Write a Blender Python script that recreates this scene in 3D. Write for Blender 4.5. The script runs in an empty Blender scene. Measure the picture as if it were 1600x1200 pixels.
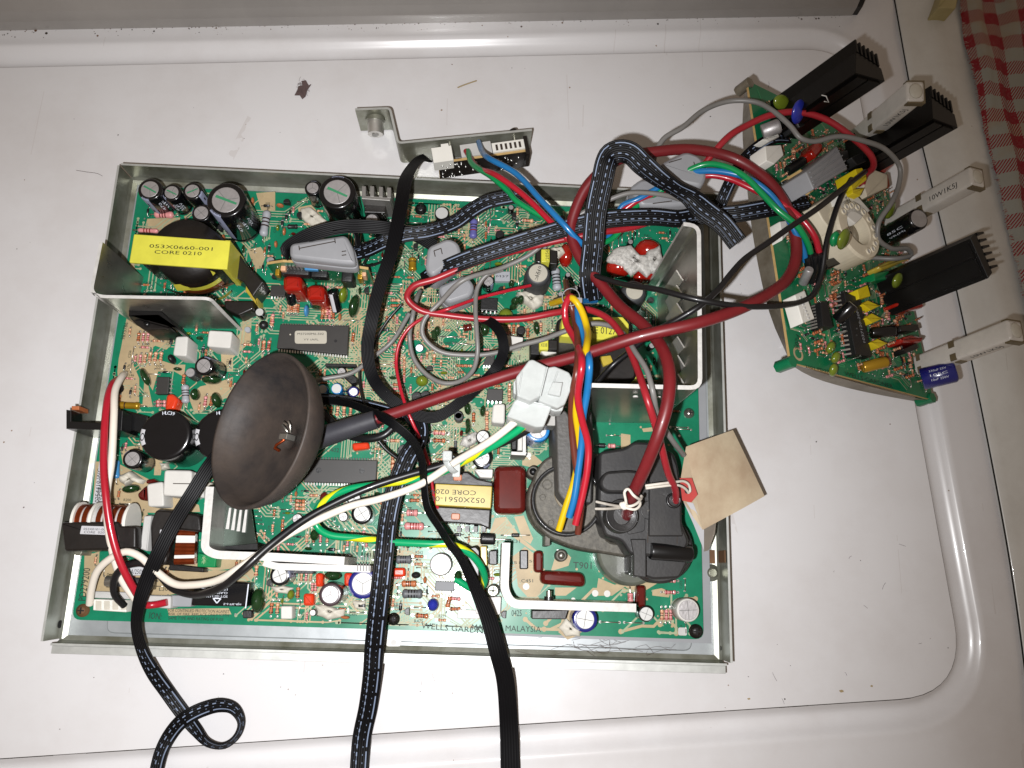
import bpy, math, random
from mathutils import Vector, Matrix
import mathutils.geometry as MG
random.seed(7)
V = Vector
SC = bpy.context.scene
COL = SC.collection
S = 0.001                      # everything below is authored in millimetres

# ---------------------------------------------------------------- camera, world, light
FPX = 1232.3
CAMP = V((48.8, -97.7, 487.1))
CR = (Matrix.Rotation(.033, 3, 'Z') @ Matrix.Rotation(-.040, 3, 'Y') @ Matrix.Rotation(.229, 3, 'X'))
cd = bpy.data.cameras.new('camera'); cam = bpy.data.objects.new('camera', cd); COL.objects.link(cam)
cd.sensor_width = 36; cd.lens = FPX / 1600 * 36; cd.clip_start = .01; cd.clip_end = 20
cam.matrix_world = Matrix.Translation(CAMP * S) @ CR.to_4x4()
SC.camera = cam

w = bpy.data.worlds.new('World'); SC.world = w; w.use_nodes = True
bg = w.node_tree.nodes['Background']; bg.inputs[0].default_value = (1.0, .77, .58, 1); bg.inputs[1].default_value = .20

ld = bpy.data.lights.new('phone_flash', 'SPOT'); lo = bpy.data.objects.new('phone_flash', ld); COL.objects.link(lo)
ld.energy = 14.9; ld.color = (.995, .99, 1); ld.shadow_soft_size = .0035; ld.spot_size = math.radians(108); ld.spot_blend = 1.0
fpos = CAMP + CR @ V((-24, -16, 4))
aim = V((-40, -45, 0)) - fpos
lo.matrix_world = Matrix.Translation(fpos * S) @ aim.to_track_quat('-Z', 'Y').to_matrix().to_4x4()

vs = SC.view_settings; vs.view_transform = 'Standard'; vs.look = 'None'; vs.gamma = 1; vs.exposure = 0.0

# ---------------------------------------------------------------- where things stand
ZP = 13.6                      # top of the circuit board above the enamel
CROP = dict(A=(90,240), B=(380,250), C=(680,250), D=(90,470), E=(400,470), F=(680,470), G=(60,700), H=(380,680),
            I=(680,680), J=(900,620), K=(60,860), L=(380,860), N=(980,200), O=(940,380), P=(1140,60), Q=(1180,280), S=(540,150))
def px(c, x=None, y=None):
    if x is None: return c
    if c == 'M': return (700 + x/3.478, 850 + y/3.478)
    if c == 'R': return (1180 + x/3.81, 430 + y/3.81)
    a, b = CROP[c]; return (a + x/4.706, b + y/4.706)
def ray(x, y): return CR @ V(((x-800)/FPX, (600-y)/FPX, -1))
def U(x, y, z):
    d = ray(x, y); return CAMP + d * ((z - CAMP.z) / d.z)
def mmpp(x, y, z):             # millimetres covered by one measured unit at that spot
    return (U(x+1, y, z) - U(x-1, y, z)).length / 2

# ---------------------------------------------------------------- materials
MATS = {}
def rgb(h):
    h = h.lstrip('#'); f = lambda v: (v/12.92 if v <= .04045 else ((v+.055)/1.055)**2.4)
    return tuple(f(int(h[i:i+2], 16)/255) for i in (0, 2, 4)) + (1,)
def mat(name, col, rough=.5, metal=0, coat=0, bump=0, bscale=200, var=0, vscale=40, spec=.5, trans=0, sss=0, col2=None, emis=None, rvar=0):
    m = bpy.data.materials.new(name); m.use_nodes = True; nt = m.node_tree; N = nt.nodes; L = nt.links
    b = N['Principled BSDF']; c = rgb(col) if isinstance(col, str) else tuple(col) + ((1,) if len(col) == 3 else ())
    b.inputs['Base Color'].default_value = c; b.inputs['Roughness'].default_value = rough
    b.inputs['Metallic'].default_value = metal; b.inputs['Coat Weight'].default_value = coat; b.inputs['Coat Roughness'].default_value = .08
    b.inputs['Specular IOR Level'].default_value = spec; b.inputs['Transmission Weight'].default_value = trans
    if sss:
        b.inputs['Subsurface Weight'].default_value = sss; b.inputs['Subsurface Radius'].default_value = (.004, .004, .004)
    tc = N.new('ShaderNodeTexCoord')
    if var or col2:
        n = N.new('ShaderNodeTexNoise'); n.inputs['Scale'].default_value = vscale; n.inputs['Detail'].default_value = 6; n.inputs['Roughness'].default_value = .65
        L.new(tc.outputs['Object'], n.inputs['Vector'])
        r = N.new('ShaderNodeValToRGB'); r.color_ramp.elements[0].position = .35; r.color_ramp.elements[1].position = .68
        c2 = rgb(col2) if isinstance(col2, str) else tuple(max(0, x*(1-var)) for x in c[:3]) + (1,)
        r.color_ramp.elements[0].color = c2; r.color_ramp.elements[1].color = c
        L.new(n.outputs['Fac'], r.inputs['Fac']); L.new(r.outputs['Color'], b.inputs['Base Color'])
        if rvar:
            mr = N.new('ShaderNodeMapRange'); mr.inputs['To Min'].default_value = max(0, rough-rvar); mr.inputs['To Max'].default_value = rough+rvar
            L.new(n.outputs['Fac'], mr.inputs['Value']); L.new(mr.outputs['Result'], b.inputs['Roughness'])
    if bump:
        n2 = N.new('ShaderNodeTexNoise'); n2.inputs['Scale'].default_value = bscale; n2.inputs['Detail'].default_value = 3
        L.new(tc.outputs['Object'], n2.inputs['Vector'])
        bp = N.new('ShaderNodeBump'); bp.inputs['Strength'].default_value = bump; bp.inputs['Distance'].default_value = .0005
        L.new(n2.outputs['Fac'], bp.inputs['Height']); L.new(bp.outputs['Normal'], b.inputs['Normal'])
    MATS[name] = m; return m

mat('zinc_floor', '#a8adaf', .42, .35, var=.12, vscale=30, bump=.1, bscale=90, col2='#8f9496')
mat('steel_dark_reflection', '#4c564f', .25, .8, var=.3, vscale=60)  # green-black reflection put into the base colour
mat('zinc', '#a3a59c', .36, .6, var=.16, vscale=26, bump=.15, bscale=90, rvar=.14, col2='#70705f')  # olive blotches carry tray grime and painted-in greenish-brown reflections
mat('zinc_edge', '#c4c6c2', .5, .5, var=.2, vscale=120)
mat('steel', '#b3b0a8', .3, .85, var=.3, vscale=70, rvar=.1)
mat('alu', '#d9d7d2', .45, .85, var=.12, vscale=150, bump=.2, bscale=500)
mat('alu_edge', '#c6c4c0', .6, .15, var=.18, vscale=260, bump=.3, bscale=500)
mat('alu_dull', '#9a9894', .5, .7, var=.2, vscale=150)
mat('mask', '#127a59', .3, var=.3, vscale=45, coat=.12, spec=.35, rvar=.06)
mat('neck_mask', '#0c7048', .35, var=.25, vscale=80, coat=.3)
mat('substrate', '#ad9a78', .45, var=.2, vscale=70, spec=.25)
mat('trace', '#9ba384', .4, var=.25, vscale=120, spec=.25)
mat('trace_dark', '#3f9a63', .35, var=.2, vscale=120, coat=.3)
mat('board_edge', '#b99a63', .7, var=.2, vscale=200)
mat('ink', '#10261c', .6)
mat('ink_black', '#121212', .6)
mat('ink_white', '#cdd2dc', .6)
mat('ink_ribbon', '#77849a', .6, spec=.2)
mat('solder', '#d4d4d0', .25, .9)
mat('lead', '#c8c4ba', .3, .95)
mat('sleeve_black', '#0d0d10', .22, coat=.4, var=.3, vscale=90)
mat('sleeve_grey', '#3b3c3e', .5, var=.25, vscale=90)
mat('sleeve_blue', '#1f78b8', .25, coat=.4, var=.25, vscale=90)
mat('sleeve_navy', '#1b1f6e', .25, coat=.4, var=.25, vscale=90)
mat('sleeve_brown', '#3a2c30', .3, coat=.4)
mat('stripe', '#8d93aa', .35, var=.15, vscale=150)
mat('can_top', '#b3b0b0', .45, .6, var=.18, vscale=240, bump=.25, bscale=600)
mat('can_bright', '#b9b9b6', .5, .2)
mat('groove', '#6b6a68', .6)
mat('marker_green', '#2f7a54', .6)
mat('film_white', '#c6c4be', .45, var=.08, vscale=90)
mat('film_side', '#b9b8b5', .5, var=.12, vscale=90)
mat('white_plastic', '#dcdad2', .4, var=.06, vscale=90)
mat('ivory', '#d3c9b2', .45, var=.14, vscale=60, bump=.1)
mat('nylon', '#b2b6b4', .25, sss=.35, var=.18, vscale=60, coat=.2)
mat('silicone', '#bfbaac', .55, var=.12, vscale=200, bump=.6, bscale=260)
mat('speckled', '#c9c6bf', .55, var=.5, vscale=620)
mat('disc_red', '#a01d12', .16, coat=.6, var=.3, vscale=80)
mat('cap_orange', '#d63c1c', .22, coat=.5, var=.2, vscale=90)
mat('cap_maroon', '#5e1712', .16, coat=.7, var=.35, vscale=60)
mat('mylar_green', '#1d3a1c', .2, coat=.6, var=.3, vscale=90)
mat('mylar_olive', '#6d7d22', .25, coat=.5, var=.25, vscale=90)
mat('cap_green_box', '#0d7a45', .3, coat=.3)
mat('cap_yellow', '#d8c21c', .35, var=.12, vscale=90)
mat('cap_blue', '#3f7fae', .3, coat=.4)
mat('disc_blue', '#222c8e', .3, coat=.5)
mat('gold', '#a9831f', .3, .5, coat=.3)
mat('res_tan', '#c99a78', .38, coat=.2)
mat('res_pink', '#c98684', .4, coat=.2)
mat('res_brown', '#a9633c', .4, coat=.2)
mat('res_grey', '#9b9ea3', .45, var=.1)
mat('res_slate', '#5c5e62', .5, var=.1)
mat('res_purple', '#5a5a96', .4)
mat('band_red', '#7d1a10', .5)
mat('band_dark', '#2c1a14', .5)
mat('band_gold', '#8a6a20', .4)
mat('epoxy', '#1b1b1c', .42, var=.25, vscale=160, bump=.25, bscale=700)
mat('epoxy_ic', '#2f2d2b', .5, var=.15, vscale=160)
mat('label_cream', '#aba698', .6, var=.1)
mat('label_white', '#b5b5b8', .5)
mat('tape_yellow', '#cfca48', .32, var=.16, vscale=60, coat=.25)
mat('tape_yellow_dull', '#b9a33a', .35, var=.25, vscale=90, coat=.2)
mat('tape_brown', '#7a3a16', .35, .1, coat=.3)
mat('core_black', '#1a1614', .4, var=.4, vscale=90, bump=.3, coat=.25)
mat('ferrite', '#4f4d4a', .55, var=.35, vscale=420, bump=.4, bscale=600)
mat('flyback_case', '#1d1d1f', .4, var=.3, vscale=50, bump=.1, bscale=700, col2='#2c2b2a', coat=.2)
mat('flyback_dusty', '#57534a', .55, .2, var=.5, vscale=420, bump=.25, bscale=600)
mat('flyback_clear', '#5c5f55', .3, coat=.3, var=.4, vscale=60)
mat('copper', '#9c4420', .3, .8, var=.3, vscale=300)
mat('rubber', '#1f1d1e', .6, var=.3, vscale=26, bump=.5, bscale=160, spec=.4, col2='#433a34', rvar=.08)
mat('rubber_boot', '#34343a', .48, var=.3, vscale=60, bump=.2)
mat('hv_red', '#6c171c', .42, var=.2, vscale=70, coat=.1, bump=.1)
mat('wire_red', '#a61a2a', .3, coat=.15, var=.1)
mat('wire_red_dull', '#962029', .36, var=.15)
mat('wire_green', '#068248', .28, coat=.15, var=.1)
mat('wire_blue', '#1a68a0', .3, coat=.15, var=.1)
mat('wire_yellow', '#c6a40c', .32, coat=.1)
mat('wire_brown', '#5c2a1e', .35)
mat('wire_white', '#ddd5c8', .38, var=.06)
mat('wire_black', '#131315', .38, var=.2, coat=.1)
mat('wire_grey', '#757370', .42, var=.15, vscale=60)
mat('ribbon_black', '#060609', .5, var=.2, spec=.22)
mat('clamp_grey', '#8a8b8e', .45, var=.12, vscale=60, bump=.1)
mat('black_plastic', '#0e0e0f', .35, var=.25, coat=.15, bump=.15)
mat('heatsink_black', '#0b0908', .4, 0, var=.3, vscale=60, spec=.25)
mat('slot_dark', '#060606', .8)
mat('ceramic', '#cdc8c0', .35, var=.14, vscale=80, bump=.25, bscale=400)
mat('clip_brown', '#6e6148', .5, var=.3)
mat('paper_tag', '#c2b398', .75, var=.12, vscale=30, bump=.1, col2='#a8937a')
mat('paper_grey', '#8c8479', .7, var=.2)
mat('paper_red', '#a5302a', .7, var=.15)
mat('string', '#cfc9bd', .85, var=.15, vscale=500, bump=.5)
mat('grey_metal', '#a09c98', .3, .25, var=.14, vscale=14, coat=.3)
mat('insulator', '#8d8f92', .6, var=.1)
mat('shield_dirty', '#8d8678', .5, .4, var=.35, vscale=70, col2='#6d6455')
mat('beige_plastic', '#b5a878', .5, var=.2)
mat('fluff', '#5a4a48', .95)
mat('hair', '#54413b', .8)
mat('crumb', '#9c8a66', .8)
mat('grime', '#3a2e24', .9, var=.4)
mat('rust', '#6e4c2c', .7, var=.4)

def enamel(name, base, dirt, amount, dense):
    m = bpy.data.materials.new(name); m.use_nodes = True; nt = m.node_tree; N = nt.nodes; L = nt.links
    b = N['Principled BSDF']; b.inputs['Roughness'].default_value = .27; b.inputs['Coat Weight'].default_value = .4; b.inputs['Coat Roughness'].default_value = .05
    tc = N.new('ShaderNodeTexCoord')
    n1 = N.new('ShaderNodeTexNoise'); n1.inputs['Scale'].default_value = 6; n1.inputs['Detail'].default_value = 9; n1.inputs['Roughness'].default_value = .7
    L.new(tc.outputs['Object'], n1.inputs['Vector'])
    r1 = N.new('ShaderNodeValToRGB'); r1.color_ramp.elements[0].position = .52-amount*.25; r1.color_ramp.elements[1].position = .78
    r1.color_ramp.elements[0].color = rgb(base); r1.color_ramp.elements[1].color = tuple(a*(1-amount)+c*amount for a, c in zip(rgb(base), rgb(dirt)))
    L.new(n1.outputs['Fac'], r1.inputs['Fac'])
    # fine specks
    v = N.new('ShaderNodeTexVoronoi'); v.inputs['Scale'].default_value = 95; v.inputs['Randomness'].default_value = 1
    n3 = N.new('ShaderNodeTexNoise'); n3.inputs['Scale'].default_value = 260; n3.inputs['Detail'].default_value = 2
    L.new(tc.outputs['Object'], v.inputs['Vector']); L.new(tc.outputs['Object'], n3.inputs['Vector'])
    ms = N.new('ShaderNodeMath'); ms.operation = 'MULTIPLY_ADD'; ms.inputs[1].default_value = .16; L.new(n3.outputs['Fac'], ms.inputs[0]); L.new(v.outputs['Distance'], ms.inputs[2])
    lt = N.new('ShaderNodeMath'); lt.operation = 'LESS_THAN'; L.new(ms.outputs[0], lt.inputs[0]); lt.inputs[1].default_value = .135
    n4 = N.new('ShaderNodeTexNoise'); n4.inputs['Scale'].default_value = 22; n4.inputs['Detail'].default_value = 4; L.new(tc.outputs['Object'], n4.inputs['Vector'])
    gt = N.new('ShaderNodeMath'); gt.operation = 'GREATER_THAN'; gt.inputs[1].default_value = dense; L.new(n4.outputs['Fac'], gt.inputs[0])
    mu = N.new('ShaderNodeMath'); mu.operation = 'MULTIPLY'; L.new(lt.outputs[0], mu.inputs[0]); L.new(gt.outputs[0], mu.inputs[1])
    # hairline scratches
    mp = N.new('ShaderNodeMapping'); mp.inputs['Rotation'].default_value = (0, 0, .5); mp.inputs['Scale'].default_value = (55, 3, 1); L.new(tc.outputs['Object'], mp.inputs['Vector'])
    v2 = N.new('ShaderNodeTexVoronoi'); v2.feature = 'DISTANCE_TO_EDGE'; v2.inputs['Scale'].default_value = .35; L.new(mp.outputs['Vector'], v2.inputs['Vector'])
    l2 = N.new('ShaderNodeMath'); l2.operation = 'LESS_THAN'; l2.inputs[1].default_value = .004; L.new(v2.outputs['Distance'], l2.inputs[0])
    g2 = N.new('ShaderNodeMath'); g2.operation = 'GREATER_THAN'; g2.inputs[1].default_value = .6; L.new(n4.outputs['Fac'], g2.inputs[0])
    m2 = N.new('ShaderNodeMath'); m2.operation = 'MULTIPLY'; L.new(l2.outputs[0], m2.inputs[0]); L.new(g2.outputs[0], m2.inputs[1])
    m3 = N.new('ShaderNodeMath'); m3.operation = 'MULTIPLY'; m3.inputs[1].default_value = .16; L.new(m2.outputs[0], m3.inputs[0])
    mx = N.new('ShaderNodeMath'); mx.operation = 'MAXIMUM'; L.new(mu.outputs[0], mx.inputs[0]); L.new(m3.outputs[0], mx.inputs[1])
    mixn = N.new('ShaderNodeMix'); mixn.data_type = 'RGBA'; L.new(mx.outputs[0], mixn.inputs['Factor']); L.new(r1.outputs['Color'], mixn.inputs['A'])
    mixn.inputs['B'].default_value = rgb(dirt); L.new(mixn.outputs['Result'], b.inputs['Base Color'])
    MATS[name] = m
enamel('enamel', '#d4d3d4', '#8f7c6c', .25, .60)
enamel('enamel_dirty', '#d0cfca', '#6a5c4a', .42, .5)

def gingham():
    m = bpy.data.materials.new('gingham'); m.use_nodes = True; nt = m.node_tree; N = nt.nodes; L = nt.links
    b = N['Principled BSDF']; b.inputs['Roughness'].default_value = .85
    tc = N.new('ShaderNodeTexCoord'); uv = N.new('ShaderNodeSeparateXYZ'); L.new(tc.outputs['UV'], uv.inputs[0])
    def M(op, a, bb=None):
        n = N.new('ShaderNodeMath'); n.operation = op
        for i, q in enumerate((a, bb)):
            if q is None: continue
            if isinstance(q, (int, float)): n.inputs[i].default_value = q
            else: L.new(q, n.inputs[i])
        return n.outputs[0]
    sx = M('GREATER_THAN', M('FRACT', uv.outputs[0]), .5); sy = M('GREATER_THAN', M('FRACT', uv.outputs[1]), .5)
    tw = M('GREATER_THAN', M('FRACT', M('MULTIPLY', M('ADD', uv.outputs[0], M('MULTIPLY', uv.outputs[1], .6)), 13.0)), .5)
    both = M('MULTIPLY', sx, sy); any_ = M('MAXIMUM', sx, sy); one = M('SUBTRACT', any_, both)
    fac = M('MAXIMUM', both, M('MULTIPLY', one, tw))
    ns = N.new('ShaderNodeTexNoise'); ns.inputs['Scale'].default_value = 700; L.new(tc.outputs['Object'], ns.inputs['Vector'])
    fac = M('MULTIPLY', fac, M('ADD', .72, M('MULTIPLY', ns.outputs['Fac'], .5)))
    mx = N.new('ShaderNodeMix'); mx.data_type = 'RGBA'; L.new(fac, mx.inputs['Factor'])
    st = N.new('ShaderNodeTexNoise'); st.inputs['Scale'].default_value = 24; st.inputs['Detail'].default_value = 5; L.new(tc.outputs['Object'], st.inputs['Vector'])
    rr = N.new('ShaderNodeValToRGB'); rr.color_ramp.elements[0].color = rgb('#96968e'); rr.color_ramp.elements[0].position = .5; rr.color_ramp.elements[1].color = rgb('#9a7d5c'); rr.color_ramp.elements[1].position = .8
    L.new(st.outputs['Fac'], rr.inputs['Fac']); L.new(rr.outputs['Color'], mx.inputs['A'])
    mx.inputs['B'].default_value = rgb('#84101f'); L.new(mx.outputs['Result'], b.inputs['Base Color'])
    bp = N.new('ShaderNodeBump'); bp.inputs['Strength'].default_value = .5; bp.inputs['Distance'].default_value = .0004
    L.new(ns.outputs['Fac'], bp.inputs['Height']); L.new(bp.outputs['Normal'], b.inputs['Normal'])
    MATS['gingham'] = m
gingham()

def earth_wire():
    m = bpy.data.materials.new('earth_wire'); m.use_nodes = True; nt = m.node_tree; N = nt.nodes; L = nt.links
    b = N['Principled BSDF']; b.inputs['Roughness'].default_value = .28
    tc = N.new('ShaderNodeTexCoord'); s = N.new('ShaderNodeSeparateXYZ'); L.new(tc.outputs['UV'], s.inputs[0])
    def M(op, a, bb):
        n = N.new('ShaderNodeMath'); n.operation = op
        for i, q in enumerate((a, bb)):
            if isinstance(q, (int, float)): n.inputs[i].default_value = q
            else: L.new(q, n.inputs[i])
        return n.outputs[0]
    f = M('FRACT', M('ADD', s.outputs[0], M('MULTIPLY', s.outputs[1], .022)), 0)
    g = M('LESS_THAN', f, .26)
    mx = N.new('ShaderNodeMix'); mx.data_type = 'RGBA'; L.new(g, mx.inputs['Factor']); mx.inputs['A'].default_value = rgb('#06905a'); mx.inputs['B'].default_value = rgb('#c8c81a')
    L.new(mx.outputs['Result'], b.inputs['Base Color']); MATS['earth_wire'] = m
earth_wire()

# ---------------------------------------------------------------- mesh tools
WM = {}                        # world matrix of every object made here
GLY = {}
def offset_poly(pts, d):       # shrink a convex-ish polygon by d
    n = len(pts); a = sum(pts[i].x*pts[(i+1) % n].y - pts[(i+1) % n].x*pts[i].y for i in range(n)); sg = 1 if a > 0 else -1
    out = []
    for i in range(n):
        p0, p1, p2 = pts[i-1], pts[i], pts[(i+1) % n]
        e1 = (p1-p0).normalized() if (p1-p0).length > 1e-9 else V((1, 0)); e2 = (p2-p1).normalized() if (p2-p1).length > 1e-9 else e1
        n1 = V((-e1.y, e1.x))*sg; n2 = V((-e2.y, e2.x))*sg
        b = (n1+n2); L = b.length
        b = b/L if L > 1e-6 else n1
        out.append(p1 + b*(d/max(.35, b.dot(n1))))
    return out
def round_poly(pts, r, seg=4):
    n = len(pts); out = []
    for i in range(n):
        p0, p1, p2 = pts[i-1], pts[i], pts[(i+1) % n]
        a = (p0-p1); b = (p2-p1); rr = min(r, a.length*.45, b.length*.45)
        a = p1 + a.normalized()*rr; b = p1 + b.normalized()*rr
        for k in range(seg+1):
            t = k/seg; out.append(a*(1-t)**2 + p1*(2*t*(1-t)) + b*t*t)
    return out
def spline(pts, step=2.0):
    P = [V(p) for p in pts]; n = len(P[0])
    if len(P) == 2: P = [P[0], P[0].lerp(P[1], .5), P[1]]
    Q = [P[0]*2-P[1]] + P + [P[-1]*2-P[-2]]
    raw = []
    for i in range(1, len(Q)-2):
        p0, p1, p2, p3 = Q[i-1:i+3]
        d = lambda a, b: max(1e-4, V(tuple(a)[:3]).__sub__(V(tuple(b)[:3])).length**.5)
        t0 = 0; t1 = d(p0, p1); t2 = t1+d(p1, p2); t3 = t2+d(p2, p3)
        for k in range(16):
            t = t1 + (t2-t1)*k/16
            A1 = p0*((t1-t)/(t1-t0)) + p1*((t-t0)/(t1-t0)); A2 = p1*((t2-t)/(t2-t1)) + p2*((t-t1)/(t2-t1)); A3 = p2*((t3-t)/(t3-t2)) + p3*((t-t2)/(t3-t2))
            B1 = A1*((t2-t)/(t2-t0)) + A2*((t-t0)/(t2-t0)); B2 = A2*((t3-t)/(t3-t1)) + A3*((t-t1)/(t3-t1))
            raw.append(B1*((t2-t)/(t2-t1)) + B2*((t-t1)/(t2-t1)))
    raw.append(P[-1])
    xyz = lambda p: V((p[0], p[1], p[2]))
    s = [0]
    for a, b in zip(raw, raw[1:]): s.append(s[-1] + (xyz(b)-xyz(a)).length)
    m = max(2, int(s[-1]/step)); out = []; j = 0
    for k in range(m+1):
        t = s[-1]*k/m
        while j < len(s)-2 and s[j+1] < t: j += 1
        u = (t-s[j])/max(1e-9, s[j+1]-s[j]); out.append(raw[j].lerp(raw[j+1], min(1, max(0, u))))
    return out
class MB:
    def __init__(s): s.v = []; s.f = []; s.m = []; s.sm = []; s.names = []; s.uv = {}
    def mi(s, name):
        if name not in s.names: s.names.append(name)
        return s.names.index(name)
    def add(s, verts, faces, m, smooth=False, T=None, uvs=None):
        o = len(s.v); k = s.mi(m)
        for p in verts: p = V(p); s.v.append(T @ p if T else p)
        for i, f in enumerate(faces):
            if uvs: s.uv[len(s.f)] = uvs[i]
            s.f.append([o+a for a in f]); s.m.append(k); s.sm.append(smooth)
    def box(s, c, d, m, T=None, ch=0):
        x, y, z = (a/2 for a in d); c = V(c)
        poly = [V((-x, -y)), V((x, -y)), V((x, y)), V((-x, y))]
        if ch:
            s.prism([V((c.x, c.y))+p for p in round_poly(poly, ch, 2)], c.z-z, c.z+z, m, T=T, ch=ch*.6)
        else: s.prism([V((c.x, c.y))+p for p in poly], c.z-z, c.z+z, m, T=T)
    def prism(s, poly, z0, z1, m, T=None, ch=0, top=None, side=None, smooth=False):
        n = len(poly); poly = [V((p[0], p[1])) for p in poly]
        a = sum(poly[i].x*poly[(i+1) % n].y - poly[(i+1) % n].x*poly[i].y for i in range(n))
        if a < 0: poly = poly[::-1]
        rings = [(poly, z0), (poly, z1-ch)] + ([(offset_poly(poly, ch*.3), z1-ch*.3), (offset_poly(poly, ch), z1)] if ch else [])
        vs = []; fs = []
        for r, z in rings: vs += [(p.x, p.y, z) for p in r]
        for k in range(len(rings)-1):
            for i in range(n): j = (i+1) % n; fs.append([k*n+i, k*n+j, (k+1)*n+j, (k+1)*n+i])
        s.add(vs, fs, side or m, smooth or n > 12, T)
        L = (len(rings)-1)*n
        s.add([vs[L+i] for i in range(n)], [list(range(n))], top or m, False, T)
        s.add([vs[i] for i in range(n)], [list(range(n))[::-1]], side or m, False, T)
    def lathe(s, prof, m, T=None, seg=24, cap=True, smooth=True):   # prof [(r,z)...] bottom to top
        vs = []; fs = []
        for r, z in prof:
            for i in range(seg): a = 2*math.pi*i/seg; vs.append((r*math.cos(a), r*math.sin(a), z))
        for k in range(len(prof)-1):
            for i in range(seg): j = (i+1) % seg; fs.append([k*seg+i, k*seg+j, (k+1)*seg+j, (k+1)*seg+i])
        s.add(vs, fs, m, smooth, T)
        if cap:
            L = (len(prof)-1)*seg
            s.add(vs[L:], [list(range(seg))], m, False, T); s.add(vs[:seg], [list(range(seg))[::-1]], m, False, T)
    def cyl(s, p0, p1, r, m, seg=12, r1=None, cap=True):
        p0 = V(p0); p1 = V(p1); d = p1-p0
        if d.length < 1e-6: return
        T = Matrix.Translation(p0) @ d.to_track_quat('Z', 'Y').to_matrix().to_4x4()
        s.lathe([(r, 0), (r if r1 is None else r1, d.length)], m, T, seg, cap)
    def ell(s, c, rx, ry, rz, m, T=None, seg=14, rings=8):
        T0 = Matrix.Translation(V(c)) @ Matrix.Diagonal((rx, ry, rz, 1))
        if T: T0 = T @ T0
        prof = [(max(.001, math.cos(a)), math.sin(a)) for a in [(-.5+i/rings)*math.pi for i in range(rings+1)]]
        s.lathe(prof, m, T0, seg, False)
    def tube(s, path, r, m, seg=8, uvk=False, cap=True):
        n = len(path); path = [V(p[:3]) for p in path]; vs = []; fs = []; uvs = []
        t = (path[1]-path[0]).normalized(); u = t.orthogonal().normalized(); L = 0; Ls = []
        for i, p in enumerate(path):
            nt = ((path[min(n-1, i+1)] - path[max(0, i-1)])).normalized()
            u = (u - nt*u.dot(nt)); u = u.normalized() if u.length > 1e-6 else nt.orthogonal().normalized(); w2 = nt.cross(u)
            rr = r[i] if isinstance(r, list) else r
            if i: L += (p-path[i-1]).length
            Ls.append(L)
            for k in range(seg): a = 2*math.pi*k/seg; vs.append(p + u*(rr*math.cos(a)) + w2*(rr*math.sin(a)))
        for i in range(n-1):
            for k in range(seg):
                j = (k+1) % seg; fs.append([i*seg+k, i*seg+j, (i+1)*seg+j, (i+1)*seg+k])
                if uvk: uvs.append([(k/seg, Ls[i]), ((k+1)/seg, Ls[i]), ((k+1)/seg, Ls[i+1]), (k/seg, Ls[i+1])])
        s.add(vs, fs, m, True, uvs=uvs if uvk else None)
        if cap: s.add(vs[:seg], [list(range(seg))[::-1]], m); s.add(vs[-seg:], [list(range(seg))], m)
    def strip(s, poly2, z, wdt, m):     # flat polyline on the board, mitred
        P = [V((p[0], p[1])) for p in poly2]; n = len(P); lft = []; rgt = []
        for i, p in enumerate(P):
            e1 = (P[i]-P[i-1]).normalized() if i else (P[1]-P[0]).normalized(); e2 = (P[i+1]-P[i]).normalized() if i < n-1 else e1
            n1 = V((-e1.y, e1.x)); b = n1 + V((-e2.y, e2.x)); b = b.normalized() if b.length > 1e-6 else n1
            o = b*(wdt/2/max(.4, b.dot(n1))); lft.append(p+o); rgt.append(p-o)
        vs = [(q.x, q.y, z) for q in lft] + [(q.x, q.y, z) for q in rgt]
        s.add(vs, [[n+i, n+i+1, i+1, i] for i in range(n-1)], m)
    def disc(s, c, r, m, z, seg=10, ri=0):
        if ri:
            vs = [(c[0]+q*math.cos(2*math.pi*i/seg), c[1]+q*math.sin(2*math.pi*i/seg), z) for q in (ri, r) for i in range(seg)]
            s.add(vs, [[i, seg+i, seg+(i+1) % seg, (i+1) % seg] for i in range(seg)], m)
        else: s.add([(c[0]+r*math.cos(2*math.pi*i/seg), c[1]+r*math.sin(2*math.pi*i/seg), z) for i in range(seg)], [list(range(seg))], m)
    def quad(s, pts, m, smooth=False): s.add(pts, [list(range(len(pts)))], m, smooth)
    def text(s, string, T, m, width=None, height=None, sp=1.0):   # T maps unit text plane to world
        if string not in GLY:
            c = bpy.data.curves.new('t', 'FONT'); c.body = string; c.size = 1; c.align_x = 'CENTER'; c.align_y = 'CENTER'; c.resolution_u = 2; c.space_character = sp
            o = bpy.data.objects.new('t', c); COL.objects.link(o); dg = bpy.context.evaluated_depsgraph_get(); me = o.evaluated_get(dg).to_mesh()
            vv = [v.co.copy() for v in me.vertices]; ff = [list(p.vertices) for p in me.polygons]; o.evaluated_get(dg).to_mesh_clear(); bpy.data.objects.remove(o); bpy.data.curves.remove(c)
            xs = [v.x for v in vv] or [0]; ys = [v.y for v in vv] or [0]
            GLY[string] = (vv, ff, min(xs), max(xs), min(ys), max(ys))
        vv, ff, x0, x1, y0, y1 = GLY[string]
        kx = (width/(x1-x0)) if width else 1; ky = (height/(y1-y0)) if height else kx
        if not width: kx = ky
        s.add([((v.x-(x0+x1)/2)*kx, (v.y-(y0+y1)/2)*ky, 0) for v in vv], ff, m, False, T)
    def tpx(s, string, p0, p1, z, h, m='ink', zz=None):   # text along measured points p0 -> p1 on a level surface at z
        a = U(*p0, z); b = U(*p1, z); s.tw(string, a, b, V((0, 0, 1)), h, m)
    def tw(s, string, a, b, nrm, h, m='ink'):
        x = (b-a).normalized(); y = nrm.cross(x).normalized(); c = (a+b)/2
        T = Matrix.Translation(c) @ Matrix((x, y, nrm.normalized())).transposed().to_4x4()
        s.text(string, T, m, (b-a).length, h)
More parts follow.
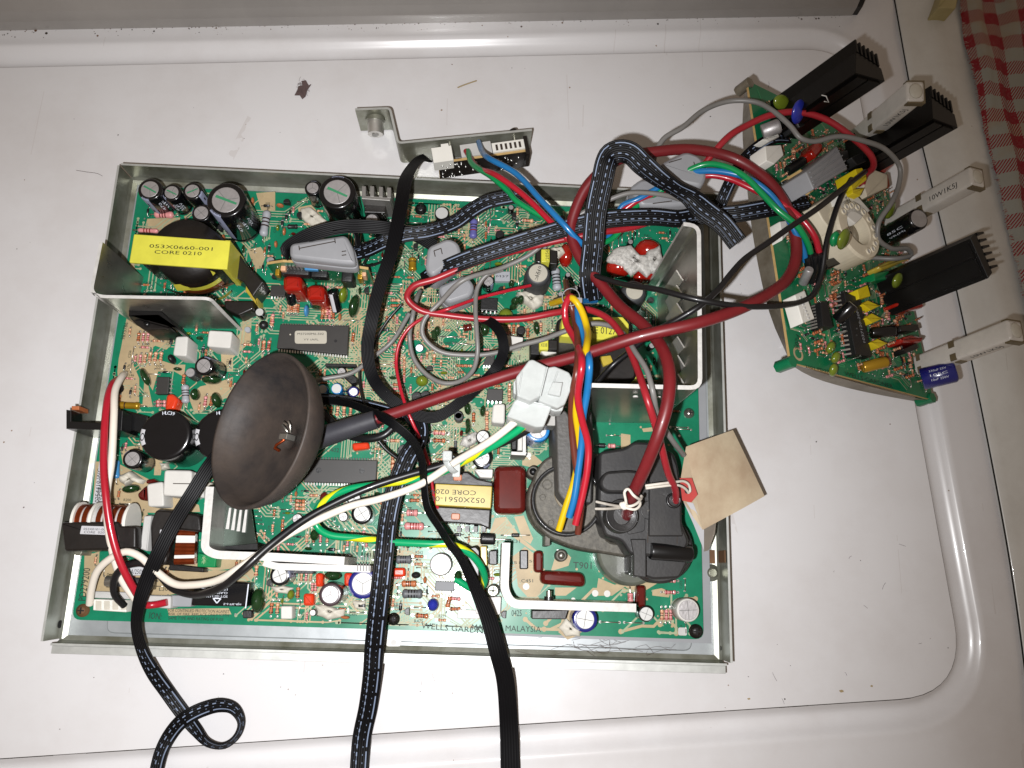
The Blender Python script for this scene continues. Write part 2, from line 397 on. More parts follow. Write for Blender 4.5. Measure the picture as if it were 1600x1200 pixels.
    def mesh(s, name, c):
        me = bpy.data.meshes.new(name); me.from_pydata([tuple((p-c)*S) for p in s.v], [], s.f)
        for n in s.names: me.materials.append(MATS[n])
        me.polygons.foreach_set('material_index', s.m); me.polygons.foreach_set('use_smooth', s.sm)
        if s.uv:
            ul = me.uv_layers.new(name='UVMap')
            for fi, uu in s.uv.items():
                p = me.polygons[fi]
                for k, li in enumerate(p.loop_indices): ul.data[li].uv = uu[k]
        me.update(); return me
    def center(s):
        lo = [min(p[i] for p in s.v) for i in range(3)]; hi = [max(p[i] for p in s.v) for i in range(3)]
        return V(((lo[0]+hi[0])/2, (lo[1]+hi[1])/2, lo[2]))
    def build(s, name, parent=None, label=None, cat=None, kind=None, group=None):
        c = s.center(); o = bpy.data.objects.new(name, s.mesh(name, c)); place(o, Matrix.Translation(c*S), parent)
        tag(o, label, cat, kind, group); return o
def place(o, M, parent=None):
    COL.objects.link(o); WM[o.name] = M
    if parent: o.parent = parent; o.matrix_parent_inverse = WM[parent.name].inverted()
    o.matrix_basis = M
def tag(o, label=None, cat=None, kind=None, group=None):
    if label: o['label'] = label
    if cat: o['category'] = cat
    if kind: o['kind'] = kind
    if group: o['group'] = group
def thing(name, loc, label, cat, group=None):
    o = bpy.data.objects.new(name, None); o.empty_display_size = .02; place(o, Matrix.Translation(V(loc)*S)); tag(o, label, cat, None, group); return o
def inst(me, name, T, parent):   # T in millimetres
    o = bpy.data.objects.new(name, me); M = T.copy(); M.translation = M.translation*S; place(o, M, parent); return o
# ---------------------------------------------------------------- the enamel top
def outline(pix, z=0): return [U(x, y, z) for x, y in pix]
def seg_x(p, d, q, e):
    den = d.x*e.y - d.y*e.x; t = ((q.x-p.x)*e.y - (q.y-p.y)*e.x)/den; return p + d*t
W2 = lambda x, y: U(x, y, 0).to_2d()
topA, topB = W2(0, 106), W2(1290, 77); rA, rB = W2(1370, 300), W2(1487, 950); bA, bB = W2(0, 1185), W2(1440, 1090)
dt = (topB-topA).normalized(); dr = (rB-rA).normalized(); db = (bB-bA).normalized()
cTR = seg_x(topA, dt, rA, dr); cBR = seg_x(bA, db, rA, dr)
cTL = topA - dt*170; cBL = bA - db*170
panel = []
def corner(p0, p1, p2, r, seg=10):
    a = (p0-p1).normalized()*r + p1; b = (p2-p1).normalized()*r + p1
    return [a*(1-t)**2 + p1*2*t*(1-t) + b*t*t for t in [k/seg for k in range(seg+1)]]
panel = [cTL] + corner(cTL, cTR, cBR, 34) + corner(cTR, cBR, cBL, 42) + [cBL]
dense = []
for i, p in enumerate(panel):
    q = panel[(i+1) % len(panel)]; k = max(1, int((q-p).length/18))
    for j in range(k): dense.append(p.lerp(q, j/k))
PROF = [(0, 0), (.5, -.7), (1.6, -2.4), (3.4, -5.2), (5.2, -7.2), (6.8, -7.8), (9, -7.8), (12, -6.9), (14.5, -5.0), (16.4, -3.3), (17.8, -2.5), (19.0, -2.2), (20.4, -2.3), (22.5, -2.7), (26, -3.0), (60, -3.0), (140, -3.0), (320, -3.0)]
mb = MB()
n = len(dense)
cum = 0; rings = []; cur = dense; last = 0
a = sum(dense[i].x*dense[(i+1) % n].y - dense[(i+1) % n].x*dense[i].y for i in range(n)); sg = 1 if a > 0 else -1
nor = []
for i in range(n):
    e = (dense[(i+1) % n]-dense[i-1]).normalized(); nor.append(V((e.y, -e.x))*sg)
vs = []; fs = []
SEAM = [U(*p, 0).to_2d() for p in [(1390, -60), (1401, 0), (1434, 180), (1460, 290), (1499, 456), (1558, 745), (1590, 930), (1630, 1250)]]
def seam_gap(x, y):            # how far a point lies to the left of the seam
    for a_, b_ in zip(SEAM, SEAM[1:]):
        if b_.y <= y <= a_.y: return a_.x + (b_.x-a_.x)*(y-a_.y)/(b_.y-a_.y) - x
    return (SEAM[0].x if y > SEAM[0].y else SEAM[-1].x) - x
for d, z in PROF:
    for i in range(n):
        x_, y_ = dense[i].x+nor[i].x*d, dense[i].y+nor[i].y*d; gp = seam_gap(x_, y_)
        vs.append((x_, y_, z if gp > 0 else -7))
for k in range(len(PROF)-1):
    for i in range(n):
        j = (i+1) % n; fs.append([k*n+i, k*n+j, (k+1)*n+j, (k+1)*n+i])
if sg < 0: fs = [f[::-1] for f in fs]
mb.add(vs, fs, 'enamel', True)
mb.add(vs[:n], [list(range(n)) if sg > 0 else list(range(n))[::-1]], 'enamel')
mb.build('enamel_top', kind='structure')
# grime caught in the crease round the panel
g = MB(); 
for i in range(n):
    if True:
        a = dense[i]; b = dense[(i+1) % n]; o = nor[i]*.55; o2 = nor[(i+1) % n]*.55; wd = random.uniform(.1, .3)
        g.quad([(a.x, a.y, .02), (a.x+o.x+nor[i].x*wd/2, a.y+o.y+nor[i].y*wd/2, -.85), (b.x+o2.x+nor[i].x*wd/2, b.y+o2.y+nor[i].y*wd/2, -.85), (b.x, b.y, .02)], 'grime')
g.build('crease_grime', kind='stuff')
# outer trim past the seam on the right
s0, s1 = U(1399, -40, 0).to_2d(), U(1612, 1020, 0).to_2d()
pts = [U(*p, 0).to_2d() for p in [(1390, -60), (1401, 0), (1434, 180), (1460, 290), (1499, 456), (1558, 745), (1590, 930), (1630, 1250)]]
tr = MB(); TP = [(.0, -8), (.2, -3.6), (.9, -2.9), (6, -2.2), (12, -1.6), (18, .0), (22, 1.0), (26, 1.2), (30, .6), (37, -.8), (46, -1.8), (60, -2), (240, -2)]
sp = spline([(p.x, p.y, 0) for p in pts], 12); m_ = len(sp); vs = []; fs = []
for i, p in enumerate(sp):
    e = (sp[min(m_-1, i+1)]-sp[max(0, i-1)]).normalized(); nn = V((-e.y, e.x, 0)); nn = nn if nn.x > 0 else -nn
    for d, z in TP: vs.append((p.x+nn.x*(d+.7), p.y+nn.y*(d+.7), z))
k = len(TP)
for i in range(m_-1):
    for j in range(k-1): fs.append([i*k+j, (i+1)*k+j, (i+1)*k+j+1, i*k+j+1])
tr.add(vs, fs, 'enamel_dirty', True); tr.build('side_trim', kind='structure')
gs = MB()  # flat dark strip drawn along the seam groove
for i in range(m_-1):
    p, q = sp[i], sp[i+1]; gs.quad([(p.x-.35, p.y, -2.85), (p.x+.75, p.y, -2.85), (q.x+.75, q.y, -2.85), (q.x-.35, q.y, -2.85)], 'slot_dark')
gs.build('seam_groove_strip', kind='stuff')

# grey metal backguard along the rear edge
bg0, bg1 = U(-160, 43, 2).to_2d(), U(1336, 17, 2).to_2d(); e = (bg1-bg0).normalized(); nn = V((-e.y, e.x))
mb = MB(); bgt = thing('backguard', (bg0.x, bg0.y, 1), 'grey metal back panel rising along the rear edge of the white enamel top', 'back panel')
a0 = bg0 - e*60
L = (bg1-a0).length; prof = [(0, -3.2), (0.5, 5), (3, 12), (9, 24), (14, 60), (40, 64), (40, -3.2)]
vs = []; fs = []
for q in (a0, bg1):
    for d, z in prof: vs.append((q.x+nn.x*d, q.y+nn.y*d, z))
k = len(prof)
for j in range(k): fs.append([j, (j+1) % k, k+(j+1) % k, k+j][::-1])
fs += [list(range(k)), list(range(k, 2*k))[::-1]]
mb.add(vs, fs, 'grey_metal'); mb.build('panel', bgt)
cp = MB(); vs = []
for q in (bg1+e*.1, bg1+e*4):
    for d, z in prof: vs.append((q.x+nn.x*d, q.y+nn.y*(d+.3), z+.4))
cp.add(vs, fs, 'black_plastic'); cp.build('end_cap', bgt)
pl = MB(); c = U(1303, 0, 14).to_2d(); pl.prism([c+V((-7, -1)), c+V((7, -1)), c+V((7, 1)), c+V((-7, 1))], 25, 27, 'black_plastic'); 
# grime along its foot
gm = MB(); random.seed(3)
for i in range(260):
    t = random.random()**1.0; p = bg0.lerp(bg1, t*.98+.01) - nn*(random.random()**2.5*9); r = random.uniform(.2, .9)*(1.0 if random.random() < .14 else .45)*(1.3 if t < .3 else 1)
    z = -2.9 + random.random()*.05
    gm.disc(p, r, random.choice(['grime', 'rust', 'hair']), z, 5)
gm.build('grime_specks', kind='stuff')

# beige plastic block and checked cloth at the top right
bb = MB(); q = [U(*p, 14).to_2d() for p in [(1480, -30), (1503, -30), (1494, 13), (1465, 12)]]
bb.prism(round_poly(q, 1.5, 3), -3.2, 14, 'beige_plastic', ch=1); bb.build('corner_block', label='beige plastic corner block at the top edge beside the checked cloth', cat='block')
cl = MB(); NX, NY = 34, 90; P0 = U(1502, -70, 3); P1 = U(1632, 640, 3)
ax = (P1-P0); Lc = ax.length; ax.normalize(); sx = V((-ax.y, ax.x, 0)); sx = sx if sx.x > 0 else -sx
vs = []; fs = []; uvs = []
edge_pts = [(-70, 1497), (0, 1502), (50, 1508), (120, 1524), (200, 1541), (290, 1562), (380, 1584), (430, 1595), (640, 1640)]
def ex(y):
    for (a, b), (c, d) in zip(edge_pts, edge_pts[1:]):
        if a <= y <= c: return b + (d-b)*(y-a)/(c-a)
    return edge_pts[-1][1]
for j in range(NY+1):
    yy = -70 + 710*j/NY; p = U(ex(yy)+random.uniform(-1.1, 1.1), yy, 3)
    for i in range(NX+1):
        q = p + sx*(i*110/NX); s_ = i*110/NX
        z = 2 + (3.0*math.sin(s_*.16+.3)+1.2*math.sin(s_*.5+j*.2))*min(1, s_/6) + 1.2*math.sin(j*.31+s_*.1) + (1.2 if s_ > 1 else -.8)
        vs.append((q.x, q.y, z))
for j in range(NY):
    for i in range(NX):
        fs.append([j*(NX+1)+i, j*(NX+1)+i+1, (j+1)*(NX+1)+i+1, (j+1)*(NX+1)+i])
def cuv(v): d = V(v)-P0; return (d.dot(sx)/24+.12, d.dot(ax)/20+.1)
uvs = [[cuv(vs[a]) for a in f] for f in fs]
fs = [f[::-1] for f in fs]; uvs = [u[::-1] for u in uvs]
cl.add(vs, fs, 'gingham', True, uvs=uvs)
clo = cl.build('checked_cloth', label='red and white gingham cloth with a frayed edge, lying along the top right corner', cat='cloth')
fr = MB()
for k in range(420):
    yy = -60 + 660*random.random(); p = U(ex(yy), yy, 3); L = random.uniform(1, 3.2)
    a = p + V((0, 0, random.uniform(-1, .6))) + sx*.6; b = a - sx*L + ax*random.uniform(-1.2, 1.2) - V((0, 0, .4))
    fr.tube([a, a.lerp(b, .5)+V((0, 0, .3)), b], .12, 'paper_red' if random.random() < .55 else 'string', 3, cap=False)
fo = fr.build('fringe', clo, kind='stuff')

# bits lying on the enamel
d = MB(); c = U(472, 139, 1.5)
pr = [(478, 125), (482, 133), (486, 131), (480, 140), (477, 150), (472, 154), (468, 148), (460, 148), (464, 141), (466, 134), (472, 133), (471, 126)]
d.prism([U(*p, 1).to_2d() for p in pr], .15, 1.0, 'fluff', ch=.3)
for k in range(70):
    a = c + V((random.gauss(0, 2.2), random.gauss(0, 2.8), -.8)); b = a + V((random.gauss(0, 1.4), random.gauss(0, 1.4), .4)); d.tube([a, a.lerp(b, .5)+V((.3, .3, .6)), b], .1, 'fluff', 3, cap=False)
d.build('lint_clump', label='dark grey ball of lint on the white enamel above the chassis', cat='lint')
h = MB(); h.tube(spline([U(119, 266, .3), U(138, 269, .3), U(152, 271, .3), U(160, 275, .3)], 2), .14, 'hair', 4)
h.build('stray_hair', label='short dark hair on the enamel left of the chassis corner', cat='hair')
h = MB(); h.tube(spline([U(715, 137, .5), U(722, 134, .6), U(733, 130, .7), U(745, 126, .5)], 2), .45, 'crumb', 5)
h.build('straw_crumb', label='short tan straw fragment on the enamel above the small bracket', cat='crumb')
def inside(p):
    c = False
    for i in range(n):
        a_, b_ = dense[i], dense[i-1]
        if (a_.y > p.y) != (b_.y > p.y) and p.x < (b_.x-a_.x)*(p.y-a_.y)/(b_.y-a_.y)+a_.x: c = not c
    return c
sp_ = MB(); random.seed(11)
for k in range(170):
    x = random.uniform(0, 1600); y = random.uniform(90, 1200)
    if 60 < x < 1150 and 240 < y < 1050: continue
    if x > 1395+ (y*.19): continue
    if not inside(U(x, y, 0)): continue
    p = U(x, y, 0); r = random.choice([.16, .2, .25, .3, .42]); 
    q = [p.to_2d()+V((r*random.uniform(.6, 1.5)*math.cos(t), r*random.uniform(.5, 1.4)*math.sin(t))) for t in [i*math.pi/3 for i in range(6)]]
    sp_.prism(q, .03 if y < 1080 else .05, .18, random.choice(['grime', 'hair', 'grime', 'rust']))
for k in range(16):
    x = random.uniform(10, 1380); y = random.choice([random.uniform(1050, 1120), random.uniform(110, 240), random.uniform(600, 1080)])
    if y < 1060 and 55 < x < 1155: x = random.uniform(1170, 1440)
    if not inside(U(x, y, 0)): continue
    p = U(x, y, .2); q = p + V((random.uniform(-4, 4), random.uniform(-7, 7), 0)); sp_.tube([p, p.lerp(q, .5)+V((random.uniform(-.6, .6), 0, 0)), q], .09, 'hair', 3, cap=False)
sp_.build('dust_specks', kind='stuff')
st = MB()
for (x, y, r) in [(1315, 1080, 1.5), (1362, 1072, .9), (1170, 1092, .9)]:
    c = U(x, y, .1).to_2d(); st.prism([c+V((r*random.uniform(.6, 1.2)*math.cos(t), .6*r*random.uniform(.6, 1.2)*math.sin(t))) for t in [i*.5 for i in range(12)]], -.05, .12 if y < 1150 else .5, 'crumb')
st.build('dried_spots', kind='stuff')
# ---------------------------------------------------------------- the chassis: tray, board, everything soldered to it
CH = thing('monitor_chassis', (0, 0, 0), 'large open metal tray holding a green circuit board crowded with parts', 'circuit chassis')
TX0, TX1, TY0, TY1, TH = -188.9, 192.8, -147.6, 142.5, 26.0
tray = MB()
tray.box(((TX0+TX1)/2, (TY0+TY1)/2, 6.4), (TX1-TX0-1, TY1-TY0-1, 1.2), 'zinc_floor')
tray.build('tray_floor', CH)
def wall(name, p, q, h0, h1, inw, m='zinc', lip=0):
    p = V(p); q = V(q); e = (q-p).normalized(); nn = V((-e.y, e.x))*inw; b = MB(); t = 1.3
    prof = [(0, .5), (0, h0), (t, h0), (t, 10.5), (t+1.0, 8.2), (t+3.6, 7.12), (t+3.6, .5)]
    pr2 = [(0, .5), (0, h1), (t, h1), (t, 10.5), (t+1.0, 8.2), (t+3.6, 7.12), (t+3.6, .5)]
    vs = [(p.x+nn.x*d, p.y+nn.y*d, z) for d, z in prof] + [(q.x+nn.x*d, q.y+nn.y*d, z) for d, z in pr2]; k = len(prof)
    fs = [[j, (j+1) % k, k+(j+1) % k, k+j] for j in range(k)] + [list(range(k))[::-1], list(range(k, 2*k))]
    b.add(vs, fs, m)
    # bright cut edge on top
    n3 = V((nn.x, nn.y, 0)); a3 = V((p.x, p.y, h0+.05)); b3 = V((q.x, q.y, h1+.05))
    b.add([a3, b3, b3+n3*t, a3+n3*t], [[0, 1, 2, 3]], 'zinc_edge')
    return b.build(name, CH)
wall('tray_wall', (TX0, TY0+3), (TX0, TY1-1.5), TH, TH, -1)
wall('tray_wall', (TX0+2, TY1), (TX1, TY1), TH, TH, -1)
wall('tray_wall', (TX1, TY0+2.6), (TX1, TY1-2), TH, TH, 1)
b = wall('tray_wall', (TX0+1.0, TY0), (TX1-.5, TY0), 17, 17, 1)
# outward folded flange on the near wall, with a second strip in front
f = MB(); f.box(((TX0+TX1)/2+.3, TY0-2.2, 16.0), (TX1-TX0-3, 4.2, 1.2), 'zinc_edge', ch=.3); f.box(((TX0+TX1)/2, TY0-.9, 9), (TX1-TX0-6, 1.1, 12), 'zinc'); f.build('front_flange', CH)
# raised floor pads, slots, rivets
f = MB(); c = [V((TX0+22, TY0+6.5)), V((TX1-16, TY0+6.5)), V((TX1-16, TY0+14)), V((TX0+22, TY0+14))]
f.prism(round_poly([V((TX0+26, TY0+6.6)), V((TX1-18, TY0+6.6)), V((TX1-18, TY0+21)), V((TX0+26, TY0+21))], 5), 6.8, 7.9, 'zinc_floor', ch=.7)
f.prism(round_poly([V((TX1-14, TY0+16)), V((TX1-6.5, TY0+16)), V((TX1-6.5, TY1-16)), V((TX1-14, TY1-16))], 3), 6.8, 7.7, 'zinc_floor', ch=.6)
f.build('floor_emboss', CH)
f = MB(); q = [U(*p, 8).to_2d() for p in [(603, 998), (627, 998), (627, 1010), (603, 1010)]]
f.prism(round_poly(q, 2.2), 7.8, 8.1, 'film_white'); c = U(615, 1004, 8); f.lathe([(1.5, 0), (1.5, .3)], 'film_side', Matrix.Translation((c.x, c.y, 8.05)), 14); f.build('punched_slot', CH)
f = MB(); c = U(1112, 895, 8); f.lathe([(5, 0), (5, .8), (3.4, 1.0), (3.2, 3.2), (2.2, 3.6)], 'zinc', Matrix.Translation((c.x, c.y, 7.4)), 20); f.build('screw', CH)
f = MB(); c = U(76, 985, 12); f.cyl((TX0+1.4, TY0+11, 11), (TX0+1.7, TY0+11, 11), 2.2, 'slot_dark', 12); f.cyl((TX1-1.5, TY0+9, 9), (TX1-1.8, TY0+9, 9), 1.5, 'slot_dark', 12); f.build('wall_hole', CH)
f = MB(); f.box((TX1-2.0, TY0+61, 18), (.6, 7, 12), 'rust'); f.box((TX1-5, TY0+61, 7.6), (5, 8, .5), 'rust'); f.build('rust_patch', CH)
f = MB(); f.box((TX0-1.0, -100, 12), (2.0, 14, 17), 'zinc', ch=.5); f.box((TX0-.9, -118, 9), (3.4, 3, 5), 'zinc'); f.build('side_clip', CH)
# grey insulating sheet under the board
f = MB(); f.prism([V((60, -135.4)), V((185.5, -136.2)), V((186, 60)), V((184, 128)), V((60, 128))], 9.4, 10, 'insulator'); f.build('insulating_sheet', CH)
hairs = MB(); random.seed(5)
for k in range(26):
    x = random.uniform(880, 1060); y = random.uniform(996, 1018); a = U(x, y, 8.6); b = U(x+random.uniform(-90, 60), y+random.uniform(-8, 10), 8.5); m = a.lerp(b, .5)+V((random.uniform(-3, 3), random.uniform(-4, 4), .3))
    hairs.tube(spline([a, m, b], 3), .11, 'hair', 3, cap=False)
hairs.build('hairs', CH, kind='stuff')

PW, PD = 180.0, 133.8
bd = MB(); bd.prism(round_poly([V((-PW, -PD)), V((PW, -PD)), V((PW, PD)), V((-PW, PD))], 5), ZP-1.6, ZP, 'board_edge', top='mask', ch=.0)
BOARD = bd.build('circuit_board', CH)
for (x, y) in [(-168, -124), (172, -127), (-10, -127), (-170, 60), (170, 70), (60, 122)]:
    f = MB(); f.lathe([(4, 0), (3, 3), (3, ZP-1.7-1.6)], 'zinc', Matrix.Translation((x, y, 1.6)), 10); f.build('standoff', CH)

# copper pours seen as tan, then finer conductor lines
Z = ZP + .03
def pour(name, pix, m='substrate', zz=None):
    global Z
    Z += .003; q = [U(a, b, ZP).to_2d() for a, b in pix]; mbp = POUR; mbp.add([(p.x, p.y, Z) for p in q], [list(range(len(q)))], m)
POUR = MB()
def cp(c, *xy): return [px(c, xy[i], xy[i+1]) for i in range(0, len(xy), 2)]
pour('', cp('D', 500,60, 580,60, 560,300, 545,480, 610,560, 600,760, 480,740, 470,560, 440,520, 500,330))
pour('', cp('D', 480,130, 700,130, 720,300, 640,420, 650,540, 700,780, 460,780, 440,520))
for q in (cp('D',545,440, 575,440, 640,560, 625,760, 600,760, 600,570), cp('D',445,120, 500,60, 520,60, 470,330, 430,520, 420,520)): pour('', q, 'mask')
pour('', cp('G', 420,100, 560,100, 1180,420, 1190,470, 460,470, 400,440)); pour('', cp('G', 340,770, 1500,880, 1520,1000, 960,1080, 440,1080, 330,1090))
for q in (cp('G',560,230, 580,210, 640,330, 720,370, 800,460, 780,470, 710,390, 620,350), cp('G',855,20, 920,20, 900,200, 860,210), cp('G',440,770, 560,780, 500,860, 440,980, 425,980), cp('G',600,790, 780,800, 840,900, 640,830), cp('G',890,980, 1010,980, 1010,1000, 890,1000), cp('G',1180,880, 1480,880, 1500,930, 1200,910)): pour('', q, 'mask')
pour('', cp('D', 560,230, 820,230, 860,300, 800,360, 720,330, 640,380, 580,330))
pour('', cp('D', 1290,420, 1420,300, 1430,60, 1370,60, 1350,230, 1200,380, 1210,520, 1290,520))
pour('', cp('D', 1050,630, 1180,600, 1290,560, 1280,700, 1120,760, 1060,820, 1010,830, 960,700))
pour('', cp('D', 460,1080, 620,1060, 640,1190, 560,1200, 480,1200))
pour('', cp('D', 700,420, 860,470, 940,470, 930,560, 860,520, 740,520, 700,660, 640,560, 640,480))
pour('', cp('G', 560,200, 640,150, 760,260, 780,400, 900,420, 1000,420, 1000,480, 620,470, 540,420))
pour('', cp('G', 640,340, 800,470, 830,560, 620,520, 560,460))
pour('', cp('G', 390,780, 450,760, 440,980, 390,1080, 340,1080, 350,900))
pour('', cp('G', 500,840, 650,820, 880,900, 1000,900, 980,1060, 780,1060, 480,1020, 440,960))
pour('', cp('G', 860,60, 920,40, 900,200, 850,200))
pour('', cp('G', 1000,900, 1500,900, 1520,960, 1100,980, 990,960))
pour('', cp('A', 660,480, 900,470, 900,540, 760,570, 640,560))
pour('', cp('A', 1460,290, 1600,280, 1600,420, 1500,420, 1480,360))
pour('', cp('B', 30,660, 130,640, 170,700, 130,800, 90,800))
pour('', cp('B', 400,350, 500,330, 640,480, 620,500, 500,480, 420,420))
pour('', cp('I', 640,130, 700,120, 790,200, 720,240, 640,220))
pour('', cp('I', 580,600, 650,590, 720,760, 700,800, 640,760))
pour('', cp('I', 440,610, 520,600, 640,760, 760,860, 700,840, 560,740, 400,720))
pour('', cp('I', 560,900, 660,820, 760,900, 830,1040, 760,1180, 700,1180, 640,1060))
pour('', cp('I', 850,1000, 980,960, 1000,900, 960,860, 880,900))
pour('', cp('I', 880,1120, 1040,1120, 960,1180, 880,1180))
pour('', cp('I', 1180,1180, 1200,1050, 1320,1100, 1420,1070, 1500,1080, 1500,1120, 1400,1110, 1300,1180))
pour('', cp('M', 360,60, 420,60, 420,200, 500,300, 460,320, 380,230))
pour('', cp('M', 600,340, 780,350, 700,420, 640,470, 720,490, 650,520, 600,480, 620,400))
pour('', cp('M', 930,190, 1150,180, 1160,200, 1060,260, 970,240))
pour('', cp('M', 1110,250, 1160,240, 1210,260, 1200,290, 1110,280))
pour('', cp('J', 330,270, 400,280, 400,400, 330,400))
pour('', cp('F', 1520,940, 1600,930, 1600,960, 1530,965))
pour('', cp('L', 0,150, 60,120, 90,180, 60,220, 0,230))
pour('', cp('K', 1130,70, 1600,60, 1600,110, 1300,150, 1130,110))
pour('', cp('K', 950,430, 1400,425, 1420,470, 960,480))
POUR.build('copper_pour', BOARD, kind='stuff')

random.seed(21)
TRC = MB(); pads = MB()
def bundle(c, ang, count, n, pitch, wd, m, lens):
    global Z
    Z += .0015
    a = ang; P = [V(c)]; 
    for L in lens:
        P.append(P[-1] + V((math.cos(a), math.sin(a)))*L); a += random.choice([-1, 1])*math.pi/4
    # offset copies
    for k in range(count):
        off = (k-(count-1)/2)*pitch; Q = []
        for i, p in enumerate(P):
            e1 = (P[i]-P[i-1]).normalized() if i else (P[1]-P[0]).normalized(); e2 = (P[i+1]-P[i]).normalized() if i < len(P)-1 else e1
            n1 = V((-e1.y, e1.x)); b_ = (n1+V((-e2.y, e2.x))).normalized(); Q.append(p + b_*(off/max(.5, b_.dot(n1))))
        cut0 = random.uniform(0, .3); cut1 = random.uniform(0, .3)
        Q[0] = Q[0].lerp(Q[1], cut0); Q[-1] = Q[-1].lerp(Q[-2], cut1)
        Q = [V((max(-PW+3, min(PW-3, q.x)), max(-PD+3, min(PD-3, q.y)))) for q in Q]
        Q = [q for i, q in enumerate(Q) if i == 0 or (q-Q[i-1]).length > .3]
        if len(Q) < 2: continue
        TRC.strip(Q, Z, wd, m)
        for q in (Q[0], Q[-1]): pads.disc(q, max(.9, wd*.95), 'trace' if m != 'substrate' else 'substrate', Z+.0007, 8)
def zone(x0, y0, x1, y1, num, cnt=(2, 6), pitch=1.5, wd=.62, ms=('trace', 'trace', 'substrate')):
    a = U(x0, y0, ZP); b_ = U(x1, y1, ZP)
    for k in range(num):
        c = (random.uniform(a.x, b_.x), random.uniform(a.y, b_.y)); ang = random.randint(0, 7)*math.pi/4
        bundle(c, ang, random.randint(*cnt), 3, pitch*random.uniform(.9, 1.3), wd, random.choice(ms), [random.uniform(5, 22) for _ in range(random.randint(2, 4))])
zone(200, 300, 420, 480, 16, (1, 3), 2, .8); zone(560, 320, 860, 700, 80); zone(400, 440, 600, 640, 34); zone(620, 480, 820, 780, 40, (3, 7), 1.3); zone(400, 700, 700, 980, 56, (1, 4), 1.6, .7)
zone(600, 840, 780, 990, 22, (1, 3)); zone(330, 300, 470, 420, 12, (1, 3)); zone(220, 500, 340, 660, 16, (1, 2)); zone(800, 400, 1000, 640, 24, (1, 4))
zone(640, 320, 900, 380, 14, (2, 6), 1.6); zone(800, 850, 1090, 980, 7, (1, 1), 2, 1.6, ('substrate',)); zone(1000, 900, 1090, 990, 6, (1, 1), 2, 1.1, ('trace',)); zone(380, 900, 600, 985, 14, (1, 2), 1.8, .9)
TRC.build('trace', BOARD, kind='stuff'); pads.build('solder_pad', BOARD, kind='stuff')

INK = MB()
ZI = ZP + .72
def t(s_, c0, x0, y0, x1, y1, h, m='ink'): INK.tpx(s_, px(c0, x0, y0), px(c0, x1, y1), ZI, h, m)
t('PD279200', 'K', 318, 370, 358, 130, 4.0); t('T901', 'M', 680, 115, 780, 118, 3.8); t('IC402', 'H', 598, 108, 705, 110, 2.6); t('RA102', 'E', 545, 438, 660, 436, 2.6)
t('WELLS GARDNER', 'L', 1310, 552, 1840, 600, 3.2); t('MADE IN MALAYSIA', 'M', 130, 452, 505, 464, 3.2)
t('ION:', 'K', 815, 478, 905, 486, 3.6); t('FOR CONTINUED PROTECTION AGAINST', 'K', 955, 440, 1405, 450, 1.7); t('RISK OF FIRE, REPLACE ONLY WITH', 'K', 955, 468, 1400, 478, 1.7); t('SAME TYPE AND RATING OF FUSE', 'K', 955, 496, 1360, 508, 1.7)
t('0425', 'M', 345, 375, 400, 376, 3.4); t('LF901', 'G', 600, 468, 690, 462, 2.6)
t('0254410', 'G', 446, 385, 462, 220, 2.6); t('9875786', 'D', 478, 285, 505, 160, 2.4)
for s_, c0, x, y in [('C451','M',430,200), ('J18','F',20,312), ('J22','E',1450,310), ('R438','E',1430,505), ('J183','E',1450,455), ('C452','E',1490,540), ('J18','B',1120,975), ('R51','B',1120,1020), ('J3','F',740,1120), ('R461','L',1100,405), ('R475','L',1290,520), ('C497','L',810,470), ('J37','G',830,140), ('L30','K',920,285), ('C1','K',880,1010), ('Q307','B',170,1000), ('C31','I',590,780), ('J51','I',590,940), ('J51','I',702,930), ('R12','F',300,1110), ('IC11','E',1260,390), ('C111','C',1440,900), ('R448','C',620,440), ('R449','C',620,470), ('C36','C',370,470), ('C37','C',420,480)]:
    if c0 == 'K' and y > 900: continue
    a_, b_ = px(c0, x-32, y), px(c0, x+32, y); INK.tpx(s_, a_, b_, ZI, 1.9)
INK.build('board_lettering', BOARD, kind='stuff')
# printed outlines round parts: thin closed lines
OUTL = MB()
def outl(pix, wd=.28):
    q = [U(a, b_, ZI).to_2d() for a, b_ in pix]; 
    for a, b_ in zip(q, q[1:]+q[:1]): OUTL.strip([a, b_], ZI+random.random()*.02, wd, 'ink')
for (a, b_) in [((120, 862), (136, 861)), ((1030, 918), (1060, 918))]: outl([a, b_, (b_[0]-2, b_[1]+18), (a[0]-2, a[1]+18)])
OUTL.strip([U(402, 470, ZP).to_2d(), U(387, 600, ZP).to_2d(), U(386, 640, ZP).to_2d()], ZI, .5, 'ink')
OUTL.strip([U(373, 950, ZP).to_2d(), U(371, 976, ZP).to_2d()], ZI, .5, 'ink'); OUTL.strip([U(925, 675, ZP).to_2d(), U(1045, 676, ZP).to_2d()], ZI, .4, 'ink')
OUTL.strip([U(800, 924, ZP).to_2d(), U(960, 930, ZP).to_2d()], ZI, .3, 'ink')
OCC = []
def occ(p, r): OCC.append((p.x, p.y, r))
def base_of(x, y, h): p = U(x, y, ZP+h); return p
KIDS = {}
def noise_r(a, b_): return random.uniform(a, b_)

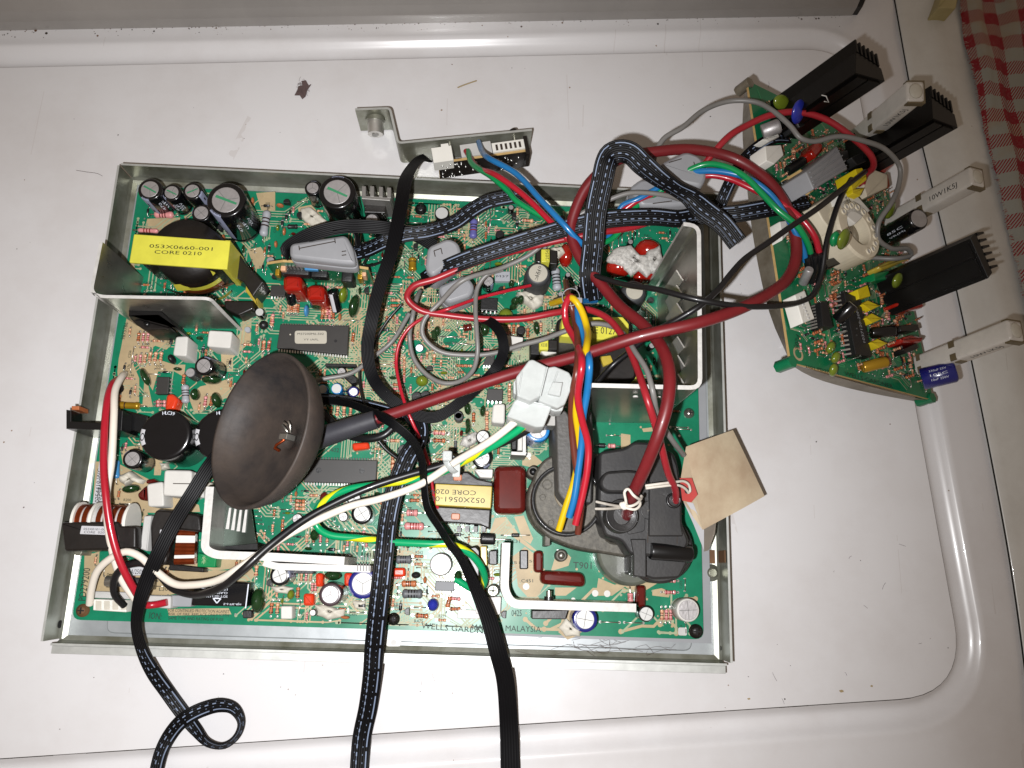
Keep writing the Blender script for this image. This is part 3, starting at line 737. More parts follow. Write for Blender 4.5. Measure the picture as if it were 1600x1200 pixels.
# ---- electrolytic capacitors: (crop, x, y) of the top disc centre, radius in crop units, height mm
def ecap(c, x, y, r, h, m='sleeve_black', top='can_top', mark='Y', stripe='stripe', rot=None, bright=False, txt=None, lean=(0, 0), green=False):
    X, Y = px(c, x, y); k = 4.706 if c != 'M' else 3.478
    P = U(X, Y, ZP+h); R = (r/k)*mmpp(X, Y, ZP+h); T = Matrix.Translation((P.x, P.y, ZP+.2)) @ Matrix.Rotation(lean[0], 4, 'X') @ Matrix.Rotation(lean[1], 4, 'Y')
    occ(P, R+.6)
    b = MB(); h -= .2; rim = .72 if m.startswith('sleeve') and h > 13 else .84
    b.lathe([(R*.93, 0), (R*.98, .5), (R*.98, h*.08+.6), (R*.9, h*.08+1.2), (R, h*.08+2), (R, h-1.0), (R*.97, h-.35), (R*.9, h), (R*rim, h-.05)], m, T, 28)
    o = b.build('electrolytic_capacitor', CH)
    d_ = MB(); ri = R*rim; d_.lathe([(ri, h-.4), (ri, h+.05), (ri*.97, h+.12)], top, T, 28)
    if mark:
        n_ = {'Y': 3, 'X': 4, 'K': 6}[mark]; r0 = random.uniform(0, 3)
        for i in range(n_):
            a = r0+2*math.pi*i/n_; e = V((math.cos(a), math.sin(a), 0)); s_ = V((-e.y, e.x, 0))*(.016*R+.06); zz = V((0, 0, h+.16))
            d_.add([e*0+s_+zz, e*0-s_+zz, e*ri*.92-s_+zz, e*ri*.92+s_+zz], [[0, 1, 2, 3]], 'groove', False, T)
    if green:
        a = random.uniform(-.6, .6); e = V((math.cos(a), math.sin(a), 0)); s_ = V((-e.y, e.x, 0))*(.075*R); zz = V((0, 0, h+.2))
        d_.add([e*-ri*.8+s_+zz, e*-ri*.8-s_+zz, e*ri*.85-s_*.8+zz, e*ri*.85+s_*.8+zz], [[0, 1, 2, 3]], 'marker_green', False, T)
    d_.build('vent_disc', o)
    if stripe:
        a0 = rot if rot is not None else random.uniform(-2.6, -.6); s_ = MB(); wa = .36; vs = []; fs = []
        for i in range(6):
            a = a0-wa+2*wa*i/5
            for (rr, zz) in [(R+.06, h*.08+2.4), (R+.06, h-1.0), (R*.97+.08, h-.33), (R*.88, h+.04)]: vs.append((rr*math.cos(a), rr*math.sin(a), zz))
        for i in range(5):
            for j in range(3): fs.append([i*4+j, (i+1)*4+j, (i+1)*4+j+1, i*4+j+1])
        s_.add(vs, fs, stripe, True, T)
        if h > 14:   # minus mark
            e = V((math.cos(a0), math.sin(a0), 0)); q = e*(R+.14); up = V((0, 0, 1)); sd = V((-e.y, e.x, 0))
            for zz in (h*.35, h*.7): s_.add([q-sd*.5+up*(zz-1.5), q+sd*.5+up*(zz-1.5), q+sd*.5+up*(zz+1.5), q-sd*.5+up*(zz+1.5)], [[0, 1, 2, 3]], 'ink_black', False, T)
        s_.build('polarity_stripe', o)
        if h > 19:    # pale printing on the sleeve, on the side towards the viewer
            pt = MB()
            for row, word in enumerate(['470', 'uF', '25V', 'VENT'][:3]):
                a = a0 + .95 + row*.33; e = V((math.cos(a), math.sin(a), 0)); q = e*(R+.1)+V((0, 0, h*.55)); x_ = V((0, 0, 1)); 
                Tm = T @ Matrix.Translation(q) @ Matrix((x_, e.cross(x_), e)).transposed().to_4x4(); pt.text(word, Tm, 'ink_white', min(10, h*.4), 1.7)
            pt.build('sleeve_printing', o)
    return o
random.seed(4)
EC = [('A',678,262,90,24,dict(green=True,rot=-1.9)), ('A',838,285,70,21,dict(green=True)), ('A',990,275,72,21,dict(green=True,rot=-.3)), ('A',1055,435,72,18,dict(mark='X',rot=3)),
 ('A',1237,340,142,38,dict(green=True,rot=-2.1,mark='Y')), ('B',510,205,60,19,dict(rot=1.5)), ('B',690,235,136,36,dict(green=True,rot=1.6,stripe='stripe')), ('B',945,440,60,16,dict(mark='K',stripe=None)),
 ('B',1460,390,54,8,dict(top='can_bright',mark=None,stripe=None)), ('B',200,740,34,8,dict(top='can_top',stripe=None,mark=None)), ('B',120,1118,34,8,dict(top='can_bright',mark=None,stripe=None)),
 ('C',390,890,42,12,dict(mark='X')), ('D',1105,455,72,20,dict(m='sleeve_black',rot=1.2,lean=(.1,-.12),mark='X')), ('D',975,528,38,12,dict(m='sleeve_grey',mark=None,stripe=None)),
 ('G',690,80,74,20,dict(mark='X',rot=2.4)), ('E',490,650,38,12,dict(m='sleeve_blue',top='can_bright',mark=None,stripe=None)), ('E',592,645,42,12,dict(m='sleeve_blue',top='can_bright',mark=None,stripe=None)),
 ('E',668,625,40,14,dict(m='sleeve_navy',mark=None,stripe=None,lean=(.25,.3))), ('E',1203,305,30,12,dict(m='sleeve_navy',mark=None,stripe=None,lean=(.3,0))), ('E',628,522,34,9,dict(m='epoxy',mark='X',stripe=None)),
 ('F',755,950,88,27,dict(m='sleeve_blue',mark='X',stripe='stripe',rot=-2.2)), ('F',350,1000,52,12,dict(mark='X',top='can_bright',stripe=None)), ('F',345,1155,74,14,dict(mark='X',rot=-1)),
 ('H',870,575,78,17,dict(mark='X',top='can_bright',stripe=None)), ('H',815,465,52,12,dict(mark='X',top='can_bright')), ('H',398,615,40,9,dict(mark='X',stripe=None)), ('H',735,600,36,8,dict(mark='X',stripe=None)),
 ('H',1452,950,82,13,dict(m='can_top',top='can_bright',mark=None,stripe=None)), ('L',268,185,74,18,dict(mark='X',top='can_bright',rot=.2)), ('L',640,325,86,24,dict(m='sleeve_brown',mark='Y',rot=2.2,stripe=None)),
 ('L',880,245,110,24,dict(m='sleeve_navy',mark='Y',top='can_bright',stripe='stripe',rot=-2.6)), ('M',745,410,68,18,dict(m='sleeve_navy',mark='X',top='can_bright')), ('M',1078,380,42,13,dict(mark='X',top='can_bright')),
 ('M',1305,360,62,17,dict(m='film_white',mark='X',top='can_top',stripe=None)), ('H',1170,115,40,8,dict(mark=None,m='epoxy',top='epoxy',stripe=None)), ('C',475,545,32,6,dict(mark=None,m='epoxy',top='epoxy',stripe=None)),
 ('E',1490,850,34,9,dict(mark=None,m='sleeve_grey',top='sleeve_grey',stripe=None)), ('E',1080,1090,34,9,dict(mark=None,m='epoxy',top='epoxy',stripe=None)), ('E',1180,705,38,10,dict(mark=None,m='epoxy',top='epoxy',stripe=None)), ('E',1245,700,40,9,dict(mark=None,m='epoxy',top='epoxy',stripe=None)),
 ('F',630,215,32,8,dict(mark=None,m='epoxy',top='epoxy',stripe=None)), ('F',170,840,32,9,dict(mark=None,m='epoxy',top='sleeve_grey',stripe=None)), ('D',1395,210,22,3,dict(mark=None,m='res_grey',top='res_grey',stripe=None))]
for a in EC: ecap(*a[:5], **a[5])
# the two tall black mains capacitors
for (c, x, y) in [('D', 790, 985), ('D', 1190, 985)]:
    X, Y = px(c, x, y); h = 33 if x < 1000 else 26; P = U(X, Y, ZP+h); R = 190/4.706*mmpp(X, Y, ZP+h); T = Matrix.Translation((P.x, P.y, ZP)); occ(P, R)
    b = MB(); b.lathe([(R*.95, 0), (R, .6), (R, h-2.4), (R*.985, h-.9), (R*.93, h), (R*.80, h-.1)], 'sleeve_black', T, 48); o = b.build('electrolytic_capacitor', CH)
    d_ = MB(); d_.lathe([(R*.8, h-.5), (R*.79, h-.25)], 'epoxy', T, 40); d_.build('vent_disc', o)
    s_ = MB(); vs = []; fs = []
    for i in range(9):
        a = math.pi+.15-.36+.72*i/8
        for rr, zz in [(R+.06, h*.2), (R+.06, h-2.4), (R*.985+.08, h-.85), (R*.93+.02, h+.06), (R*.8, h-.02)]: vs.append((rr*math.cos(a), rr*math.sin(a), zz))
    for i in range(8):
        for j in range(4): fs.append([i*5+j, (i+1)*5+j, (i+1)*5+j+1, i*5+j+1])
    s_.add(vs, fs, 'label_white', True, T); q = V((-R*.865, -R*.12, h+.12)); 
    s_.add([(q.x+a*math.cos(k*.52)*1.0, q.y+2.0*a*math.sin(k*.52), q.z) for a in (.8, 1.15) for k in range(12)], [[k, (k+1) % 12, 12+(k+1) % 12, 12+k] for k in range(12)], 'ink_black', False, T); s_.build('polarity_stripe', o)
    s_ = MB(); 
    for k, chh in enumerate('HLC39'):
        a = 1.75-.11*k+ (.0); e = V((math.cos(a), math.sin(a), 0)); q = e*R*.875+V((0, 0, h+.1)); x_ = V((e.y, -e.x, 0)); s_.text(chh, T @ Matrix.Translation(q) @ Matrix((x_, e, V((0, 0, 1)))).transposed().to_4x4(), 'ink_white', None, 1.9)
    s_.build('sleeve_printing', o)

# ---- generic blocks whose top outline was measured
def blk(c, pts, h, m, name, ch=.5, r=1.0, top=None, z0=0, side=None, parent=None, txt=None, seg=3):
    q = [U(*px(c, a, b_), ZP+h).to_2d() for a, b_ in pts]; cc = sum(q, V((0, 0)))/len(q); rr = max((p-cc).length for p in q)
    if z0 < 4: OCC.append((cc.x, cc.y, rr*.8))
    b = MB(); b.prism(round_poly(q, r, seg) if r else q, ZP+z0, ZP+h, m, ch=ch, top=top, side=side)
    return b.build(name, parent or CH)
def rect(x0, y0, x1, y1): return [(x0, y0), (x1, y0), (x1, y1), (x0, y1)]
def lab(parent, s_, c, x0, y0, x1, y1, h, hh, m='ink_black', name='printing'):
    b = MB(); b.tpx(s_, px(c, x0, y0), px(c, x1, y1), ZP+h+.06, hh, m); return b.build(name, parent)
blk('D', [(868,262), (960,258), (948,408), (845,400)], 17, 'film_white', 'film_capacitor', .8, 1.5)
o = blk('D', [(1110,215), (1285,225), (1270,350), (1095,335)], 17, 'film_white', 'film_capacitor', .8, 1.5)
blk('G', [(925,160), (1130,165), (1120,362), (912,350)], 19, 'film_white', 'film_capacitor', .9, 1.8); 
b = MB(); a_ = U(*px('G', 990, 258), ZP+19.1); b_ = U(*px('G', 1128, 260), ZP+19.1); b.quad([a_, b_, b_+V((0, -.5, 0)), a_+V((0, -.5, 0))], 'grime'); b.build('score_line', CH)
blk('G', [(795,265), (915,245), (925,430), (805,432)], 14, 'film_white', 'film_capacitor', .8, 1.6); blk('G', [(1130,180), (1200,180), (1220,370), (1130,350)], 14, 'film_white', 'film_capacitor', .8, 1.6)
blk('F', [(498,250), (650,268), (640,318), (515,335)], 15, 'film_white', 'film_capacitor', .5, 1); blk('F', [(770,365), (935,375), (860,412), (800,400)], 14, 'film_white', 'film_capacitor', .5, 1)
o = blk('F', [(425,758), (515,755), (512,905), (412,895)], 13, 'film_white', 'film_capacitor', .9, 1.8)
blk('I', [(285,250), (425,250), (420,315), (330,310)], 12, 'film_white', 'film_capacitor', .4, .8)
# maroon dipped film capacitors
def dipped(c, pts, h, m, name='dipped_capacitor', r=3.2, ch=2.2):
    return blk(c, pts, h, m, name, ch, r, seg=5)
dipped('I', rect(432,222,668,578), 14, 'cap_maroon', r=4.5, ch=3.2); dipped('I', [(775,992), (1100,1010), (1112,1120), (770,1095)], 9, 'cap_maroon', r=4, ch=2.6); dipped('I', rect(725,848,795,1012), 8, 'cap_maroon', r=2.5, ch=1.6)
dipped('M', rect(1028,225,1076,345), 9, 'cap_maroon', r=2.2, ch=1.5); dipped('E', [(703,1045), (828,1038), (835,1085), (710,1102)], 6, 'cap_orange', r=1.6, ch=1.2)
dipped('D', [(798,690), (840,680), (885,720), (860,800), (785,800)], 9, 'cap_orange', r=1.6, ch=1.4)
for a in [('L',530,168,585,268), ('L',740,165,800,262), ('L',440,318,518,408), ('L',1100,128,1192,195)]: dipped(a[0], rect(*a[1:]), 7, 'cap_orange', r=1.6, ch=1.4)
dipped('H', [(565,430), (600,410), (620,440), (590,500), (555,490)], 8, 'cap_maroon', r=1.5, ch=1.2); dipped('G', [(720,340), (790,270), (800,390), (740,380)], 10, 'cap_maroon', r=2, ch=1.4)
dipped('G', [(790,235), (850,225), (860,250), (790,262)], 9, 'cap_maroon', r=1, ch=.8)
# flat oval dipped capacitors standing on edge
def oval(c, x, y, rx, ry, rot, h, m, name='mylar_capacitor'):
    X, Y = px(c, x, y); k = 3.478 if c == 'M' else 4.706; P = U(X, Y, ZP+h*.6); s_ = mmpp(X, Y, ZP+h*.6)/k; occ(P, max(rx, ry)*s_)
    b = MB(); b.ell((0, 0, 0), rx*s_, ry*s_, h*.5, m, Matrix.Translation((P.x, P.y, ZP+h*.5+.6)) @ Matrix.Rotation(math.radians(rot), 4, 'Z'), 16, 8)
    for q in (-1, 1):
        d = Matrix.Rotation(math.radians(rot), 3, 'Z') @ V((q*rx*s_*.5 if rx > ry else 0, q*ry*s_*.5 if ry >= rx else 0, 0)); b.cyl((P.x+d.x, P.y+d.y, ZP), (P.x+d.x, P.y+d.y, ZP+2), .3, 'lead', 5)
    return b.build(name, CH)
G_, O_, D_ = 'mylar_green', 'mylar_olive', 'disc_red'
for a in [('B',540,1060,48,42,0,12,G_), ('B',735,992,30,62,-8,11,O_), ('B',815,1075,38,88,-8,13,G_), ('B',465,1108,18,46,0,8,'cap_blue'), ('C',560,910,22,26,0,7,G_), ('C',590,1040,36,30,20,9,G_), ('C',630,1030,26,36,-10,9,G_), ('C',575,1080,30,22,10,8,G_),
          ('D',645,560,26,74,28,9,G_), ('D',1130,582,72,32,0,10,G_), ('D',1010,690,34,44,10,9,G_), ('D',1168,730,36,60,20,10,G_), ('D',840,430,24,38,30,8,'epoxy'), ('D',1515,180,34,34,0,6,'epoxy'), ('E',1555,795,24,42,8,8,G_), ('E',1558,905,20,40,8,8,G_), ('E',1510,975,14,24,0,5,'cap_maroon'),
          ('F',745,200,24,50,10,8,G_), ('F',365,210,34,52,0,8,G_), ('F',15,225,26,40,0,8,G_), ('F',240,797,24,44,8,8,G_), ('F',350,812,22,42,0,8,G_), ('F',242,945,20,42,-12,8,G_), ('L',110,370,52,92,4,12,G_), ('L',660,185,66,36,0,9,G_), ('L',350,325,26,36,0,7,O_), ('L',1270,182,34,24,0,6,'epoxy'),
          ('G',680,300,64,32,10,9,G_), ('H',315,370,34,40,0,8,G_), ('H',375,352,24,32,0,7,O_), ('H',525,735,34,42,0,8,G_), ('J',1190,0,1,1,0,1,G_), ('H',1580,1040,30,44,0,8,G_), ('L',1395,400,42,46,0,9,'disc_blue'), ('C',1350,790,95,72,0,14,D_), ('C',1565,660,96,80,0,15,D_), ('C',1560,830,90,64,0,14,D_), ('C',1440,700,70,60,0,12,D_), ('C',960,700,52,90,0,13,D_), ('C',1500,870,50,40,0,10,D_)]:
    if a[3] > 1: oval(*a)
# olive round ceramic discs lying over
oval('E', 1220, 590, 46, 42, 0, 8, O_, 'disc_capacitor'); oval('F', 518, 115, 56, 62, 0, 10, O_, 'disc_capacitor')
for a in [('B',360,905,72,62), ('B',530,975,68,62)]: o = dipped(a[0], [(a[1]-a[3], a[2]-a[4]*.7), (a[1]-a[3]*.5, a[2]-a[4]), (a[1]+a[3]*.5, a[2]-a[4]), (a[1]+a[3], a[2]-a[4]*.7), (a[1]+a[3]*.95, a[2]+a[4]*.8), (a[1]-a[3]*.95, a[2]+a[4]*.8)], 22, 'disc_red', 'dipped_capacitor', 2.5, 2.4)

# ---- integrated circuits
def dip(c, pts, h, rows, npin, name='integrated_circuit', m='epoxy_ic', notch=True):
    """pts: top outline tl,tr,br,bl; rows: which edges carry pins (0 top,1 right,2 bottom,3 left)"""
    q3 = [U(*px(c, a, b_), ZP+h) for a, b_ in pts]; q = [p.to_2d() for p in q3]; cc = sum(q, V((0, 0)))/4; OCC.append((cc.x, cc.y, max((p-cc).length for p in q)*.75))
    for kx in (-.5, 0, .5): e_ = (q[1]-q[0])*kx; OCC.append((cc.x+e_.x, cc.y+e_.y, (q[3]-q[0]).length*.75))
    b = MB(); b.prism(q, ZP+.8, ZP+h, m, ch=.35); o = b.build(name, CH)
    pn = MB()
    for e in rows:
        a_, b_ = q[e], q[(e+1) % 4]; out = (a_+b_)/2-cc; out = out.normalized()
        for i in range(npin):
            p = a_.lerp(b_, (i+.5)/npin); dv = (b_-a_).normalized()*.42; o1 = out*.15; o2 = out*1.5
            pn.add([(p.x-dv.x, p.y-dv.y, ZP+h*.55), (p.x+dv.x, p.y+dv.y, ZP+h*.55), (p.x+dv.x+o2.x, p.y+dv.y+o2.y, ZP+h*.5), (p.x-dv.x+o2.x, p.y-dv.y+o2.y, ZP+h*.5), (p.x+dv.x+o2.x, p.y+dv.y+o2.y, ZP), (p.x-dv.x+o2.x, p.y-dv.y+o2.y, ZP)], [[0, 1, 2, 3], [3, 2, 4, 5]], 'solder')
    pn.build('pins', o, kind='stuff'); return o
o = dip('E', [(178,172), (682,185), (670,395), (152,345)], 6, (0, 2), 26); l_ = blk('E', rect(285,220,520,315), 6.25, 'label_cream', 'sticker', 0, 1.6, z0=5.9, parent=o); lab(l_, 'M37200M6-502', 'E', 305, 243, 498, 243, 6.25, 1.3); lab(l_, 'YY IAFL', 'E', 350, 285, 460, 285, 6.25, 1.2)
b = MB(); 
for (x, y, r) in [(252, 248, .5), (585, 295, 1.0)]: c_ = U(*px('E', x, y), ZP+6.05); b.disc(c_, r, 'label_cream' if r < .6 else 'epoxy', ZP+6.06, 10)
b.build('index_mark', o, kind='stuff')
o = dip('H', [(450,175), (985,185), (975,358), (445,345)], 5, (0, 2), 26); b = MB()
for (x, y) in [(555,258), (872,262)]: c_ = U(*px('H', x, y), ZP+5.05); b.disc(c_, 1.7, 'epoxy', ZP+5.06, 16)
b.build('index_mark', o, kind='stuff')
dip('D', [(730,560), (820,560), (812,685), (722,685)], 4.5, (1, 3), 4); dip('C', [(340,1010), (460,1015), (455,1110), (330,1100)], 5, (2,), 4, m='epoxy'); dip('F', [(385,645), (500,650), (495,735), (375,730)], 5, (2,), 4); dip('F', [(380,395), (440,395), (430,470), (350,470)], 4.5, (2,), 4)
dip('B', [(205,920), (320,920), (305,1000), (195,995)], 4.5, (2,), 5); dip('L', [(1415,225), (1560,230), (1550,300), (1408,295)], 4.2, (0, 2), 8, m='res_slate')
o = blk('C', rect(440,820,550,890), 3.5, 'res_grey', 'label_plate', .1, .4); lab(o, 'M37', 'C', 450, 855, 540, 855, 3.5, 1.4)
blk('E', [(508,460), (735,466), (740,484), (510,484)], 5.5, 'epoxy', 'resistor_array', .3, .4); blk('E', [(640,555), (700,535), (745,570), (740,600), (700,610)], 8, 'epoxy', 'transistor', .4, .4)
blk('L', rect(275,410,360,505), 9, 'film_white', 'trimmer', .6, .8)
blk('L', rect(360,145,520,172), 8, 'epoxy', 'regulator', .3, .5)
blk('E', [(1285,215), (1325,215), (1335,280), (1290,270)], 7, 'mylar_green', 'small_capacitor', .8, .8)

# ---- fat axial parts lying down: (crop, x0,y0, x1,y1, r)
def axial(c, x0, y0, x1, y1, r, m, bands=('band_dark',)*3, name='power_resistor', lift=1.2, leadlen=3.2, dumb=.12):
    k = 3.478 if c == 'M' else 4.706; z = ZP+lift+1.5; a = U(*px(c, x0, y0), z); b_ = U(*px(c, x1, y1), z); R = r/k*mmpp(*px(c, x0, y0), z); a.z = b_.z = ZP+lift+R; L = (b_-a).length; d = (b_-a).normalized(); occ(a.lerp(b_, .25), max(R, L*.3)); occ(a.lerp(b_, .75), max(R, L*.3))
    T = Matrix.Translation(a) @ d.to_track_quat('Z', 'Y').to_matrix().to_4x4(); b = MB()
    b.lathe([(R*.4, 0), (R*.85, L*.03), (R*(1+dumb), L*.1), (R*(1+dumb), L*.18), (R, L*.26), (R, L*.74), (R*(1+dumb), L*.82), (R*(1+dumb), L*.9), (R*.85, L*.97), (R*.4, L)], m, T, 14)
    for q, e in ((a, -d), (b_, d)): b.tube([q, q+e*leadlen*.6, q+e*leadlen, V((q.x+e.x*leadlen, q.y+e.y*leadlen, ZP+.1))], .33, 'lead', 6)
    o = b.build(name, CH)
    if bands:
        s_ = MB()
        for i, bm in enumerate(bands): t0 = L*(.30+.14*i); s_.lathe([(R*1.015, t0), (R*1.015, t0+L*.055)], bm, T, 14, False)
        s_.build('colour_band', o)
    return o
axial('B',180,380,150,565,28,'res_grey'); axial('B',325,490,400,490,16,'epoxy',(), 'diode'); axial('B',1245,725,1245,820,28,'gold',('band_dark',),'tantalum_capacitor'); axial('C',285,440,278,580,26,'res_purple',('band_dark','band_dark','band_red')); axial('C',880,800,897,965,30,'res_grey',('epoxy',)*4)
axial('A',715,450,855,455,24,'res_pink',('cap_maroon',)*3); axial('A',590,562,740,570,16,'res_pink',('band_red',)*3); axial('D',940,620,945,755,26,'res_grey'); o = axial('D',452,768,610,775,26,'gold',('band_dark',),'axial_capacitor'); axial('G',575,90,575,225,24,'cap_blue',(),'axial_capacitor')
axial('H',1200,570,1285,572,24,'res_pink',('band_dark',)*3); axial('H',1185,668,1330,672,26,'res_pink',('band_red',)*4); axial('H',1125,915,1240,915,28,'res_slate',('epoxy',)*3); axial('L',1165,245,1275,245,22,'res_brown'); axial('L',1170,318,1320,320,30,'res_slate',('epoxy',)*4)
axial('I',330,760,442,765,42,'epoxy',(),'diode',leadlen=9,dumb=0); axial('I',560,735,620,735,14,'epoxy',(),'diode',leadlen=6,dumb=0); axial('J',165,358,215,360,18,'epoxy',(),'diode',leadlen=2,dumb=0); axial('J',235,360,290,362,16,'res_pink',('cap_maroon',)); axial('M',990,265,992,318,15,'res_pink',('band_red',)*3)
axial('F',205,205,270,195,26,'cap_maroon',(),'tantalum_capacitor')
axial('L',1520,340,1500,420,16,'res_brown')
bx = blk('I', rect(622,845,682,985), 6, 'black_plastic', 'coil_block', .6, .8)
blk('I', rect(138,40,160,130), 3, 'epoxy', 'diode', .3, .3)

# ---- small banded resistors, shared mesh
def res_mesh(name, body, bands, L=6.0, R=1.05):
    b = MB(); T = Matrix.Translation((-L/2, 0, R+.35)) @ Matrix.Rotation(math.pi/2, 4, 'Y')
    b.lathe([(R*.5, 0), (R*1.12, L*.06), (R*1.12, L*.2), (R*.86, L*.28), (R*.86, L*.72), (R*1.12, L*.8), (R*1.12, L*.94), (R*.5, L)], body, T, 8)
    for i, m in enumerate(bands):
        t0 = L*(.1, .33, .47, .61, .84)[i] if len(bands) > 3 else L*(.1, .42, .62)[i]; rr = R*1.16 if i in (0,) else R*.92
        b.lathe([(rr, t0), (rr, t0+L*.08)], m, T, 8, False)
    for s_ in (-1, 1):
        b.tube([(s_*L/2, 0, R+.35), (s_*(L/2+1.1), 0, R+.35), (s_*(L/2+1.5), 0, .05)], .26, 'lead', 4); b.disc((s_*(L/2+1.5), 0), .75, 'solder', .06, 8)
    return b.mesh(name, V((0, 0, 0)))
RM = [res_mesh('resistor', 'res_tan', ('band_red', 'band_dark', 'band_red')), res_mesh('resistor', 'res_tan', ('band_dark', 'band_red', 'band_red', 'band_gold')), res_mesh('resistor', 'res_pink', ('band_red', 'band_red', 'band_dark')), res_mesh('resistor', 'res_brown', ('band_dark', 'band_red', 'band_dark'))]
jb = MB(); jb.tube([(-5, 0, .1), (-4.8, 0, .9), (4.8, 0, .9), (5, 0, .1)], .3, 'lead', 5); jb.disc((-5, 0), .75, 'solder', .06, 8); jb.disc((5, 0), .75, 'solder', .06, 8); JM = jb.mesh('jumper_wire', V((0, 0, 0)))
db = MB(); T_ = Matrix.Translation((-1.9, 0, 1.3)) @ Matrix.Rotation(math.pi/2, 4, 'Y'); db.lathe([(.8, 0), (.95, .2), (.95, 3.6), (.8, 3.8)], 'epoxy', T_, 8); db.lathe([(.98, 2.8), (.98, 3.3)], 'res_grey', T_, 8, False); db.tube([(-3.6, 0, .1), (-3.4, 0, 1.3), (3.4, 0, 1.3), (3.6, 0, .1)], .25, 'lead', 4); DM = db.mesh('diode', V((0, 0, 0)))
tb = MB(); tb.prism([V((-2.3, -1.3)), V((2.3, -1.3)), V((2.1, .6)), V((1, 1.7)), V((-1, 1.7)), V((-2.1, .6))], 1.2, 5.6, 'epoxy', ch=.3)
for k in (-1, 0, 1): tb.cyl((k*1.3, 0, 0), (k*1.3, 0, 1.2), .22, 'lead', 4)
TM = tb.mesh('transistor', V((0, 0, 0)))
RC = 0
def small(me, name, X, Y, ang, sc=1.0):
    p = U(X, Y, ZP+1); inst(me, name, Matrix.Translation((p.x, p.y, ZP+.62)) @ Matrix.Rotation(ang, 4, 'Z') @ Matrix.Diagonal((sc, sc, sc, 1)), CH); OCC.append((p.x, p.y, 1.7))
    d = V((math.cos(ang), math.sin(ang)))
    for k in (-1, 1): OCC.append((p.x+d.x*3.2*k*sc, p.y+d.y*3.2*k*sc, 1.3))
def rrow(c, x, y, n_, dx, dy, ang, kinds=(0, 1, 2, 3), sc=1.0):
    for i in range(n_):
        X, Y = px(c, x+dx*i, y+dy*i); small(RM[random.choice(kinds)], 'resistor', X, Y, math.radians(ang)+random.uniform(-.05, .05), sc)
random.seed(8)
rrow('E',505,815,5,48,0,90); rrow('E',240,55,3,28,0,90,sc=.9); rrow('E',490,105,4,27,0,90); rrow('E',55,335,2,42,0,90); rrow('E',122,155,1,0,0,90); rrow('E',715,272,1,0,0,90); rrow('E',1350,968,1,0,0,0,sc=1.2); rrow('E',1350,1030,1,0,0,0,(3,),1.2); rrow('E',1020,1030,1,0,0,0)
rrow('E',890,560,4,0,32,0,sc=.9); rrow('E',1040,620,3,0,30,0,sc=.9); rrow('E',1040,330,6,0,32,0,sc=.85); rrow('E',1090,440,5,0,34,90,sc=.8); rrow('E',1500,480,3,30,0,0,sc=.8); rrow('E',1310,430,1,0,0,90)
rrow('F',545,212,3,32,0,90); rrow('F',428,240,1,0,0,90); rrow('F',680,240,1,0,0,90); rrow('F',775,200,1,0,0,90); rrow('F',282,860,1,0,0,90,(3,)); rrow('F',380,850,2,0,70,90); rrow('F',30,975,1,0,0,0,sc=1.2); rrow('F',30,1030,1,0,0,0,(3,),1.2); rrow('F',545,645,3,0,34,90); rrow('F',520,240,2,0,40,0,sc=.8)
rrow('H',420,485,3,0,28,0); rrow('H',1100,190,3,0,30,90); rrow('H',1260,480,1,0,0,0); rrow('H',290,650,3,0,40,90,sc=.8); rrow('H',470,760,4,50,0,90,sc=.8)
rrow('L',210,425,2,45,0,90); rrow('L',100,150,1,0,0,90); rrow('L',405,310,1,0,0,90); rrow('L',430,195,3,34,0,90,sc=.8); rrow('L',510,270,2,24,0,90,sc=.8); rrow('L',1315,480,1,0,0,0,sc=1.2); rrow('L',1560,355,2,0,75,0); rrow('L',1110,200,2,30,0,0,sc=.7)
rrow('M',1205,200,1,0,0,0,sc=1.1); rrow('M',1205,262,1,0,0,0,sc=1.1); rrow('M',1160,385,3,24,0,90)
rrow('D',600,270,3,34,0,90,sc=.9); rrow('D',685,415,3,40,0,90); rrow('D',612,430,2,34,0,90,sc=.9); rrow('D',765,745,2,0,26,0); rrow('D',1090,740,2,45,0,90); rrow('D',1520,330,2,38,0,90); rrow('D',1575,150,1,0,0,90); rrow('D',1110,560,1,0,0,0); rrow('D',930,580,1,0,0,90)
rrow('B',1120,1035,2,0,40,0); rrow('C',680,452,1,0,0,0,sc=1.2); rrow('B',350,1095,3,28,0,90,sc=.9); rrow('B',220,1170,1,0,0,90); rrow('B',590,1110,3,30,0,90)
for (c, x, y, a) in [('J',275,285,0), ('M',880,425,0), ('M',1010,428,0), ('B',1150,915,0), ('B',1320,1000,0), ('C',470,442,0), ('C',320,400,90), ('C',405,440,90), ('E',1430,265,0), ('E',1540,322,0), ('E',1490,430,0), ('F',90,268,0), ('F',190,315,0), ('L',835,455,0), ('E',1340,915,0), ('H',1400,140,0), ('E',900,555,0), ('F',235,430,0), ('E',700,145,0), ('D',690,540,0), ('J',790,240,0), ('J',760,225,0)]: X, Y = px(c, x, y); small(JM, 'jumper_wire', X, Y, math.radians(a), random.uniform(.8, 1.15))
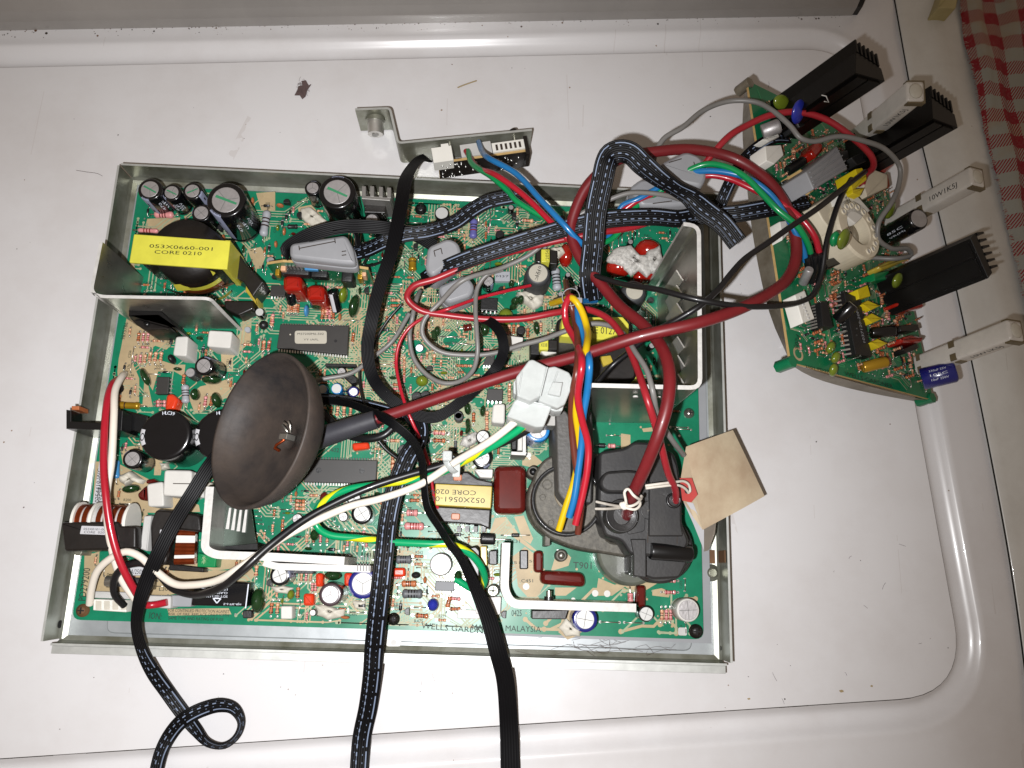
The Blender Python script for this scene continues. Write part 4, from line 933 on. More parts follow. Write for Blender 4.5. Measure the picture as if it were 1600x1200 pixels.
# ---- sheet metal plates standing on the board. path: [(x,y)] measured along the top edge
def plate(pix, h, t, name, m='steel', edge='alu_edge', z0=0, lean=(0, 0), hs=None, parent=None, rr=4):
    tops = [U(x, y, ZP+(hs[i] if hs else h)) for i, (x, y) in enumerate(pix)]
    pts = [V((p.x, p.y, p.z)) for p in tops]
    if rr and len(pts) > 2:
        o = [pts[0]]
        for i in range(1, len(pts)-1):
            a = pts[i]+(pts[i-1]-pts[i]).normalized()*rr; b_ = pts[i]+(pts[i+1]-pts[i]).normalized()*rr
            o += [a*(1-k)**2+pts[i]*2*k*(1-k)+b_*k*k for k in (0, .25, .5, .75, 1)]
        pts = o+[pts[-1]]
    n_ = len(pts); b = MB(); vs = []
    for i, p in enumerate(pts):
        e1 = ((pts[i]-pts[i-1]) if i else (pts[1]-pts[0])).to_2d().normalized(); e2 = ((pts[i+1]-pts[i]) if i < n_-1 else (pts[i]-pts[i-1])).to_2d().normalized()
        n1 = V((-e1.y, e1.x)); q = (n1+V((-e2.y, e2.x))).normalized(); q = q*(t/2/max(.4, q.dot(n1)))
        zb = ZP+z0; L_ = V(lean)
        vs += [(p.x+q.x, p.y+q.y, p.z), (p.x-q.x, p.y-q.y, p.z), (p.x-q.x+L_.x, p.y-q.y+L_.y, zb), (p.x+q.x+L_.x, p.y+q.y+L_.y, zb)]
        if i < n_-1: m_ = (p+pts[i+1])/2; OCC.append((m_.x, m_.y, 2.2)); OCC.append((p.x, p.y, 2.2))
    top = []; sd = []
    for i in range(n_-1):
        a = i*4; c_ = a+4; top.append([a+1, c_+1, c_, a]); sd += [[a, c_, c_+3, a+3], [a+2, c_+2, c_+1, a+1], [a+3, c_+3, c_+2, a+2]]
    b.add(vs, sd, m, rr > 0 and n_ > 4 and False); b.add(vs, top+[[0, 3, 2, 1], [4*(n_-1)+1, 4*(n_-1)+2, 4*(n_-1)+3, 4*(n_-1)]], edge)
    return b.build(name, parent or CH)
def xy(c, *a): return [px(c, a[i], a[i+1]) for i in range(0, len(a), 2)]
# left bracket
HL = plate(xy('A', 320,650, 245,1020, 300,1050, 1120,1065) + [px('A', 1235, 1185)], 55, 1.8, 'heat_sink', hs=[55, 55, 55, 55, 32])
o = blk('D', [(520,60), (745,55), (880,200), (850,200), (740,110), (520,115)], 34, 'black_plastic', 'power_transistor', .6, .6, z0=8)
blk('D', [(525,118), (735,118), (840,205), (640,215), (570,170)], 26, 'core_black', 'transistor_clamp', .6, .8, z0=4)
b = MB(); c_ = U(*px('D', 655, 170), ZP+27); b.lathe([(1.8, 0), (1.8, .8), (.8, 1.1)], 'black_plastic', Matrix.Translation(c_), 12); c_ = U(*px('D', 765, 145), ZP+27); b.box(c_, (2.4, 3, 2), 'res_slate'); b.build('clamp_screw', CH)
# small heat sink with finned comb beside the big capacitor
b = MB(); q = [U(*px('B', x, y), ZP+24).to_2d() for x, y in [(872, 260), (1085, 275), (1080, 300), (870, 285)]]; b.prism(q, ZP, ZP+24, 'alu_dull', ch=.3)
hsm = b.build('heat_sink', CH)
for (x, y) in [(880, 190), (940, 190), (1005, 195), (1065, 200)]:
    b = MB(); q = [U(*px('B', x+a, y+c_), ZP+24).to_2d() for a, c_ in [(-8, 0), (22, 2), (22, 80), (-8, 78)]]; b.prism(q, ZP, ZP+24, 'alu_dull', ch=.3); b.build('fin', hsm)
b = MB(); q = [U(*px('B', x, y), ZP+16).to_2d() for x, y in [(890, 310), (1050, 315), (1045, 390), (890, 385)]]; b.prism(q, ZP+2, ZP+16, 'core_black', ch=.6); b.build('power_transistor', CH)
b = MB(); q = [U(*px('B', x, y), ZP+20).to_2d() for x, y in [(905, 285), (1048, 290), (1046, 318), (915, 308)]]; b.prism(q, ZP+4, ZP+20, 'copper', ch=.4); b.build('transistor_tab', CH)

# right shield, tall U of sheet metal with six lanced louvres
SH = 94
ps = [(1068, 350), (1092, 353), (1094, 606), (925, 602)]
SHD = plate(ps, SH, 2.2, 'shield_plate', m='steel', edge='alu_edge', rr=5)
xr = U(1092, 353, ZP+SH).x; y_hi = U(1092, 353, ZP+SH).y; y_lo = U(1094, 606, ZP+SH).y
for k in range(6):
    b = MB(); yc = [0.80, .70, .58, .36, .24, .12][k]; yy = y_lo + (y_hi-y_lo)*yc; x_ = xr-2.2
    vs = [(x_-.2, yy-3.5, ZP+38), (x_-.2, yy-3.5, ZP+68), (x_-3.4, yy+3.2, ZP+66), (x_-3.4, yy+3.2, ZP+40)]
    b.add(vs+[(x+.6, y+.5, z) for x, y, z in vs], [[0, 1, 2, 3], [7, 6, 5, 4], [0, 4, 5, 1], [1, 5, 6, 2], [2, 6, 7, 3], [3, 7, 4, 0]], 'alu'); b.build('louvre', SHD)
    b = MB(); b.quad([(x_+1.05, yy-3, ZP+38), (x_+1.05, yy-3, ZP+68), (x_+1.05, yy+4, ZP+66), (x_+1.05, yy+4, ZP+40)], 'slot_dark'); b.build('louvre_slot', SHD)
b = MB(); c_ = U(993, 620, ZP+80); b.cyl(c_+V((0, -.3, 0)), c_+V((0, .4, 0)), 1.4, 'alu_edge', 12); c_ = U(1029, 621, ZP+80); b.cyl(c_, c_+V((0, .4, 0)), 1.2, 'alu_edge', 12); b.build('shield_rivet', SHD)

# bottom left heat sink: thick L bar and its slotted foot
B1 = plate(xy('G', 1262,285, 1222,745, 1300,785, 1700,800, 2250,830) , 44, 4.2, 'heat_sink', m='alu_dull', edge='alu_edge', rr=3)
B2 = plate(xy('H', 150,935, 235,965, 935,985), 30, 3.6, 'heat_sink', m='alu', edge='alu_edge', rr=3)
sl = MB()
for k in range(5):
    for (y0, y1, hh) in ((885, 918, 44.2), (945, 1000, 30.2)):
        x = 838+k*21; a = U(*px('H', x, y0), ZP+hh); b_ = U(*px('H', x, y1), ZP+hh); sl.quad([a, b_, b_+V((.55, 0, 0)), a+V((.55, 0, 0))], 'groove')
sl.build('saw_slot', B1)
b = MB(); q = [U(*px('G', x, y), ZP+20).to_2d() for x, y in [(1300, 330), (1560, 430), (1600, 700), (1290, 730)]]; b.prism(q, ZP+18.8, ZP+20, 'steel_dark_reflection'); fo = b.build('slotted_foot', B1)
for k in range(6):
    x = 1330+k*40; b = MB(); a = U(*px('G', x, 440), ZP+21.5); c_ = U(*px('G', x-22, 580+k*8), ZP+21.5); d_ = V((.9, 0, 0)); b.add([a-d_*.6, a+d_*.6, c_+d_, c_-d_, a-d_*.6-V((0, 0, 1.4)), a+d_*.6-V((0, 0, 1.4)), c_+d_-V((0, 0, 1.4)), c_-d_-V((0, 0, 1.4))], [[0, 1, 2, 3], [0, 4, 5, 1], [1, 5, 6, 2], [2, 6, 7, 3], [3, 7, 4, 0]], 'alu_edge'); b.build('fin', B1)
b = MB(); q = [U(*px('G', x, y), ZP+22).to_2d() for x, y in [(1300, 730), (1600, 700), (1600, 745), (1300, 750)]]; b.prism(q, ZP, ZP+19, 'black_plastic'); b.build('foot_shadow_bar', CH)  # black bar added as the shadow behind the heat sink
# T bar heat sink
B3 = plate([(791, 848), (788, 922), (800, 944), (994, 950)], 36, 4.4, 'heat_sink', m='alu', edge='alu_edge', rr=4)
blk('M', [(455,360), (655,358), (640,410), (455,408)], 13, 'core_black', 'power_transistor', .5, .6)
b = MB(); c_ = U(*px('M', 548, 285), ZP+24); b.cyl(c_, c_+V((0, -5, 0)), 2.6, 'core_black', 10); b.cyl(c_, c_+V((0, 3, 0)), 1.6, 'lead', 8); b.build('screw', CH)
# small upright bracket by the blue capacitor
plate(xy('F', 560,1120, 655,1125, 655,965), 22, 1.8, 'heat_sink', m='alu_dull', edge='alu_edge', rr=0); blk('F', [(560,975), (600,975), (598,1095), (560,1095)], 17, 'black_plastic', 'power_transistor', .5, .5); blk('F', [(610,965), (640,965), (640,1100), (606,1100)], 14, 'film_white', 'insulator_pad', .3, .3)
# second small bracket, lower centre with screw
o = blk('L', [(1580,430), (1710,440), (1770,430), (1775,490), (1720,505), (1570,500)], 3, 'alu_edge', 'bracket_foot', .3, 1)
blk('M', [(150,290), (290,285), (285,385), (150,380)], 8, 'alu_edge', 'heat_sink', .4, 1.2)
b = MB(); c_ = U(*px('M', 245, 255), ZP+16); b.lathe([(3.6, 0), (3.6, 1.2), (2.6, 2.2)], 'zinc', Matrix.Translation((c_.x, c_.y, ZP+12)), 18); b.box((c_.x, c_.y, ZP+14.3), (4.6, .8, .4), 'slot_dark'); b.box((c_.x, c_.y, ZP+14.35), (.8, 4.6, .4), 'slot_dark'); b.lathe([(2.2, 0), (2.2, 12)], 'zinc', Matrix.Translation((c_.x, c_.y, ZP)), 12); b.build('screw', CH)
blk('I', [(230,830), (300,815), (330,850), (325,1080), (240,1060)], 22, 'core_black', 'power_transistor', .8, 1); blk('I', [(395,850), (455,845), (455,955), (395,950)], 16, 'epoxy', 'power_transistor', .5, .8); blk('I', [(330,815), (380,815), (385,960), (335,960)], 13, 'tape_yellow_dull', 'small_transformer', .5, .6)

# ---- transformers
h = 40; pts = [(560,590), (1270,640), (1245,850), (525,800)]
o = blk('A', pts, h, 'tape_yellow', 'transformer', .5, .8, z0=38.6)
b = MB(); q = [U(*px('A', x, y), ZP+h-.6).to_2d() for x, y in pts]; b.prism([q[1].lerp(q[0], .05), q[1], q[2], q[2].lerp(q[3], .05)], ZP+12, ZP+h-.6, 'tape_yellow'); b.prism([q[0].lerp(q[3], .25).lerp(q[1], .05), q[1].lerp(q[2], .25).lerp(q[0], .06), q[2].lerp(q[1], .2).lerp(q[3], .06), q[3].lerp(q[0], .2).lerp(q[2], .05)], ZP+4, ZP+38.4, 'core_black'); b.build('tape_wrap', o)
l1 = MB(); l1.tpx('053X0660-001', px('A', 675, 678), px('A', 1140, 702), ZP+h+.06, 2.2, 'ink_black'); l1.tpx('CORE 0210', px('A', 712, 722), px('A', 1060, 736), ZP+h+.06, 2.2, 'ink_black'); l1.build('printing', o)
c_ = U(*px('A', 965, 720), ZP+24); b = MB(); T = Matrix.Translation((c_.x, c_.y, ZP)); s_ = mmpp(295, 395, ZP+30)/4.706
b.lathe([(268*s_, 1), (268*s_, 18), (245*s_, 30), (60*s_, 31)], 'core_black', T @ Matrix.Diagonal((1, .92, 1, 1)), 40); b.build('winding', o)
b = MB(); b.lathe([(269.5*s_, 5), (270*s_, 10)], 'tape_brown', T @ Matrix.Diagonal((1, .93, 1, 1)), 40, False); b.lathe([(270*s_, 10.2), (269*s_, 15)], 'tape_yellow', T @ Matrix.Diagonal((1, .93, 1, 1)), 40, False); b.build('winding_tape', o)
# loose tape strips peeling to the lower right
b = MB()
def tstrip(pts, wv, m):
    p = spline([U(*px('A', x, y), z) for x, y, z in pts], 2); wv = V(wv); vs = []; 
    for q in p: vs += [q, q+wv]
    b.add(vs, [[2*i, 2*i+2, 2*i+3, 2*i+1] for i in range(len(p)-1)] , m, True)
tstrip([(880,1010,24), (980,1000,26), (1100,940,30), (1160,880,36)], (0, 1.5, 7), 'tape_yellow'); tstrip([(700,930,20), (820,1010,20), (1000,1040,23), (1180,1000,32), (1300,960,38)], (1, -1.5, 7), 'tape_brown'); tstrip([(1180,1080,20), (1230,1060,22), (1280,1020,26)], (1, -1, 6), 'tape_yellow')
b.build('loose_tape', o)
b = MB(); q = [U(*px('A', x, y), ZP+30).to_2d() for x, y in [(1270, 640), (1345, 760), (1480, 900), (1400, 1010), (1330, 900), (1240, 850)]]; b.prism(q, ZP+3, ZP+20, 'core_black', ch=.8); b.build('core_leg', o)
blk('A', [(1400,840), (1460,900), (1470,1120), (1380,1010)], 14, 'tape_yellow_dull', 'transformer_flange', .4, .6); blk('D', [(1220,0), (1440,0), (1440,60), (1330,110), (1230,60)], 12, 'core_black', 'transformer_foot', .8, 1)
# upside down labelled transformer in the lower middle
o = blk('I', [(0,355), (420,375), (410,540), (0,515)], 18, 'tape_yellow_dull', 'transformer', .5, .8, z0=4)
l1 = MB(); l1.tpx('CORE 0209', px('I', 300, 425), px('I', -30, 412), ZP+18.06, 2.7, 'ink_black'); l1.tpx('052X0561-001', px('I', 365, 482), px('I', -60, 464), ZP+18.06, 2.9, 'ink_black'); l1.build('printing', o)
b = MB(); q = [U(*px('I', x, y), ZP+14).to_2d() for x, y in [(-40, 265), (240, 270), (310, 320), (425, 345), (425, 380), (-40, 360)]]; b.prism(q, ZP, ZP+14, 'core_black', ch=.8); q = [U(*px('I', x, y), ZP+14).to_2d() for x, y in [(-40, 520), (410, 545), (400, 690), (330, 660), (60, 640), (-40, 620)]]; b.prism(q, ZP, ZP+14, 'core_black', ch=.8)
for k in range(4): p = U(*px('I', 175+k*60, 690), ZP+10); b.box((p.x, p.y, ZP+7), (2.4, 3, 6), 'core_black')
b.build('core', o)
b = MB()
for (x, y) in [(165, 312), (150, 598)]: p = U(*px('I', x, y), ZP+14.5); b.box((p.x, p.y, ZP+14.3), (5, 3.6, 1.6), 'res_brown', ch=.8)
b.build('lead_tab', o)
# transformer inside the shield
o = blk('F', [(932,120), (1380,118), (1425,170), (1420,300), (925,262)], 30, 'tape_yellow', 'transformer', .5, .8, z0=4); l1 = MB(); l1.tpx('CORE 0127', px('F', 1050, 205), px('F', 1330, 225), ZP+30.06, 4.2, 'ink_black'); l1.build('printing', o)
b = MB(); q = [U(*px('F', x, y), ZP+24).to_2d() for x, y in [(900, 100), (1460, 90), (1500, 560), (1080, 590), (900, 400)]]; b.prism(round_poly(q, 4), ZP, ZP+17, 'core_black', ch=1.5); b.build('core', o)
blk('F', [(1210,410), (1290,400), (1310,450), (1240,480)], 20, 'tape_yellow_dull', 'tape_tab', .3, .5); blk('F', [(1445,520), (1500,520), (1500,590), (1450,590)], 12, 'tape_yellow', 'tape_tab', .3, .5)
o = blk('F', rect(765,285,832,360), 18, 'tape_yellow', 'small_transformer', .4, .5); lab(o, 'X038', 'F', 775, 325, 824, 325, 18, 2.2); blk('F', [(700,290), (765,285), (770,400), (700,395)], 14, 'epoxy', 'core_block', .6, .8); blk('F', [(832,285), (1000,290), (990,365), (832,360)], 16, 'core_black', 'core_block', .6, .8)
o = blk('C', rect(780,655,842,750), 20, 'tape_yellow', 'small_transformer', .4, .5); lab(o, '12056', 'C', 825, 745, 822, 660, 20, 2.0); blk('C', [(740,665), (780,660), (780,760), (740,750)], 17, 'core_black', 'core_block', .6, .8); blk('C', [(842,660), (900,665), (900,770), (842,765)], 17, 'core_black', 'core_block', .6, .8)
# degauss choke (drum on its side) and mains choke
z = ZP+16; a = U(*px('G', 300, 535), z); b_ = U(*px('G', 690, 545), z); b = MB(); a.z = b_.z = z; d_ = (b_-a).normalized(); b.cyl(a, b_, 8.5, 'film_side', 22); DC = b.build('line_choke', CH)
for i in range(7):
    if i == 2: continue
    b = MB(); t0 = .06+i*.13; b.cyl(a.lerp(b_, t0), a.lerp(b_, t0+.085), 9.3, 'copper', 22); b.build('winding', DC)
for t0, m_ in ((.0, 'white_plastic'), (.33, 'white_plastic'), (.97, 'white_plastic')):
    b = MB(); b.cyl(a.lerp(b_, t0), a.lerp(b_, t0+.05), 10.6, m_, 24); b.build('bobbin_flange', DC)
o = blk('G', [(165,545), (585,540), (600,570), (720,575), (720,740), (640,745), (190,760)], 27, 'core_black', 'choke_core', 1.2, 1.5, z0=4)
ll = blk('G', [(318,572), (520,578), (518,640), (305,632)], 27.3, 'label_white', 'sticker', 0, .3, z0=27, parent=o); b = MB(); b.tpx('052X0101-001', px('G', 332, 595), px('G', 500, 600), ZP+27.4, 1.2, 'ink_black'); b.tpx('CORE  0209', px('G', 335, 618), px('G', 500, 622), ZP+27.4, 1.2, 'ink_black'); b.build('printing', ll)
blk('G', rect(500,640,590,690), 27.25, 'epoxy', 'ridge', .1, .3, z0=27, parent=o); blk('G', [(250,745), (330,748), (310,790), (270,790)], 12, 'zinc', 'choke_clip', .4, .5)
o = blk('G', [(860,450), (975,460), (1190,490), (1200,620), (1010,600), (970,700), (940,860), (830,860), (820,560)], 22, 'core_black', 'mains_choke', 1.2, 2.5)
blk('G', [(775,500), (830,495), (800,760), (745,740)], 20, 'film_side', 'choke_frame', .6, .8); blk('G', [(895,600), (955,600), (940,780), (875,780)], 22.3, 'label_white', 'sticker', 0, .4, z0=22, parent=o)
z = ZP+17; 
for i in range(11):
    wt = (i in (0, 4, 5, 9)); a = U(*px('G', 1035-i*3, 540+i*29), z); b_ = U(*px('G', 1165-i*1, 546+i*28), z); a.z = b_.z = z; b = MB()
    b.cyl(a, b_, 2.2 if not wt else 2.0, 'white_plastic' if wt else 'copper', 10); b.build('winding', o)
blk('G', [(960,850), (1215,880), (1215,915), (960,900)], 8, 'core_black', 'choke_foot', .5, .6); blk('G', [(1170,770), (1310,800), (1300,880), (1165,875)], 10, 'cap_green_box', 'film_capacitor', .6, .8)
# fuse, headers, relay
o = blk('K', [(655,130), (760,115), (830,150), (810,185), (650,185)], 12, 'label_white', 'fuse_cover', .4, 1.2); lab(o, '5A/250V', 'K', 664, 155, 775, 158, 12, 2.6)
z = ZP+9; a = U(*px('K', 500, 225), z); b_ = U(*px('K', 840, 245), z); a.z = b_.z = z; b = MB(); b.cyl(a, b_, 2.6, 'sleeve_grey', 14); fz = b.build('fuse', CH); b = MB(); b.cyl(a-V((.1, 0, 0)), a.lerp(b_, .18), 2.9, 'steel', 14); b.cyl(a.lerp(b_, .82), b_, 2.9, 'steel', 14); b.build('fuse_cap', fz)
for t0 in (.08, .88): p = a.lerp(b_, t0); b = MB(); b.box((p.x, p.y, ZP+4.5), (4, 7, 9), 'clip_brown', ch=.5); b.build('fuse_clip', fz)
o = blk('K', [(405,358), (650,368), (645,455), (400,440)], 9, 'white_plastic', 'header', .4, .5)
for i in range(4):
    blk('K', rect(420+i*62, 372, 462+i*62, 436), 9.3, 'silicone', 'socket', .1, .3, z0=8.9, parent=o)
blk('K', [(415,300), (700,310), (700,360), (410,350)], 5, 'film_side', 'header_shroud', .4, .5)
o = blk('K', [(780,330), (975,335), (972,430), (780,415)], 11, 'film_side', 'degauss_connector', .6, 1); blk('K', [(975,330), (1130,330), (1120,415), (975,415)], 8, 'insulator', 'connector_shroud', .4, .5)
o = blk('K', [(1150,225), (1545,235), (1530,415), (1120,405)], 14, 'sleeve_black', 'relay', .8, 1)
l1 = MB()
for i, s_ in enumerate(['TIANBO HJR', '15A 250VAC', 'CLASS F 12VDC', 'SDT-SS-112DM']): 
    l1.tpx(s_, px('K', 1390, 262+i*26), px('K', 1200, 258+i*26), ZP+14.1, 1.15, 'ink_white')
l1.tpx('HJR-3FF-S-Z', px('K', 1490, 395), px('K', 1360, 392), ZP+14.1, 1.3, 'ink_white')
a_, b_, c_ = [U(*px('K', x, y), ZP+14.1) for x, y in ((1285, 352), (1342, 354), (1312, 388))]
for p, q in ((a_, b_), (b_, c_), (c_, a_)): d_ = (q-p).normalized(); n_ = V((-d_.y, d_.x, 0))*.3; l1.quad([p-n_, q-n_, q+n_, p+n_], 'ink_white')
p = U(*px('K', 1540, 330), ZP+14.1); l1.quad([p+V((-.8, -7, 0)), p+V((-.2, -7, 0)), p+V((0, 6, 0)), p+V((-.6, 6, 0))], 'ink_white'); l1.build('printing', o)
o = blk('K', rect(1500, 440, 1570, 500), 5, 'epoxy', 'transistor', .5, 1.2)
# PCB label strip at left
o = blk('G', [(450,90), (490,88), (470,420), (398,415)], .35, 'label_white', 'barcode_label', 0, .5); l1 = MB(); l1.tpx('0254410 WG', px('G', 430, 400), px('G', 452, 150), ZP+.5, 2.6, 'ink_black'); l1.build('printing', o)
# black plastic clip over the left wall
b = MB()
zt = 40; q = [U(*px('D', x, y), zt).to_2d() for x, y in [(62, 800), (62, 940), (470, 955), (480, 810), (440, 800), (435, 905), (100, 885), (100, 805)]]
b.prism(q, ZP+14, zt, 'black_plastic', ch=.4); b.prism([U(*px('D', x, y), zt).to_2d() for x, y in [(100, 885), (435, 905), (470, 955), (62, 940)]], ZP-6, ZP+14, 'black_plastic')
b.prism([U(*px('D', x, y), 30).to_2d() for x, y in [(480, 800), (640, 840), (640, 960), (480, 940)]], ZP, ZP+12, 'black_plastic', ch=.6); CLIP = b.build('edge_clip', CH)
b = MB(); q = [U(*px('D', x, y), zt).to_2d() for x, y in [(95, 770), (150, 770), (150, 800), (95, 798)]]; b.prism(q, 28, zt-1, 'res_brown', ch=.4); b.build('clip_tab', CLIP)

# ---- daughter board standing upright
HD = 34
tp = [U(*p, ZP+HD) for p in [px('B', 150, 805), px('B', 290, 755), px('B', 690, 755), px('B', 905, 830)]]
x0, x1 = tp[0].x, tp[3].x; yd = (tp[1].y+tp[2].y)/2 - .5; b = MB()
prof = [V((x0, 2)), V((x1, 2)), V((x1, HD-6)), V((tp[2].x, HD)), V((tp[1].x, HD)), V((x0, HD-5))]
Td = Matrix.Translation((0, yd, ZP)) @ Matrix.Rotation(math.pi/2, 4, 'X'); b.prism(prof, -1.6, 0, 'board_edge', T=Td, top='neck_mask'); DB = b.build('daughter_board', CH)
def front(x, zz, w_, h_, dpt, m, name, ch=.4):
    b = MB(); b.prism(round_poly([V((x-w_/2, zz-h_/2)), V((x+w_/2, zz-h_/2)), V((x+w_/2, zz+h_/2)), V((x-w_/2, zz+h_/2))], min(w_, h_)*.18, 3), .1, dpt, m, T=Td, ch=ch); return b.build(name, DB)
mid = (x0+x1)/2; W_ = x1-x0
front(x0+W_*.27, 22, 17, 7, 4, 'epoxy', 'integrated_circuit'); front(x0+W_*.50, 20, 10, 6, 4, 'epoxy', 'integrated_circuit'); front(x0+W_*.78, 17, 7, 12, 6, 'epoxy', 'power_transistor'); front(x0+W_*.45, 30, 8, 3, 3, 'cap_blue', 'film_capacitor'); front(x0+W_*.9, 16, 3, 8, 3, 'gold', 'tantalum_capacitor'); front(x0+W_*.95, 20, 2.4, 8, 2.4, 'res_tan', 'resistor'); front(x0+W_*.16, 25, 3, 7, 3, 'res_tan', 'resistor'); front(x0+W_*.08, 20, 2.5, 5, 4, 'gold', 'tantalum_capacitor')
b = MB(); 
for i in range(5): b.prism([V((x0+W_*(.2+.035*i)-.7, 26)), V((x0+W_*(.2+.035*i)+.7, 26)), V((x0+W_*(.2+.035*i)+.7, 31)), V((x0+W_*(.2+.035*i)-.7, 31))], .1, 1.2, 'solder', T=Td)
for i in range(34): xx = x0+W_*random.uniform(.04, .96); zz = random.uniform(6, 29); b.ell((0, 0, 0), .7, .7, .4, 'solder', Td @ Matrix.Translation((xx, zz, .2)), 6, 4)
b.build('solder_joints', DB, kind='stuff')
# two leaning small capacitors in front of it
def lean_cap(c, x0_, y0_, x1_, y1_, r, m, h1, h2, stripe=None, name='electrolytic_capacitor', parent=None, tipm='can_top'):
    a = U(*px(c, x0_, y0_), ZP+h1); b_ = U(*px(c, x1_, y1_), ZP+h2); R = r/4.706*mmpp(*px(c, x0_, y0_), ZP+h1); d_ = b_-a; L = d_.length; T = Matrix.Translation(a) @ d_.to_track_quat('Z', 'Y').to_matrix().to_4x4(); occ(a.lerp(b_, .5), R)
    b = MB(); b.lathe([(R*.6, 0), (R*.92, .25), (R, 1), (R, L-1), (R*.9, L)], m, T, 16); o = b.build(name, parent or CH)
    if stripe:
        s_ = MB(); up = T.inverted().to_3x3() @ V((0, -.3, 1)); a0 = math.atan2(up.y, up.x)+.3; vs = []
        for i in range(5):
            q = a0-.38+.76*i/4; vs += [((R+.06)*math.cos(q), (R+.06)*math.sin(q), 1), ((R+.06)*math.cos(q), (R+.06)*math.sin(q), L-1)]
        s_.add(vs, [[2*i, 2*i+2, 2*i+3, 2*i+1] for i in range(4)], stripe, True, T); s_.build('polarity_stripe', o)
    return o
lean_cap('B', 655, 960, 690, 1110, 38, 'sleeve_black', 16, 5, 'label_white'); lean_cap('B', 345, 975, 358, 1050, 38, 'sleeve_black', 14, 6)

# ---- coils / toroids with black bodies inside the central and shield area
def drum(c, x, y, r0, r1, h, word=None):
    X, Y = px(c, x, y); P = U(X, Y, ZP+h); k = mmpp(X, Y, ZP+h)/4.706; T = Matrix.Translation((P.x, P.y, ZP)); occ(P, r1*k)
    b = MB(); b.lathe([(r1*k, 0), (r1*k, h*.6), (r1*k*.9, h*.75), (r1*k*.92, h*.88), (r0*k*1.12, h-.3), (r0*k, h-.2)], 'sleeve_grey', T, 28); o = b.build('inductor', CH)
    d_ = MB(); d_.lathe([(r0*k, h-.3), (r0*k*.98, h+.15)], 'label_cream', T, 24)
    if word:
        for i, s_ in enumerate(word): d_.text(s_, T @ Matrix.Translation((0, (len(word)/2-.5-i)*r0*k*.45, h+.22)) @ Matrix.Rotation(-1.9, 4, 'Z'), 'ink_black', r0*k*1.2, r0*k*.3)
    d_.build('top_label', o); return o
drum('C', 757, 832, 70, 100, 22, ['0121', '5D0C']); drum('C', 1465, 965, 62, 100, 20)
# silicone blobs
def blob(c, pts, z0, h, m='silicone', name='silicone_blob'):
    q = [U(*px(c, a, b_), ZP+z0+h*.5).to_2d() for a, b_ in pts]; cc = sum(q, V((0, 0)))/len(q); r_ = []
    dn = []
    for i, p in enumerate(q):
        for k in range(4): v_ = p.lerp(q[(i+1) % len(q)], k/4); dn.append(cc+(v_-cc)*random.uniform(.95, 1.05))
    n_ = len(dn); vs = []; fs = []; ph = random.uniform(0, 6)
    lv = [(1.0, 0), (1.02, .3), (.95, .6), (.84, .8), (.68, .93), (.5, .98), (.3, 1), (.12, .99)]
    for k, zz in lv:
        for p in dn: v_ = cc+(p-cc)*k; vs.append((v_.x, v_.y, ZP+z0+zz*h*(1+.16*math.sin(v_.x*.9+ph)*math.cos(v_.y*1.1+ph))))
    for l_ in range(len(lv)-1):
        for i in range(n_): j = (i+1) % n_; fs.append([l_*n_+i, l_*n_+j, (l_+1)*n_+j, (l_+1)*n_+i])
    a = sum(dn[i].x*dn[(i+1) % n_].y-dn[(i+1) % n_].x*dn[i].y for i in range(n_))
    if a < 0: fs = [f_[::-1] for f_ in fs]
    fs.append(list(range(len(vs)-n_, len(vs)))); b = MB(); b.add(vs, fs, m, True); return b.build(name, CH)
random.seed(31)
blob('B', [(420,350), (500,345), (560,400), (620,450), (600,510), (520,500), (440,440), (410,400)], 0, 4); blob('L', [(525,400), (600,400), (700,430), (755,430), (735,485), (620,510), (540,475)], 0, 4); blob('L', [(200,265), (300,260), (370,275), (330,320), (230,310)], 0, 3)
blob('M', [(640,400), (680,440), (720,470), (715,500), (640,500), (600,455)], 0, 2.5); blob('L', [(800,370), (900,370), (900,440), (820,425)], 0, 2.5); blob('G', [(590,200), (680,170), (780,240), (760,265), (700,240), (640,280), (590,240)], 0, 6); blob('G', [(890,110), (950,110), (960,150), (910,165)], 0, 4)
blob('C', [(600,970), (700,960), (800,1000), (790,1060), (720,1100), (670,1060), (620,1020)], 0, 6); blob('F', [(200,1000), (300,960), (330,1010), (280,1060), (230,1080), (180,1060)], 0, 4, 'speckled'); blob('C', [(850,650), (930,640), (960,690), (900,720)], 10, 5)
blob('C', [(1260,740), (1330,640), (1440,625), (1500,700), (1600,690), (1640,780), (1560,860), (1500,810), (1440,850), (1380,780)], 13, 4, 'speckled'); blob('N', [(150,900), (240,860), (260,960), (230,1070), (170,1060), (120,1000)], 13, 4, 'speckled'); blob('N', [(0,870), (60,900), (120,960), (60,1020), (0,990)], 13, 4, 'speckled')
blob('G', [(1230,250), (1280,255), (1290,300), (1240,330)], 8, 3)
# white dots: plated holes seen bright
b = MB()
for (c, x, y, r) in [('I',668,1112,24), ('I',1175,1162,24), ('I',1263,1165,24), ('I',686,148,20), ('M',680,303,12)]:
    X, Y = px(c, x, y); p = U(X, Y, ZP); k = (3.478 if c == 'M' else 4.706); b.disc(p, r/k*mmpp(X, Y, ZP), 'film_white', ZP+.8, 14)
p = U(*px('M', 1273, 475), ZP); b.prism(round_poly([V((p.x-2.6, p.y-2.2)), V((p.x+2.6, p.y-2.2)), V((p.x+2.6, p.y+2.2)), V((p.x-2.6, p.y+2.2))], 1.2), ZP+.7, ZP+.8, 'film_side'); b.build('silkscreen_dot', BOARD, kind='stuff')
